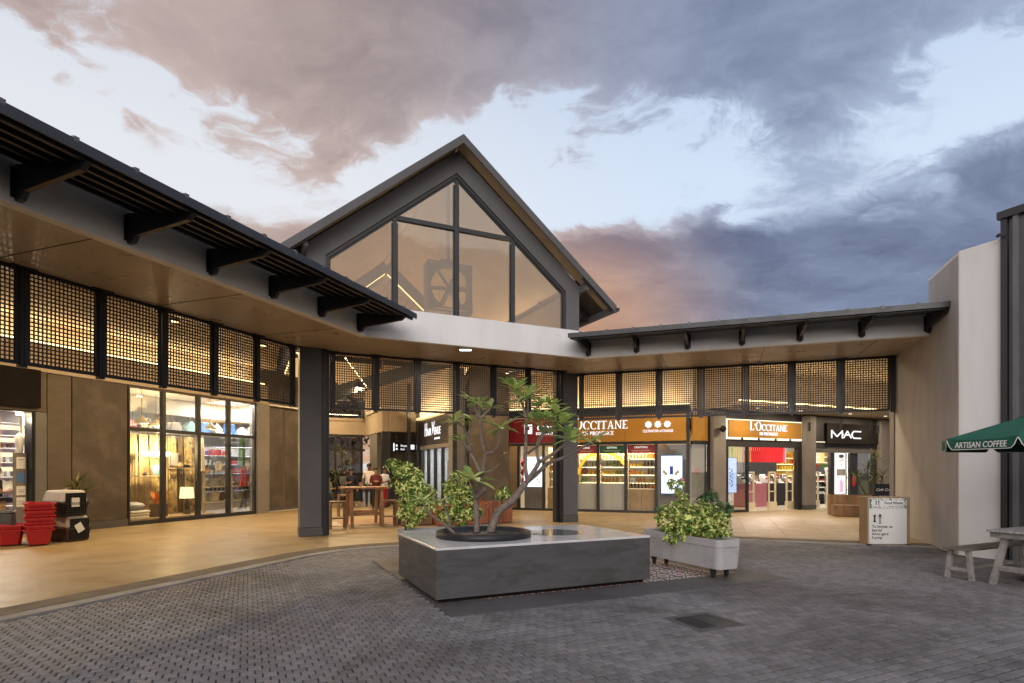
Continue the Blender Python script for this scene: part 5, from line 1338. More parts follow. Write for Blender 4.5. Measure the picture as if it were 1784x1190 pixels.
# pendant tubes in front of the black sign
for i, (x, y, z0) in enumerate(((FU('R',1410,-1.9),-1.9,2.95),(FU('R',1465,-1.6),-1.6,3.12),(FU('R',1518,-1.9),-1.9,3.10),(FU('R',1529,-1.2),-1.2,3.05))):
    t = thing('pendant_tube', f'{ORD[i]} slim black pendant tube from the left before the black shop sign', 'lamp', 'R', x, y, z0, group='pendant tubes before the black sign')
    MB().cyl((x,y,z0),(x,y,z0+.30),.045,n=12).build('tube', MT['black_steel'], t)
    MB().cyl((x,y,z0+.30),(x,y,5.3 if y < -1.5 else 3.78),.006,n=5).build('cable', MT['black_steel'], t)
# ---- hair shop in the hall (frame H, runs along t at s=5.1)
hr = thing('hair_shop', 'hair salon with dark sign and folding glass doors inside the hall', 'shop', 'H', 5.1, 7.4)
MB().box(5.0,5.45,2.62,5.2,9.35,3.70).build('sign_panel', MT['sign_dark'], hr)
MB().box(4.97,5.45,2.44,5.2,9.35,2.60).build('lintel', MT['pier_grey'], hr)
def side_text(body, size, t0, z, **kw):
    vs, fs = text_geo(body, size, **kw)
    mb = MB(); mb.add([(4.985+v.z, t0-v.x, z+v.y) for v in vs], fs); return mb.build('lettering', MT['sign_white'], hr)
side_text('H', .78, 8.50, 3.22, bold=.006, width=.34, shear=.1); side_text('AIR', .42, 8.02, 3.12, bold=.008, width=.62)
side_text('V', .70, 7.50, 3.25, bold=.006, width=.36, shear=.1); side_text('ENUE', .42, 6.92, 3.12, bold=.008, width=.80)
side_text('HAIR AND CARE', .11, 6.95, 2.83, width=.7)
for t_ in [5.5+.95*i for i in range(5)]:
    MB().box(5.02,t_,.02,5.14,t_+.09,2.44).build('door_stile', MT['black_steel'], hr)
for t_ in [5.5+.95*i for i in range(4)]: MB().box(5.07,t_+.09,.05,5.08,t_+.95,2.44).build('door_pane', MT['shop_glass'], hr)
MB().box(6.6,5.4,0,6.7,9.4,3.4).build('back_wall', MT['pier_concrete'], hr)
MB().box(5.2,5.41,0,6.4,5.45,3.4).build('side_wall', MT['shop_white'], hr); MB().box(5.2,9.4,0,6.6,9.5,3.4).build('side_wall', MT['shop_white'], hr)
MB().box(5.2,5.46,2.7,6.6,9.4,2.75).build('shop_ceiling', MT['ceil_white'], hr)
for z in (.6,1.0,1.4,1.8,2.2): MB().box(6.25,5.6,z,6.58,9.2,z+.04).build('wall_shelf', MT['goods_grey'], hr)
for t_ in (6.1,7.0,7.9,8.8): MB().box(6.2,t_,1.0,6.24,t_+.5,2.0).build('mirror', MT['alu_grey'], hr)
lh = thing('shop_ceiling_light', 'cool ceiling light inside the hair salon', 'light', 'H', 5.8, 7.4, 2.66)
MB().box(5.7,6.0,2.66,5.9,8.8,2.69).build('light_bar', MT['led_soft'], lh)
lamp('AREA', 'bar_light', lh, (5.8,7.4,2.64), 70, COOL, .5, 2.8)
# wayfinding sign
wf_ = thing('wayfinding_sign', 'black hanging sign with white arrows and words in the corridor', 'sign', 'H', 4.3, 9.9, 2.4)
MB().box(3.95,9.86,2.38,4.95,9.93,2.76).build('panel', MT['black_panel'], wf_)
MB().cyl((4.1,9.9,2.76),(4.1,9.9,3.25),.01,n=6).cyl((4.8,9.9,2.76),(4.8,9.9,3.25),.01,n=6).build('hanger', MT['black_steel'], wf_)
MB().box(4.66,9.845,2.48,4.86,9.859,2.68).build('pictogram', MT['sign_white'], wf_)
lettering('lettering', 'Shops', .12, MT['sign_white'], wf_, 4.40, 9.855, 2.63, ext=.002); lettering('lettering', 'Exit', .12, MT['sign_white'], wf_, 4.35, 9.855, 2.48, ext=.002)
MB().box(4.05,9.85,2.60,4.12,9.858,2.68).box(4.05,9.85,2.45,4.12,9.858,2.53).build('arrow', MT['sign_white'], wf_)
MB().box(3.945,9.852,2.40,3.99,9.858,2.74).build('edge_mark', MT['sign_white'], wf_)
# ================================================================== WALKWAY LIGHTS
ls = thing('ledge_light', 'warm light strip along the ledge above the left shops', 'light', 'W', PW, 10, 4.7)
MB().box(PW-.16,-8,4.697,PW-.02,16.5,4.75).build('light_strip', MT['led_warm'], ls)
lamp('AREA', 'strip_light', ls, (PW-.05,9.5,4.80), 115, WARM, .16, 13, (R(180),0,0))
for i, (p, q) in enumerate(((-12.6,10.3),(-12.6,7.0),(-12.6,3.6),(-12.6,13.2))):
    t = thing('downlight', f'{ORD[i]} recessed warm downlight of the left walkway ceiling counting from the window' , 'light', 'W', p, q, 5.25, group='left walkway downlights')
    MB().lathe([(.12,0),(.12,.05),(.0,.05)], (p,q,5.245), 16).build('trim', MT['black_steel'], t)
    MB().cyl((p,q,5.238),(p,q,5.243),.09,n=16).build('lens', MT['led_warm'], t)
    lamp('AREA', 'downlight', t, (p,q,5.22), 104, WARM, .18)
for i, (p, q) in enumerate(((-1.5,19.0),(2.0,19.4))):
    t = thing('downlight', f'recessed warm downlight of the right walkway ceiling, {"left" if i==0 else "right"}' , 'light', 'W', p, q, 5.25, group='right walkway downlights')
    MB().lathe([(.12,0),(.12,.05),(.0,.05)], (p,q,5.245), 16).build('trim', MT['black_steel'], t)
    MB().cyl((p,q,5.238),(p,q,5.243),.09,n=16).build('lens', MT['led_warm'], t)
    lamp('AREA', 'downlight', t, (p,q,5.22), 115, WARM2, .18)
hl = thing('hall_strip_light', 'warm light strips along the walls of the gabled hall', 'light', 'H', 3.4, 8, 5.6)
MB().box(-.42,1,5.5,-.36,13.5,5.56).box(7.04,1,5.5,7.10,13.5,5.56).build('light_strip', MT['led_warm'], hl)
lamp('AREA', 'strip_light', hl, (-.30,7.5,5.62), 330, WARM2, .15, 11, (R(180),R(-25),0)); lamp('AREA', 'strip_light', hl, (7.0,7.5,5.62), 330, WARM2, .15, 11, (R(180),R(25),0))
el_ = thing('ledge_light', 'added warm fill strip brightening the upper end wall of the hall', 'light', 'H', 1.5, EW-.1, 4.1)  # added fill: strip, lip and lamp brighten the hall behind the screens
MB().box(-.4,EW-.05,4.055,3.4,EW-.02,4.075).build('light_strip', MT['led_warm'], el_)
MB().box(-.4,EW-.12,3.98,3.4,EW-.09,4.10).build('added_lip', MT['concrete_band'], el_)
lamp('AREA', 'strip_light', el_, (1.5,EW-.7,4.35), 150, WARM, 3.6, .2, (R(168),0,0))
er_ = thing('ledge_light', 'added warm fill strip brightening the wall above the hair salon sign', 'light', 'H', 4.9, 7.5, 3.75)  # added fill lamp for the upper wall; the added lip hides its strip
MB().box(4.93,5.5,3.71,4.98,9.5,3.73).build('light_strip', MT['led_warm'], er_)
MB().box(4.84,5.47,3.68,4.87,9.5,3.80).build('added_lip', MT['concrete_band'], er_)
lamp('AREA', 'strip_light', er_, (4.5,7.4,3.85), 130, WARM, .3, 4.0, (R(180),R(30),0))
fl_ = thing('string_lights', 'string of tiny warm lights running up the hall roof', 'lights', 'H', 2.0, 6, 5)
for k in range(26):
    f = k/25; MB().ball((.9+1.6*f, 6.0+2.2*f, 6.1-1.25*f), .022, 6, 4).build('bulb', MT['fairy'], fl_)
MB().tube([(.9,6.0,6.12),(1.7,7.1,5.47),(2.5,8.2,4.87)], .006, 5).build('cable', MT['black_steel'], fl_)
for i, (s, t_) in enumerate(((2.2,4.2),(2.2,8.6),(1.6,12.0),(6.3,3.2))):
    t = thing('downlight', f'{ORD[i]} warm hall pendant downlight counting inwards from the entrance' if i < 3 else 'warm downlight above the timber planters right of the bar table', 'light', 'H', s, t_, 4.9, group='hall downlights')
    MB().cyl((s,t_,4.9),(s,t_,5.15),.07,n=12).cyl((s,t_,5.15),(s,t_,6.8 if i<3 else 5.3),.008,n=5).build('housing', MT['black_steel'], t)
    MB().cyl((s,t_,4.89),(s,t_,4.899),.055,n=12).build('lens', MT['led_warm'], t)
    lamp('AREA', 'downlight', t, (s,t_,4.88), (130,140,130,80)[i], WARM, .15)
fx = thing('soffit_floodlight', 'small bright white rectangular light on the soffit above the hall screens', 'light', '0', -1.11, 13.6, 4.45)
MB().box(-1.26,13.52,4.455,-.96,13.66,4.499).build('housing', MT['white_trim'], fx)
MB().box(-1.24,13.53,4.449,-.98,13.65,4.4545).build('lens', MT['led_white'], fx)
lamp('AREA', 'floodlight', fx, (-1.11,13.59,4.44), 14, NEUT, .24, .12)
# ================================================================== FAN BEHIND THE GABLE GLASS
fan = thing('ventilation_fan', 'large square ventilation fan with steel blades behind the gable glass', 'fan', 'H', SC, .9, 6.1)
fc = (SC+.10, .85, 6.78); hw = .66
MB().box(fc[0]-hw,fc[1]-.02,fc[2]-hw-.04,fc[0]-hw+.05,fc[1]+.42,fc[2]+hw+.04).box(fc[0]+hw-.05,fc[1]-.02,fc[2]-hw-.04,fc[0]+hw,fc[1]+.42,fc[2]+hw+.04).box(fc[0]-hw+.05,fc[1]-.02,fc[2]+hw-.01,fc[0]+hw-.05,fc[1]+.42,fc[2]+hw+.04).box(fc[0]-hw+.05,fc[1]-.02,fc[2]-hw-.04,fc[0]+hw-.05,fc[1]+.42,fc[2]-hw+.01).build('casing', MT['alu_grey'], fan)
mb = MB(); N = 32; r0 = .57
for k in range(N):
    a0, a1 = 2*math.pi*k/N, 2*math.pi*(k+1)/N
    def sq(a): c, s = math.cos(a), math.sin(a); m_ = (hw-.052)/max(abs(c), abs(s)); return (fc[0]+c*m_, fc[1], fc[2]+s*m_)
    def ci(a): return (fc[0]+r0*math.cos(a), fc[1], fc[2]+r0*math.sin(a))
    mb.extrude([ci(a0), sq(a0), sq(a1), ci(a1)], (0,.02,0))
mb.build('shroud', MT['alu_grey'], fan)
for k in range(6):
    a = 2*math.pi*k/6 + .08; c, s = math.cos(a), math.sin(a); rt = Matrix.Rotation(-a, 3, 'Y') @ Matrix.Rotation(.55, 3, 'X')
    mb = MB(); mb.cbox((fc[0]+c*.33, fc[1]+.12, fc[2]+s*.33), (.46,.012,.15), rt); mb.build('blade', MT['steel'], fan)
MB().cyl((fc[0],fc[1]+.05,fc[2]),(fc[0],fc[1]+.25,fc[2]),.10,n=14).build('hub', MT['alu_grey'], fan)
mb = MB()
for k in range(13): x = fc[0]-.60+.1*k; mb.cyl((x,fc[1]+.40,fc[2]-.62),(x,fc[1]+.40,fc[2]+.62),.004,n=4)
mb.build('guard_wire', MT['steel'], fan)
MB().box(fc[0]-.25,fc[1]+.1,fc[2]+hw+.04,fc[0]+.25,fc[1]+.3,fc[2]+hw+.16).box(fc[0]-.04,fc[1]+.16,fc[2]+hw+.16,fc[0]+.04,fc[1]+.24,9.9).build('hanger', MT['alu_grey'], fan)
# made-up gable with light strips, standing in for a roof reflected in the glass
dm = thing('reflection_gable', 'made-up small timber gable standing in for a reflected lit roof behind the left panes', 'roof', 'H', 1.5, 3.6, 5.5)
for sg in (-1, 1):
    def dp(x, y, z): return (2.02+sg*x, y, 7.66-.85*x+z)
    mb = MB(); mb.extrude([dp(0,2.6,0), dp(1.9,2.6,0), dp(1.9,4.6,0), dp(0,4.6,0)], (0,0,.08)); mb.build('roof_slope', MT['timber_ceiling'], dm)
    MB().beam(dp(.0,2.52,.06), dp(1.95,2.52,.06), .05, .30).build('barge_board', MT['brownwood'], dm)
    mb = MB(); mb.beam(dp(.05,2.58,-.13), dp(1.85,2.58,-.13), .04, .04); mb.build('light_strip', MT['led_warm'], dm)
    mb = MB()
    for k in range(12): mb.beam(dp(.08+.15*k,2.6,-.02), dp(.08+.15*k,4.5,-.02), .02, .03)
    mb.build('lining_board', MT['teak'], dm)

# ================================================================== PLANTS
def leaf_mat(name, a, b, c, mix_pale=.5, rough=.5):
    m = bpy.data.materials.new(name); m.use_nodes = True; t = NT(m.node_tree); bs = t.n['Principled BSDF']
    g = t.node('ShaderNodeNewGeometry'); r = g.outputs['Random Per Island']
    n = t.noise(g.outputs['Position'], 14, 3)
    col_ = t.mix(t.ss(r, .0, 1.0), a, b)
    col_ = t.mix(t.m('MULTIPLY', t.ss(t.m('FRACT', t.m('MULTIPLY', r, 7.31)), 1-mix_pale-.12, 1-mix_pale+.12), t.ss(n, .3, .55, .6, 1.0)), col_, c)
    t.l.new(col_, bs.inputs['Base Color']); bs.inputs['Roughness'].default_value = rough
    bs.inputs['Specular IOR Level'].default_value = .35
    tr = t.node('ShaderNodeBsdfTranslucent'); t.l.new(col_, tr.inputs[0]); mx = t.node('ShaderNodeMixShader'); mx.inputs[0].default_value = .22
    out = [q for q in t.n if q.type == 'OUTPUT_MATERIAL'][0]
    t.l.new(bs.outputs[0], mx.inputs[1]); t.l.new(tr.outputs[0], mx.inputs[2]); t.l.new(mx.outputs[0], out.inputs[0])
    MT[name] = m; return m
leaf_mat('leaf_varieg', (.04,.11,.018), (.19,.33,.05), (.88,.88,.30), .42)
leaf_mat('leaf_green', (.03,.085,.03), (.07,.15,.05), (.14,.22,.08), .2)
leaf_mat('leaf_frangi', (.25,.39,.10), (.44,.56,.16), (.66,.72,.28), .38, .42)
leaf_mat('leaf_palm', (.04,.075,.015), (.10,.13,.03), (.26,.24,.07), .3)
leaf_mat('leaf_tree', (.02,.05,.012), (.05,.10,.025), (.10,.15,.04), .25)
def rnd_dir():
    while True:
        v = Vector((random.uniform(-1,1), random.uniform(-1,1), random.uniform(-1,1)))
        if .05 < v.length < 1: return v.normalized()
def leaflet(mb, p, d, L, w, up, fold=.25, droop=.3):
    d = d.normalized(); side = d.cross(up)
    if side.length < 1e-3: side = d.cross(Vector((1,0,0)))
    side.normalize(); nn = side.cross(d).normalized()
    m1 = p + d*L*.42 - nn*droop*L*.08; e = p + d*L - nn*droop*L*.45
    s1 = side*w*.5
    mb.add([p, m1 + s1 + nn*fold*w*.4, e, m1 - s1 + nn*fold*w*.4, m1], [(0,4,1),(4,2,1),(0,3,4),(4,3,2)])
def whorl(mb, p, n, k, L, w):
    n = n.normalized(); a = n.orthogonal().normalized(); b = n.cross(a); o = random.uniform(0, 6.28); kk = random.choice([.65,.85,1.0,1.0,1.2])
    for i in range(k):
        t = o + 2*math.pi*i/k + random.uniform(-.15,.15); d = (a*math.cos(t) + b*math.sin(t)) + n*random.uniform(-.05,.35)
        leaflet(mb, p, d, L*kk*random.uniform(.8,1.15), w*kk*random.uniform(.85,1.15), n, .3, random.uniform(.3,.9))
def shrub(root, name, blobs, dens, m, L=.07, w=.030):
    """blobs: list of (center, radius); leaves fill the outer shell of each"""
    mb = MB()
    for c, r in blobs:
        n = max(6, int(dens * r * r))
        for _ in range(n):
            d = rnd_dir(); rr = r * (random.uniform(.45, 1.0) ** .6) * random.choice([1, 1, 1, 1.12])
            p = Vector(c) + Vector((d.x*rr, d.y*rr, d.z*rr*.95))
            whorl(mb, p, (d*.9 + Vector((random.gauss(0,.3), random.gauss(0,.3), .45+random.gauss(0,.3)))), random.randint(5, 7), L, w)
    return mb.build(name, MT[m], root)
# ---- planter block with frangipani
pbk = thing('planter_block', 'large dark grey bench block with white terrazzo top in the court', 'planter', 'P', 1.5, .9)
PL, PD, PZ = 3.14, 1.84, .655
MB().box(.07,.07,.0,PL-.07,PD-.07,.055).build('recessed_plinth', MT['black_panel'], pbk)
MB().box(0,0,.055,PL,PD,PZ-.018).build('body', MT['block_grey'], pbk, bevel=.006)
top = MB(); N = 48; pc, pr = (.98,.93), .66
MB().box(.0,.0,PZ-.0175,PL,PD,PZ+.012).build('top_slab', MT['terrazzo'], pbk, bevel=.004)
MB().lathe([(.42,0),(.42,.0035),(0,.0035)], (2.10,.90,PZ+.0125), 40).build('glass_disc', MT['glass_disc'], pbk)
pot = thing('round_pot_rim', 'wide black round pot rim set into the white top of the planter block', 'pot', 'P', pc[0], pc[1], PZ)
MB().lathe([(pr-.10,.03),(pr-.085,.075),(pr-.03,.085),(pr,.075),(pr+.01,.0)], (pc[0],pc[1],PZ+.013), 48).build('rim', MT['black_pot'], pot, smooth=True)
MB().lathe([(pr-.085,.014),(0.25,.022),(.0,.03)], (pc[0],pc[1],PZ), 32).build('soil', MT['soil'], pot, smooth=True)
# ---- frangipani tree (traced branches, given depth)
ft = thing('frangipani_tree', 'bare branched frangipani tree with leaf rosettes growing in the planter block', 'tree', '0', -.45, 8.2, .7)
def px(x, y): return (760 + x*.2437, 650 + y*.2437)
def br(pts, dep, r0, r1, smooth=3):
    P = [at(*px(x, y), d) for (x, y), d in zip(pts, dep)]
    out, rad = [], []
    n = len(P)
    for i in range(n-1):
        a, b = P[max(i-1,0)], P[i]; c, d = P[i+1], P[min(i+2,n-1)]
        for k in range(smooth):
            t = k/smooth; out.append(.5*((2*b) + (c-a)*t + (2*a-5*b+4*c-d)*t*t + (3*b-a-3*c+d)*t**3)); rad.append(i+t)
    out.append(P[-1]); rad.append(n-1)
    rr = [(r0 + (r1-r0)*q/(n-1)) * (1 + .07*math.sin(q*9.1)) for q in rad]
    mb = MB(); mb.tube(out, rr, 8); return mb
BR = [
 ([(290,1165),(288,1000),(285,900),(318,770),(345,640),(350,575)], [8.2,8.2,8.2,8.15,8.1,8.05], .042, .024),
 ([(350,575),(325,470),(318,400),(310,330)], [8.05,8.0,7.98,7.95], .024, .019),
 ([(310,330),(280,260),(262,205)], [7.95,7.9,7.85], .018, .014),
 ([(310,330),(306,270),(305,225)], [7.95,8.05,8.1], .016, .013),
 ([(310,330),(350,290),(388,248)], [7.95,8.0,8.05], .017, .013),
 ([(350,575),(410,560),(448,500),(462,405)], [8.05,7.95,7.85,7.8], .022, .015),
 ([(318,715),(260,600),(215,520),(185,485)], [8.13,8.25,8.35,8.4], .026, .015),
 ([(245,570),(222,450),(185,378),(140,350)], [8.28,8.2,8.1,8.0], .019, .013),
 ([(222,450),(240,400),(256,345)], [8.2,8.25,8.3], .016, .012),
 ([(330,725),(400,695),(462,640)], [8.12,8.3,8.45], .016, .008),
 ([(285,890),(268,820),(252,770)], [8.2,8.05,7.9], .026, .018),
 ([(285,890),(330,850),(352,825)], [8.2,8.1,8.05], .045, .03),
 ([(378,1165),(440,1000),(540,915),(640,785)], [8.25,8.25,8.2,8.15], .062, .044),
 ([(640,785),(700,700),(735,637)], [8.15,8.1,8.05], .036, .030),
 ([(735,637),(830,580),(900,525),(955,480)], [8.05,7.95,7.88,7.8], .027, .016),
 ([(640,785),(720,720),(800,645),(920,600),(1040,535),(1135,478)], [8.15,8.2,8.25,8.3,8.35,8.4], .034, .014),
 ([(650,760),(635,650),(642,480),(645,330)], [8.15,8.2,8.25,8.3], .030, .023),
 ([(645,330),(612,215),(578,130)], [8.3,8.35,8.4], .021, .014),
 ([(645,330),(655,250),(652,180)], [8.3,8.2,8.1], .018, .013),
 ([(648,320),(700,265),(745,225)], [8.3,8.4,8.5], .017, .013),
 ([(655,572),(725,515),(768,430),(792,345)], [8.22,8.05,7.95,7.9], .020, .014),
 ([(735,637),(718,545),(745,450),(800,420),(875,378)], [8.05,8.1,8.2,8.25,8.3], .025, .013),
 ([(770,425),(780,370),(850,310)], [8.2,8.3,8.35], .016, .012),
 ([(440,1000),(425,975)], [8.25,8.2], .05, .03),
 ([(135,1150),(60,1085),(-40,1010),(-95,925)], [8.05,8.0,7.95,7.9], .024, .014),
 ([(95,1110),(90,1030),(45,935)], [8.05,8.0,7.95], .016, .012),
 ([(300,1075),(345,985),(395,920)], [8.2,8.3,8.4], .008, .004),
]
for i, b in enumerate(BR): br(*b).build('trunk' if i in (0, 12) else 'branch', MT['bark'], ft, smooth=True)
ROS = [((262,195),7.85,8,.20),((305,215),8.1,7,.13),((392,240),8.05,8,.17),((462,390),7.8,11,.26),((180,475),8.4,9,.21),((132,345),8.0,9,.21),((256,335),8.3,8,.20),
 ((480,585),8.45,3,.07),((250,755),7.9,12,.28),((35,915),7.95,7,.17),((-100,905),7.9,9,.18),((968,470),7.8,12,.26),((1142,465),8.4,9,.20),
 ((560,110),8.4,13,.24),((650,165),8.1,12,.23),((750,215),8.5,12,.22),((792,330),7.9,12,.25),((890,360),8.3,13,.25),((862,290),8.35,13,.25),((680,340),8.0,8,.2),((740,370),7.95,9,.22),((930,420),8.1,10,.24),((600,200),8.5,8,.2),((820,240),8.55,9,.2)]
for (x, y), dpt, k, L in ROS:
    mb = MB(); p = at(*px(x, y), dpt)
    for i in range(int(k*1.35)):
        a = 2.4*i + random.uniform(-.2,.2); el = random.uniform(-.15,.75)
        d = Vector((math.cos(a)*math.cos(el), math.sin(a)*math.cos(el), math.sin(el))); up = Vector((0,0,1))
        l = L*1.38*random.uniform(.7,1.1); w = l*.30; side = d.cross(up).normalized(); nn = side.cross(d).normalized()
        q = p + Vector((0,0,random.uniform(-.03,.02))); pts = []
        prof = [(0,.10),(.25,.55),(.55,1.0),(.8,.7),(1.0,.03)]; dr = random.uniform(.1,.45)
        vs = []
        for f, ww in prof:
            c = q + d*l*f - Vector((0,0,1))*dr*l*f*f*.55; vs += [c + side*w*.5*ww + nn*w*.12*ww, c, c - side*w*.5*ww + nn*w*.12*ww]
        fs = []
        for j in range(4): b_ = 3*j; fs += [(b_,b_+1,b_+4,b_+3),(b_+1,b_+2,b_+5,b_+4)]
        mb.add(vs, fs)
    mb.build('leaf_rosette', MT['leaf_frangi'], ft, smooth=False)
# ---- concrete trough planters
def trough(fr, L, W, root):
    def rr(L_, W_, r, n=5):
        out = []
        for cx, cy, a0 in ((L_/2-r,W_/2-r,0),(-L_/2+r,W_/2-r,90),(-L_/2+r,-W_/2+r,180),(L_/2-r,-W_/2+r,270)):
            for k in range(n+1): a = R(a0+90*k/n); out.append((cx+r*math.cos(a), cy+r*math.sin(a)))
        return out
    o0, o1 = rr(L-.06,W-.05,.09), rr(L,W,.10); n = len(o0)
    i1, i0 = rr(L-.07,W-.07,.07), rr(L-.09,W-.09,.06)
    mb = MB(); loops = [(o0,.15),(o1,.46),(o1,.58),(i1,.58),(i0,.50)]
    vs = [(q[0],q[1],z) for o_, z in loops for q in o_]
    fs = [(k*n+i, k*n+(i+1)%n, (k+1)*n+(i+1)%n, (k+1)*n+i) for k in range(4) for i in range(n)] + [tuple(range(n))[::-1]]
    mb.add(vs, fs); b_ = mb.build('body', MT['trough'], root, smooth=False)
    mb = MB(); mb.add([(q[0],q[1],.465) for q in rr(L+.006,W+.006,.103)] + [(q[0],q[1],.475) for q in rr(L+.006,W+.006,.103)], [(i,(i+1)%n,n+(i+1)%n,n+i) for i in range(n)]); mb.build('groove', MT['kerb'], b_)
    mb = MB(); mb.add([(q[0],q[1],.51) for q in i0], [tuple(range(n))]); mb.build('soil', MT['soil'], root)
    for sx in (-1,1):
        for sy in (-1,1): MB().lathe([(.026,0),(.045,.10),(.05,.15)], (sx*(L/2-.22), sy*(W/2-.10), 0.004), 10).build('foot', MT['black_plastic'], root)
t1 = thing('trough_planter', 'pale concrete trough planter on black feet right of the planter block', 'planter', '0', 2.80, 9.05, turn=AG-90)
trough('0', 1.78, .46, t1)
t2 = thing('trough_planter', 'pale concrete trough planter mostly hidden behind the planter block', 'planter', '0', -1.10, 9.98, turn=AG)
trough('0', 1.75, .46, t2)
s1_ = thing('schefflera_shrub', 'variegated yellow green shrub filling the right concrete trough', 'shrub', '0', 2.8, 9.05, .5)
ca_ = lambda u, v, Y, r: (at(u, v, Y), r*Y/FPX)
shrub(s1_, 'foliage', [ca_(*q) for q in ((1165,908,9.5,24),(1160,893,9.6,16),(1188,893,9.3,24),(1205,912,9.0,28),(1232,905,8.95,28),(1255,912,8.8,22),(1240,925,8.65,22),(1200,928,8.85,20),(1180,925,9.1,20),(1222,892,9.1,22),(1262,925,8.7,14),(1170,935,8.95,12),(1190,872,9.3,9),(1198,880,9.3,9),(1184,858,9.3,9),(1176,847,9.3,10),(1185,842,9.3,8),(1167,840,9.3,7),(1192,865,9.3,8))], 1800, 'leaf_varieg', .068, .029)
shrub(s1_, 'green_foliage', [ca_(*q) for q in ((1240,862,9.4,13),(1230,872,9.4,13),(1244,875,9.3,12),(1262,886,9.1,15),(1252,893,9.2,14),(1272,893,9.0,9),(1222,868,9.4,8),(1146,886,9.6,7))], 1500, 'leaf_green', .055, .026)
mb = MB()
for pts in ([(1205,945),(1202,915),(1196,880),(1186,850)], [(1225,945),(1230,905),(1236,870)], [(1185,940),(1175,915)], [(1245,940),(1258,900)]):
    mb.tube([at(u, v, 9.1) for u, v in pts], [.012-.002*i for i in range(len(pts))], 6)
mb.build('stem', MT['bark'], s1_)
MB().ball(at(1188,836,9.25), .035, 8, 6).build('flower', MT['goods_pink'], s1_)
s2_ = thing('schefflera_shrub', 'tall variegated shrub behind the left end of the planter block', 'shrub', '0', -1.75, 9.75, .5)
shrub(s2_, 'foliage', [ca_(*q) for q in ((684,808,9.7,11),(697,818,9.7,16),(700,840,9.7,20),(718,832,9.7,20),(725,855,9.7,24),(742,862,9.7,20),(715,875,9.7,22),(733,888,9.7,18),(752,878,9.7,13),(705,893,9.7,14),(717,905,9.7,12),(712,815,9.7,10))], 1500, 'leaf_varieg', .075, .030)
mb = MB()
for pts in ([(706,925),(706,890),(702,850),(695,818)], [(707,922),(720,880),(732,850)]): mb.tube([at(u, v, 9.75) for u, v in pts], [.016,.013,.01,.008][:len(pts)], 6)
mb.build('stem', MT['bark_dark'], s2_)
s3_ = thing('schefflera_shrub', 'rounded variegated shrub behind the frangipani trunk', 'shrub', '0', -.75, 10.2, .5)
shrub(s3_, 'foliage', [ca_(*q) for q in ((795,838,10.1,16),(782,850,10.1,14),(805,862,10.1,22),(788,880,10.1,22),(815,885,10.1,22),(800,900,10.1,20),(822,868,10.1,14),(830,895,10.1,12),(775,895,10.1,14),(812,828,10.1,12),(785,905,10.1,12))], 1500, 'leaf_varieg', .075, .030)
MB().tube([at(800,925,10.1), at(802,890,10.1), at(800,850,10.1)], [.014,.012,.008], 6).build('stem', MT['bark_dark'], s3_)
s4_ = thing('schefflera_shrub', 'small variegated tuft right of the frangipani trunk', 'shrub', '0', -.2, 10.3, .5)
shrub(s4_, 'foliage', [ca_(*q) for q in ((876,856,10.3,11),(884,863,10.3,9),(870,866,10.3,8))], 2000, 'leaf_varieg', .07, .03)
MB().tube([at(868,925,10.3), at(872,890,10.3), at(876,860,10.3)], [.009,.008,.006], 6).build('stem', MT['bark_dark'], s4_)
# ---- spiky palms
def palm(name, label, base, trunks, nleaf, L, m='leaf_palm', pot=None):
    t = thing(name, label, 'plant', '0', base.x, base.y, base.z)
    mb = MB(); tb = MB()
    for (dx, dy, h) in trunks:
        tp = base + Vector((dx, dy, h)); tb.tube([base + Vector((dx*.3, dy*.3, 0)), base + Vector((dx*.8, dy*.8, h*.6)), tp], [.03,.022,.018], 6)
        for i in range(nleaf):
            a = random.uniform(0, 6.28); el = random.uniform(-.25, 1.2); d = Vector((math.cos(a)*math.cos(el), math.sin(a)*math.cos(el), math.sin(el)))
            s = tp + Vector((0,0,random.uniform(-.35,.02)*min(1,h)))
            leaflet(mb, s, d, L*random.uniform(.7,1.1), L*.085, Vector((0,0,1)), .3, random.uniform(.3,1.0))
    tb.build('trunk', MT['bark_dark'], t); mb.build('fronds', MT[m], t)
    if pot: MB().lathe([(pot*.7,0),(pot,.40),(pot*.92,.40),(pot*.9,.36),(0,.36)], tuple(base-Vector((0,0,.36))), 16).build('pot', MT['black_pot'], t)
palm('potted_palm', 'spiky palm beside the black shop sign pier on the right', Vector(fw('R', FU('R',1518,-1.9), -1.9, .6)), [(-.15,0,1.15),(.25,.1,1.55),(0,-.2,.85),(.45,0,.8),(-.5,.1,.75)], 34, .48, pot=.26)
palm('potted_palm', 'golden lit palm behind the standing people in the hall', Vector(fw('H', FU('H',594,11.0), 11.0, .5)), [(-.2,0,1.0),(.25,0,1.45),(0,.2,1.9),(.3,.2,.9)], 40, .55, pot=.3)
palm('spiky_plant', 'thin dark spiky plant behind the pet carriers', Vector(fw('W', -15.0, 9.55, .45)), [(0,0,.80),(.05,.05,.62)], 26, .58, 'leaf_palm', pot=.2)
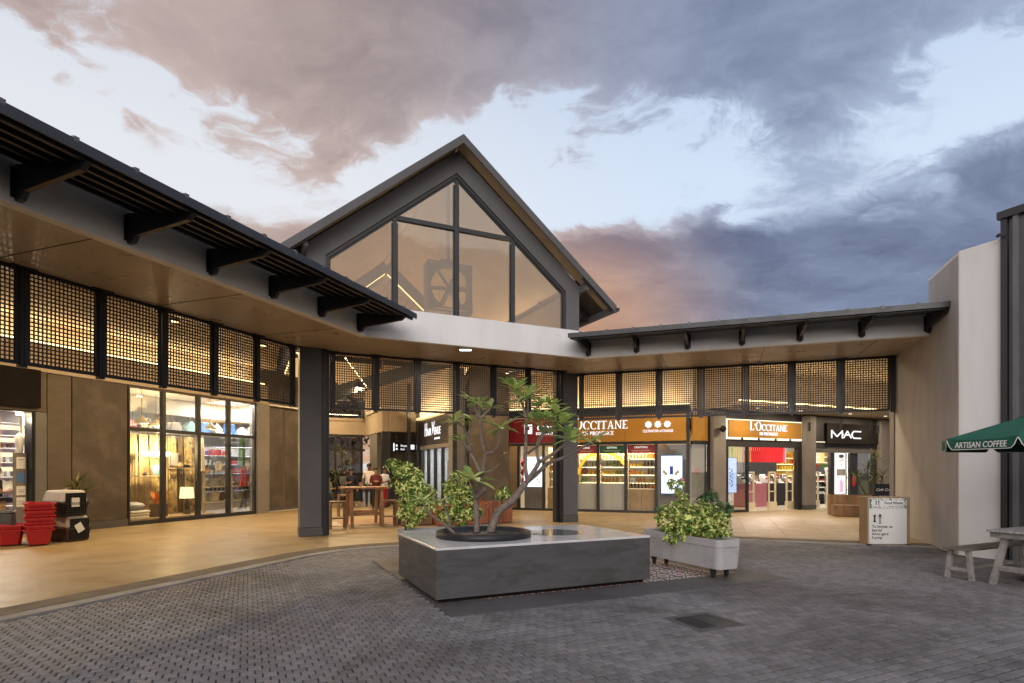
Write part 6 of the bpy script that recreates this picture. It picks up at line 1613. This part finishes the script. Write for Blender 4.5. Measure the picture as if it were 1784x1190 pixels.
# ================================================================== COURT FURNITURE
# ---- weathered table, bench and parasol (frame T along the hall front)
FRAMES['T'] = ((6.86, 7.62), AG)
tb = thing('picnic_table', 'weathered grey table with mosaic top under the green parasol', 'table', 'T', .75, 0)
for k in range(5): MB().box(-.10,-.39+.157*k,.735,1.75,-.39+.157*k+.150,.765).build('plank', MT['mosaic'], tb, bevel=.004)
for x in (-.06, 1.62): MB().box(x,-.36,.66,x+.06,.36,.733).build('batten', MT['grey_wood'], tb)
for x in (.03, 1.6):
    for s in (-1, 1): MB().beam((x, s*.37, .0), (x, s*.20, .733), .085, .06, up=(0,1,0)).build('leg', MT['grey_wood'], tb)
    MB().box(x-.03,-.315,.20,x+.03,.315,.27).build('stretcher', MT['grey_wood'], tb)
MB().box(.06,-.03,.21,1.57,.03,.26).build('rail', MT['grey_wood'], tb)
bn = thing('picnic_bench', 'weathered grey bench behind the mosaic table by the white wall', 'bench', 'T', .6, .78)
for k in range(2): MB().box(-.12,.60+.165*k,.425,1.65,.60+.165*k+.155,.455).build('plank', MT['dark_grey_wood'], bn, bevel=.004)
for x in (.0, 1.45):
    for s in (-1, 1): MB().beam((x,.762+s*.16,.0), (x,.762+s*.11,.424), .075, .05, up=(0,1,0)).build('leg', MT['grey_wood'], bn)
    MB().box(x-.025,.64,.12,x+.025,.885,.17).build('stretcher', MT['grey_wood'], bn)
MB().box(.03,.745,.13,1.42,.78,.165).build('rail', MT['grey_wood'], bn)
FRAMES['U'] = ((7.58, 8.05), 0)
um = thing('parasol', 'dark green cafe parasol with white piped scalloped valance', 'parasol', 'U', 0, 0)
UR = 1.26; A0 = -101.0; zr, za = 2.045, 2.45
vtx = [(UR*math.cos(R(A0+45*k)), UR*math.sin(R(A0+45*k))) for k in range(8)]
can = MB()
for k in range(8):
    a, b = Vector((*vtx[k], zr)), Vector((*vtx[(k+1)%8], zr)); c = Vector((0,0,za)); rows = 5; grid = []
    for i in range(rows+1):
        f = i/rows; l, r_ = a.lerp(c, f*.86), b.lerp(c, f*.86); row = []
        for j in range(5):
            g = j/4; q = l.lerp(r_, g); q.z -= .035*math.sin(math.pi*g)*(1-f); row.append(q)
        grid.append(row)
    vs = [q for row in grid for q in row]; can.add(vs, [(i*5+j,i*5+j+1,(i+1)*5+j+1,(i+1)*5+j) for i in range(rows) for j in range(4)])
can.build('canopy', MT['canvas_green'], um)
cap = MB(); cv = [(.34*math.cos(R(A0+45*k)), .34*math.sin(R(A0+45*k)), za-.10) for k in range(8)] + [(0,0,za+.05)]
cap.add(cv, [(k,(k+1)%8,8) for k in range(8)]); cap.build('vent_cap', MT['canvas_green'], um)
MB().lathe([(.02,0),(.03,.04),(0,.08)], (0,0,za+.05), 10).build('finial', MT['canvas_green'], um)
for k in range(8):
    a, b = Vector((*vtx[k], zr)), Vector((*vtx[(k+1)%8], zr)); d = (b-a); n = Vector((d.y,-d.x,0)).normalized(); N = 24; vs = []; lo = []
    for j in range(N+1):
        g = j/N; e = min(g, 1-g); q = a.lerp(b, g); q.z -= .035*math.sin(math.pi*g)
        dz = .165 if e > .10 else .165*max(0, 1 - ((.10-e)/.10)**2*.85)
        p2 = Vector((q.x, q.y, zr - dz)) + n*.01; vs += [q, p2]; lo.append(p2)
    mb = MB(); mb.add(vs, [(2*j,2*j+2,2*j+3,2*j+1) for j in range(N)]); va = mb.build('valance', MT['canvas_green'], um)
    MB().tube(lo, .006, 5).build('white_piping', MT['white_trim'], va)
    ang = math.atan2(d.y, d.x); mid = a.lerp(b, .5)
    if k in (6, 7, 0):
        vs, fs = text_geo('ARTISAN COFFEE', .115, bold=.012, ext=.001, width=d.length*.74, shear=.12)
        mb = MB(); ox, oy = math.cos(ang), math.sin(ang)
        mb.add([(mid.x+ox*v.x+n.x*(.018+v.z), mid.y+oy*v.x+n.y*(.018+v.z), zr-.105+v.y) for v in vs], fs); mb.build('lettering', MT['white_print'], va)
for k in range(8):
    a = Vector((*vtx[k], zr-.02)); MB().beam((0,0,za-.06), a, .018, .025).build('rib', MT['dark_steel'], um)
    MB().beam((0,0,1.72), a.lerp(Vector((0,0,za-.06)), .5), .014, .02).build('strut', MT['dark_steel'], um)
MB().cyl((0,0,.05),(0,0,za),.024,n=12).build('pole', MT['dark_steel'], um)
MB().lathe([(.28,0),(.28,.05),(.06,.08),(.035,.3),(0,.3)], (0,0,0), 24).build('base', MT['dark_steel'], um)
# ---- food waste sign box (frame A)
FRAMES['A'] = ((7.92, 11.95), -4)
ab = thing('sign_box', 'wooden framed food waste sign box standing against the white wall', 'sign', 'A', 0, 0)
MB().box(-.42,.035,.0,.42,.36,1.02).build('box', MT['oak'], ab, bevel=.006)
MB().box(-.44,.36,.0,.44,.40,.03).box(-.44,-.01,.0,-.36,.03,.03).box(.36,-.01,0,.44,.03,.03).build('foot', MT['black_plastic'], ab)
MB().box(-.40,.0,.035,.36,.033,.78).build('panel', MT['paper'], ab)
hp = MB().box(-.40,.0,.785,.36,.033,1.0).build('header_panel', MT['paper'], ab)
MB().box(.37,.0,.03,.42,.034,1.02).box(-.42,.0,1.005,.369,.0345,1.02).build('frame', MT['oak'], ab)
mb = MB(); random.seed(5)
for k in range(150):
    s = random.choice(['t','b','l','r']); x = random.uniform(-.395,.355); z = random.uniform(.79,.995)
    if s == 't': z = random.uniform(.955,.993)
    elif s == 'b': z = random.uniform(.792,.83)
    elif s == 'l': x = random.uniform(-.395,-.35)
    else: x = random.uniform(.30,.352)
    mb.cbox((x,-.0012-.0001*(k%7),z), (random.uniform(.015,.035),.0015,.008), Matrix.Rotation(random.choice([.7,-.7,2.1]),3,'Y'))
mb.build('leaf_border', M('sign_green', (.02,.14,.07), .6, .5, 30), hp)
lettering('lettering', 'Food Waste', .075, MT['black_print'], hp, .09, -.001, .895, bold=.018, ext=.0012, width=.36)
def icons(x, z, k, root):
    mb = MB()
    mb.ball((x,-.002,z+.09*k), (.05*k,.002,.022*k), 12, 6).ball((x,-.002,z-.075*k), (.045*k,.002,.024*k), 12, 6).box(x-.022*k,-.0035,z-.08*k,x+.022*k,-.001,z+.09*k).beam((x,-.002,z+.1*k),(x+.025*k,-.002,z+.15*k),.003,.012*k)
    mb.build('apple_core_icon', MT['black_print'], root)
    x += .15*k; mb = MB(); mb.box(x-.008*k,-.003,z-.10*k,x+.008*k,-.001,z+.10*k)
    for i in range(4): mb.box(x-(.045-.005*i)*k,-.0035,z+(.04-.04*i)*k,x+(.045-.005*i)*k,-.0012,z+(.052-.04*i)*k)
    mb.extrude([(x-.05*k,-.002,z+.07*k),(x+.05*k,-.002,z+.07*k),(x+.02*k,-.002,z+.14*k),(x-.02*k,-.002,z+.14*k)], (0,-.0015,0)).extrude([(x,-.002,z-.09*k),(x-.04*k,-.002,z-.14*k),(x+.04*k,-.002,z-.14*k)], (0,-.0015,0))
    mb.build('fish_bone_icon', MT['black_print'], root)
pn = [o for o in ab.children if o.name.startswith('panel')][0]
icons(-.26, .895, .36, hp); icons(-.29, .56, .72, pn)
for i, tx in enumerate(('To kontan sa','baz-la?','Anou gard','li prop')): lettering('lettering', tx, .078, MT['black_print'], pn, -.345, -.001, .40-.078*i, bold=.016, ext=.0012, align='LEFT')
# ---- pet carriers
def carrier(name, label, z, topm, botm, turn, price, p, q):
    FRAMES['C'] = (tuple(fw('W', p, q).to_2d()), AW + turn)
    t = thing(name, label, 'pet carrier', 'C', 0, 0, z, group=None)
    L, W, H = .80, .54, .56      # door faces +x of frame C
    mb = MB(); mb.add([(-L/2+.04,-W/2+.04,z),(L/2-.05,-W/2+.04,z),(L/2-.05,W/2-.04,z),(-L/2+.04,W/2-.04,z),(-L/2,-W/2,z+.27),(L/2-.02,-W/2,z+.27),(L/2-.02,W/2,z+.27),(-L/2,W/2,z+.27)],
        [(0,3,2,1),(0,1,5,4),(2,3,7,6),(3,0,4,7),(4,5,6,7),(1,2,6,5)]); mb.build('lower_shell', MT[botm], t, bevel=.02)
    MB().box(-L/2-.015,-W/2-.015,z+.262,L/2-.005,W/2+.015,z+.295).build('rim', MT[botm], t, bevel=.006)
    mb = MB(); mb.add([(-L/2,-W/2,z+.296),(L/2-.02,-W/2,z+.296),(L/2-.02,W/2,z+.296),(-L/2,W/2,z+.296),(-L/2+.07,-W/2+.05,z+H),(L/2-.06,-W/2+.05,z+H),(L/2-.06,W/2-.05,z+H),(-L/2+.07,W/2-.05,z+H)],
        [(0,3,2,1),(0,1,5,4),(2,3,7,6),(3,0,4,7),(4,5,6,7),(1,2,6,5)]); mb.build('upper_shell', MT[topm], t, bevel=.045)
    x = L/2 + .0
    MB().box(x-.03,-.20,z+.05,x-.006,.20,z+.50).build('opening', MT['black_panel'], t)
    mb = MB()
    for i in range(11): mb.box(x-.002,-.20+.04*i-.004,z+.05,x+.004,-.20+.04*i+.004,z+.50)
    for i in range(10): mb.box(x-.003,-.20,z+.05+.05*i-.004,x+.005,.20,z+.05+.05*i+.004)
    mb.build('grille_door', MT['dark_steel'], t)
    MB().cyl((-.1,0,z+H+.001),(.1,0,z+H+.001),.02,n=8).build('handle', MT[topm], t)
    tg = MB(); tg.cbox((x+.012,-.02,z+.30), (.003,.16,.20), Matrix.Rotation(.0 if price else .5,3,'X')); tgo = tg.build('price_tag', MT['paper'], t)
    if price:
        vs, fs = text_geo(price, .085, bold=.006, ext=.0006); mb = MB(); mb.add([(x+.0145+v.z,-.02+v.x,z+.27+v.y) for v in vs], fs); mb.build('lettering', MT['black_print'], tgo)
    return t
carrier('pet_carrier', 'cream and brown pet carrier, lower of the two, on the walkway floor', .014, 'cream_plastic', 'brown_plastic', 4, '', -13.75, 8.55)
carrier('pet_carrier', 'white and black pet carrier with price tag on top of the brown one', .578, 'offwhite_and_shade', 'black_plastic', -3, '3550', -13.75, 8.52)
# ---- shopping baskets
def basket(label, p, q, z, turn, m='red_plastic', k=1.0, group=None):
    FRAMES['B'] = (tuple(fw('W', p, q).to_2d()), AW + turn)
    t = thing('shopping_basket', label, 'basket', 'B', 0, 0, z, group=group)
    a, b, h = .29*k, .19*k, .46*k; A, B = .36*k, .25*k
    def lp(x, y, zz, r=.06): return [(x-r,-y),(x,-y+r),(x,y-r),(x-r,y),(-x+r,y),(-x,y-r),(-x,-y+r),(-x+r,-y)]
    L = [(lp(a,b,0),z+.03),(lp(A,B,0),z+h),(lp(A-.015,B-.015,0),z+h),(lp(a-.015,b-.015,0),z+.045)]
    vs = [(c[0],c[1],zz) for l, zz in L for c in l]; n = 8
    mb = MB(); mb.add(vs, [(r*n+i,r*n+(i+1)%n,(r+1)*n+(i+1)%n,(r+1)*n+i) for r in range(3) for i in range(n)] + [tuple(range(n))[::-1], tuple(range(3*n,4*n))]); mb.build('body', MT[m], t)
    mb = MB(); o, i_ = lp(A+.03,B+.03,0,.08), lp(A-.002,B-.002,0)
    for zz, hh in ((z+h-.012,.03),(z+h-.10,.022)):
        mb.add([(c[0],c[1],zz) for c in o]+[(c[0],c[1],zz+hh) for c in o]+[(c[0],c[1],zz+hh) for c in i_]+[(c[0],c[1],zz) for c in i_], [(r*n+i,r*n+(i+1)%n,((r+1)%4)*n+(i+1)%n,((r+1)%4)*n+i) for r in range(4) for i in range(n)])
    mb.build('rim', MT[m], t)
    mb = MB()
    for zz in (.12,.2,.28): mb.box(-a*.8,-b-.03-zz*.06,z+zz*k,a*.8,-b-.012-zz*.06,z+zz*k+.012)
    mb.build('rib', MT[m], t)
    MB().tube([(-A+.02,0,z+h+.02),(-A+.05,-B*.9,z+h+.035),(A-.05,-B*.9,z+h+.035),(A-.02,0,z+h+.02)], .012, 6).build('handle', MT['red_plastic' if m[0]=='r' else m], t)
    for sx in (-1,1): MB().cyl((sx*a*.7,-b+.02,z+.028),(sx*a*.7,-b+.05,z+.028),.028,n=10).build('wheel', MT['black_plastic'], t)
    return t
nb = ['lowest red shopping basket of the tall stack, on the floor','second red shopping basket from the bottom of the tall stack','third red shopping basket from the bottom of the tall stack','topmost red shopping basket of the tall stack']
for i in range(4): basket(nb[i], -13.50, 7.86, .014+.15*i, -30+2*i, k=.90, group='red baskets in the tall stack')
basket('single red shopping basket standing left of the tall red stack', -14.0, 7.62, .014, -30, k=.90)
for i in range(8): basket(f'{ORD[i]} grey shopping basket from the bottom of the stack behind the red ones', -14.45, 7.75, .014+.055*i, -30, 'grey_plastic', .62, 'grey baskets in the stack')
# ---- bar table and stools in the hall
ctb = gnd(640, 916); th = toH(ctb.x, ctb.y)
bt = thing('bar_table', 'tall slatted timber bar table in the hall entrance', 'table', 'H', th[0], th[1])
x0, y0 = th[0]-.68, th[1]-.15; x1, y1 = th[0]+.62, th[1]+.75
for k in range(6): yy = y0+.15*k; MB().box(x0,yy,1.055,x1,yy+.145,1.10).build('plank', MT['teak'], bt)
for xx in (x0+.2, x1-.26): MB().box(xx,y0+.04,.97,xx+.06,y1-.06,1.053).build('apron', MT['teak'], bt)
for xx in (x0+.23, x1-.23):
    for yy, yt in ((y0-.04,y0+.10),(y1+.0,y1-.16)): MB().beam((xx,yy,.012),(xx,yt,.97),.08,.08,up=(0,1,0)).build('leg', MT['teak'], bt)
MB().box(x0+.272,y0+.0,.30,x1-.272,y0+.06,.40).build('stretcher', MT['teak'], bt); MB().box(x0+.272,y1-.12,.30,x1-.272,y1-.06,.40).build('stretcher', MT['teak'], bt)
def stool(x, y, lab):
    t = thing('bar_stool', lab, 'stool', 'H', x, y, group='slatted timber bar stools')
    for k in range(4): MB().box(x-.215,y-.19+.098*k,.70,x+.215,y-.19+.098*k+.088,.745).build('seat_slat', MT['brownwood'], t)
    for sx in (-1,1):
        MB().box(x+sx*.19-.018,y-.2,.61,x+sx*.19+.018,y+.2,.698).build('apron', MT['brownwood'], t)
        for k in range(4): yy = y-.185+.123*k; MB().box(x+sx*.195-.022,yy-.032,.012,x+sx*.195+.022,yy+.032,.609).build('leg' if k in (0,3) else 'side_slat', MT['brownwood'], t)
    MB().box(x-.176,y-.17,.27,x+.176,y+.17,.30).build('footrest', MT['brownwood'], t)
for (u, v, lab) in ((588,921,'slatted timber stool at the left end of the bar table'),(677,917,'slatted timber stool at the right end of the bar table'),(600,900,'slatted timber stool behind the left stool')):
    g_ = gnd(u, v); h_ = toH(g_.x, g_.y); stool(h_[0], h_[1], lab)
single(MB().lathe([(.035,0),(.045,.13),(.043,.13),(.034,.01),(0,.01)], n=12), 'paper_cup', MT['oak'], 'tan paper cup on the bar table', 'cup', 'H', th[0]-.12, th[1]+.4, 1.10)
single(MB().lathe([(.018,0),(.02,.10),(.008,.14),(.008,.18),(0,.18)], n=8), 'sauce_bottle', MT['goods_green'], 'small dark bottle on the bar table', 'bottle', 'H', th[0]+.05, th[1]+.3, 1.10)
rugc = toH(*gnd(640,914).to_2d())
rg = thing('floor_inlay', 'dark floor inlay edged with short white bars under the bar table', 'floor inlay', 'H', rugc[0], rugc[1])
MB().box(rugc[0]-1.1,rugc[1]-.35,.013,rugc[0]+2.4,rugc[1]+1.6,.019).build('dark_field', MT['brownwood'], rg)
for k in range(9): MB().box(rugc[0]-.85+.37*k,rugc[1]-.29,.0195,rugc[0]-.85+.37*k+.20,rugc[1]-.21,.022).build('white_bar', MT['white_trim'], rg)
for k in range(8): MB().box(rugc[0]-.98,rugc[1]-.10+.16*k,.0195,rugc[0]-.72,rugc[1]-.10+.16*k+.055,.022).build('white_bar', MT['white_trim'], rg)
# ---- timber slat planters and benches
def slat_box(label, fr, x0, y0, x1, y1, z1, m, sw=.085, seat=False, name='timber_planter'):
    t = thing(name, label, 'planter', fr, (x0+x1)/2, (y0+y1)/2)
    MB().box(x0+.03,y0+.03,.02,x1-.03,y1-.03,z1-.03).build('core', MT['black_panel'], t)
    n = max(2, int((x1-x0)/sw)); w = (x1-x0)/n
    for i in range(n): MB().box(x0+i*w+.003,y0,.03,x0+(i+1)*w-.003,y0+.028,z1).build('slat', MT[m], t)
    n = max(2, int((y1-y0)/sw)); w = (y1-y0)/n
    for i in range(n):
        for xx in (x0, x1-.028): MB().box(xx,y0+i*w+.003+(.028 if i==0 else 0),.03,xx+.028,y0+(i+1)*w-.003,z1).build('slat', MT[m], t)
    MB().box(x0+.03,y0+.03,z1-.029,x1-.03,y1-.03,z1-.02).build('pad' if seat else 'soil', MT['bench_pad' if seat else 'soil'], t, bevel=.0)
    return t
def HU(u, v): g_ = gnd(u, v); return toH(g_.x, g_.y)
a = HU(893, 911); slat_box('tall red timber slat planter left of the right-hand column', 'H', a[0]-.85, a[1], a[0], a[1]+.85, .66, 'redwood')
b = HU(800, 917); slat_box('red timber slat planter behind the rounded shrub', 'H', b[0]-.55, b[1]+.1, a[0]-.88, b[1]+.95, .62, 'redwood')
c = HU(700, 918); slat_box('low brown timber bench planter right of the bar table', 'H', c[0]-.0, c[1]+.1, b[0]-.6, c[1]+.9, .40, 'brownwood', seat=True)
MB_ = slat_box('tall red timber screen panel behind the frangipani trunk', 'H', b[0]+.35, b[1]+1.0, b[0]+1.1, b[1]+1.12, .98, 'redwood', name='timber_screen')
e = gnd(1478, 901); FRAMES['E'] = ((e.x, e.y), AW)
slat_box('brown timber planter bench with cushion in front of the black sign shop', 'E', -.42, 0, .8, .7, .40, 'brownwood', seat=True)
slat_box('brown timber plant box behind the cushioned timber bench', 'E', -.42, .75, .85, 1.3, .72, 'brownwood')
cb = thing('cafe_board', 'small dark blue chalk board with white script beside the far right pier', 'sign', 'A', .1, 1.5)
FRAMES['K'] = ((gnd(1543, 905).x, gnd(1543, 905).y), -6)
cb.location = fw('K', 0, 0); cb.rotation_euler = (0,0,R(-6)); ORG[cb.name] = Vector((0,0,0))
MB().box(-.32,0,.78,.32,.04,1.12).build('board', MT['cloth_navy'], cb); MB().box(-.34,-.005,.76,.34,.045,.78).box(-.34,-.005,1.12,.34,.045,1.14).box(-.30,.0,0,-.26,.04,.78).box(.26,0,0,.30,.04,.78).build('stand', MT['black_steel'], cb)
lettering('lettering', 'Café Crème', .12, MT['white_print'], cb, 0, -.002, .95, ext=.001, shear=.35)
# ================================================================== PEOPLE
def person(label, loc, face, H=1.7, top='cloth_white', bottom='cloth_black', skin='skin_brown', sleeve='short', arms='down', hair='short', long_top=0.0, seated=False, build=1.0, step=.06):
    k = H/1.72
    J = {}
    def j(n, x, y, z, r): J[n] = (Vector((x, y, z))*k, r*k*(build if n in ('hip','waist','chest','belly','lthigh','rthigh','shl','shr') else 1))
    hz_ = .92 if not seated else .50
    j('hip',0,0,hz_,.135); j('belly',0,-.005,hz_+.14,.125); j('waist',0,.0,hz_+.24,.125); j('chest',0,.01,hz_+.40,.135); j('neckb',0,.02,hz_+.53,.062); j('neck',0,.005,hz_+.60,.052)
    j('jaw',0,-.012,hz_+.655,.070); j('head',0,-.005,hz_+.725,.088); j('crown',0,.0,hz_+.785,.062)
    for s, n in ((-1,'l'),(1,'r')):
        j(n+'sh',s*.175,.015,hz_+.475,.062)
        if arms == 'folded': e_, w_, h_ = (s*.235,-.02,hz_+.20), (s*.06,-.19,hz_+.24), (-s*.03,-.21,hz_+.27)
        elif arms == 'front': e_, w_, h_ = (s*.24,.0,hz_+.19), (s*.14,-.21,hz_+.21), (s*.10,-.28,hz_+.23)
        else: e_, w_, h_ = (s*.25,.02,hz_+.19), (s*.265,-.04,hz_-.04), (s*.265,-.06,hz_-.13)
        j(n+'el',*e_,.042); j(n+'wr',*w_,.028); j(n+'ha',*h_,.036)
        sy = s*step
        if seated: j(n+'th',s*.10,-.03,hz_-.02,.085); j(n+'kn',s*.12,-.42,hz_-.02,.06); j(n+'an',s*.12,-.40,.09,.042); j(n+'to',s*.13,-.56,.045,.038)
        else: j(n+'th',s*.095,.0,hz_-.09,.092); j(n+'kn',s*.10,sy*.5-.01,.49,.062); j(n+'an',s*.10,sy,.09,.045); j(n+'to',s*.12,sy-.15,.04,.036)
    E = [('hip','belly'),('belly','waist'),('waist','chest'),('chest','neckb'),('neckb','neck'),('neck','jaw'),('jaw','head'),('head','crown')]
    for n in 'lr': E += [('chest',n+'sh'),(n+'sh',n+'el'),(n+'el',n+'wr'),(n+'wr',n+'ha'),('hip',n+'th'),(n+'th',n+'kn'),(n+'kn',n+'an'),(n+'an',n+'to')]
    names = list(J); idx = {n: i for i, n in enumerate(names)}
    me = bpy.data.meshes.new('p'); me.from_pydata([J[n][0] for n in names], [(idx[a_], idx[b_]) for a_, b_ in E], [])
    ob = bpy.data.objects.new('p', me); col.objects.link(ob)
    ob.modifiers.new('s', 'SKIN')
    for n in names: sv_ = me.skin_vertices[0].data[idx[n]]; sv_.radius = (J[n][1]*(1.22 if n in ('hip','waist','chest','belly') else 1), J[n][1]*(.80 if n in ('hip','waist','chest','belly') else 1)); sv_.use_root = (n == 'hip')
    sb_ = ob.modifiers.new('u', 'SUBSURF'); sb_.levels = 2; sb_.render_levels = 2
    bpy.context.view_layer.update()
    ev = bpy.data.meshes.new_from_object(ob.evaluated_get(bpy.context.evaluated_depsgraph_get()))
    vs = [v.co.copy() for v in ev.vertices]; fs = [tuple(p_.vertices) for p_ in ev.polygons]
    bpy.data.objects.remove(ob); bpy.data.meshes.remove(ev); bpy.data.meshes.remove(me)
    mb = MB(); mats = [MT[skin], MT[top], MT[bottom], MT['black_plastic']]
    b0 = len(mb.v); mb.v += [tuple(v) for v in vs]
    segs = [(J[a_][0], J[b_][0], a_, b_) for a_, b_ in E]
    for f in fs:
        c_ = sum((vs[i] for i in f), Vector()) / len(f); best = None
        for A_, B_, a_, b_ in segs:
            t_ = max(0, min(1, (c_-A_).dot(B_-A_)/((B_-A_).length_squared+1e-9))); d_ = (c_ - A_.lerp(B_, t_)).length - (J[a_][1]*(1-t_)+J[b_][1]*t_)*.9
            if best is None or d_ < best[0]: best = (d_, a_, b_, t_)
        _, a_, b_, t_ = best
        if b_ in ('jaw','head','crown','neck'): mi = 0
        elif b_[1:] == 'ha': mi = 0
        elif b_[1:] == 'wr': mi = 1 if sleeve == 'long' else 0
        elif b_[1:] == 'el': mi = 1 if (sleeve == 'long' or t_ < .75) else 0
        elif b_[1:] == 'to' : mi = 3
        elif b_[1:] in ('th','kn','an'): mi = 2 if not (long_top and c_.z > (hz_-long_top)*k) else 1
        elif b_ == 'belly' or a_ == 'hip': mi = 1 if c_.z > (hz_-.03-long_top)*k else 2
        else: mi = 1
        mb.f.append(tuple(b0+i for i in f)); mb.m.append(mi)
    # fingers, nose and ears grow from the same mesh
    mb.cur = 0
    for s, n in ((-1,'l'),(1,'r')):
        w_, h_ = J[n+'wr'][0], J[n+'ha'][0]; d_ = (h_-w_).normalized(); sd = d_.cross(Vector((0,1,.2))).normalized()
        for q in range(4): o_ = h_ + sd*(.022*(q-1.5))*k; mb.tube([o_, o_+d_*.05*k, o_+d_*(.085-.008*abs(q-1.3))*k+Vector((0,-.012,0))*k], [.009*k,.0085*k,.007*k], 6)
        o_ = w_.lerp(h_,.6); mb.tube([o_, o_+(d_*.03-sd*.045)*k, o_+(d_*.06-sd*.05)*k], [.011*k,.010*k,.008*k], 6)
        hd = J['head'][0]; mb.ball((hd.x+s*.083*k, hd.y+.005*k, hd.z-.015*k), (.012*k,.02*k,.03*k), 6, 5)
    hd = J['head'][0]; mb.add([hd+Vector((0,-.085,.01))*k, hd+Vector((-.016,-.083,-.035))*k, hd+Vector((.016,-.083,-.035))*k, hd+Vector((0,-.112,-.032))*k], [(0,1,3),(0,3,2),(1,2,3)])
    mb.cur = 3
    for s in (-1,1): mb.ball((hd.x+s*.032*k, hd.y-.082*k, hd.z+.012*k), (.012*k,.006*k,.006*k), 6, 4)
    t = bpy.data.objects.new('person', None); col.objects.link(t); t.empty_display_size = .2; t.location = loc; t.rotation_euler = (0,0,R(face))
    tag(t, label, 'person')
    mb.build('body', mats, t, smooth=True)
    hb = MB()
    hb.ball((hd.x, hd.y+.018*k, hd.z+.035*k), (.098*k,.102*k,.090*k), 14, 10)
    if hair == 'long': hb.ball((hd.x, hd.y+.07*k, hd.z-.09*k), (.10*k,.055*k,.17*k), 12, 8)
    if hair == 'bun': hb.ball((hd.x, hd.y+.10*k, hd.z+.07*k), (.05*k,.05*k,.05*k), 10, 6)
    if hair == 'scarf': hb.ball((hd.x, hd.y+.03*k, hd.z-.08*k), (.115*k,.10*k,.15*k), 12, 8)
    hb.build('hair', MT['hair_black' if hair != 'scarf' else 'cloth_black'], t, smooth=True)
    return t
def pg(u, v): q = gnd(u, v); q.z = .014; return q
person('person in a white T-shirt standing behind the woman in black and maroon', pg(643, 884), 20, 1.80, 'cloth_white', 'cloth_black', 'skin_brown', 'short', 'down', 'short')
person('person in a black and maroon top with hands clasped facing the court', pg(655, 889), 15, 1.64, 'cloth_maroon', 'cloth_black', 'skin_tan', 'long', 'folded', 'bun', build=1.2)
person('person in a pale top and red skirt at the left edge of the tall shrub', pg(670, 886), 50, 1.66, 'cloth_white', 'cloth_red', 'skin_brown', 'short', 'front', 'bun')
person('person in a dark jacket with a white shirt front beside the lit palm', pg(612, 884), 30, 1.60, 'cloth_navy', 'cloth_black', 'skin_tan', 'long', 'down', 'short')
person('person in a long grey coat and dark head scarf turned to the right', pg(598, 886), 75, 1.56, 'cloth_grey', 'cloth_black', 'skin_tan', 'long', 'front', 'scarf', long_top=.35, build=1.1)
person('short person in an olive top at the left stool beside the dark column', pg(573, 893), 70, 1.32, 'cloth_green', 'cloth_navy', 'skin_tan', 'long', 'front', 'short')
person('person in a black top seated at the till inside the left doorway', Vector(fw('W', -17.05, 8.98, .35)), 150, 1.7, 'cloth_black', 'cloth_navy', 'skin_tan', 'short', 'front', 'short', seated=True)
single(MB().lathe([(.2,0),(.2,.03),(.03,.05),(.03,.42),(.19,.43),(.19,.47),(0,.47)], n=16), 'till_stool', MT['black_plastic'], 'dark round stool under the person at the till', 'stool', 'W', -17.05, 9.0, .03)
# ================================================================== TREE OUTSIDE THE HALL'S FAR DOORS
def tree(label, base, h, cr, n):
    t = thing('leafy_tree', label, 'tree', '0', base.x, base.y, 0)
    tb_ = MB(); tb_.tube([base, base+Vector((.2,.1,h*.35)), base+Vector((.1,.3,h*.6))], [.2,.15,.1], 8)
    lm = MB(); blobs = []
    for i in range(9):
        d_ = rnd_dir(); c_ = base + Vector((d_.x*cr*.7, d_.y*cr*.7, h*.66 + d_.z*cr*.5)); blobs.append(c_)
        tb_.tube([base+Vector((.1,.2,h*.45)), c_], [.07,.02], 5)
        for _ in range(n//9):
            e_ = rnd_dir(); rr_ = cr*.55*random.uniform(.5,1); q = c_ + e_*rr_; leaflet(lm, q, rnd_dir(), .32, .16, Vector((0,0,1)), .2, .4)
    tb_.build('trunk', MT['bark_dark'], t); lm.build('crown', MT['leaf_tree'], t)
tree('dark leafy tree outside the far glass doors of the hall, left', Vector(fw('H', -1.2, 22, 0)), 6.0, 2.6, 1500)
tree('dark leafy tree outside the far glass doors of the hall, right', Vector(fw('H', 3.0, 27, 0)), 7.5, 3.2, 1500)
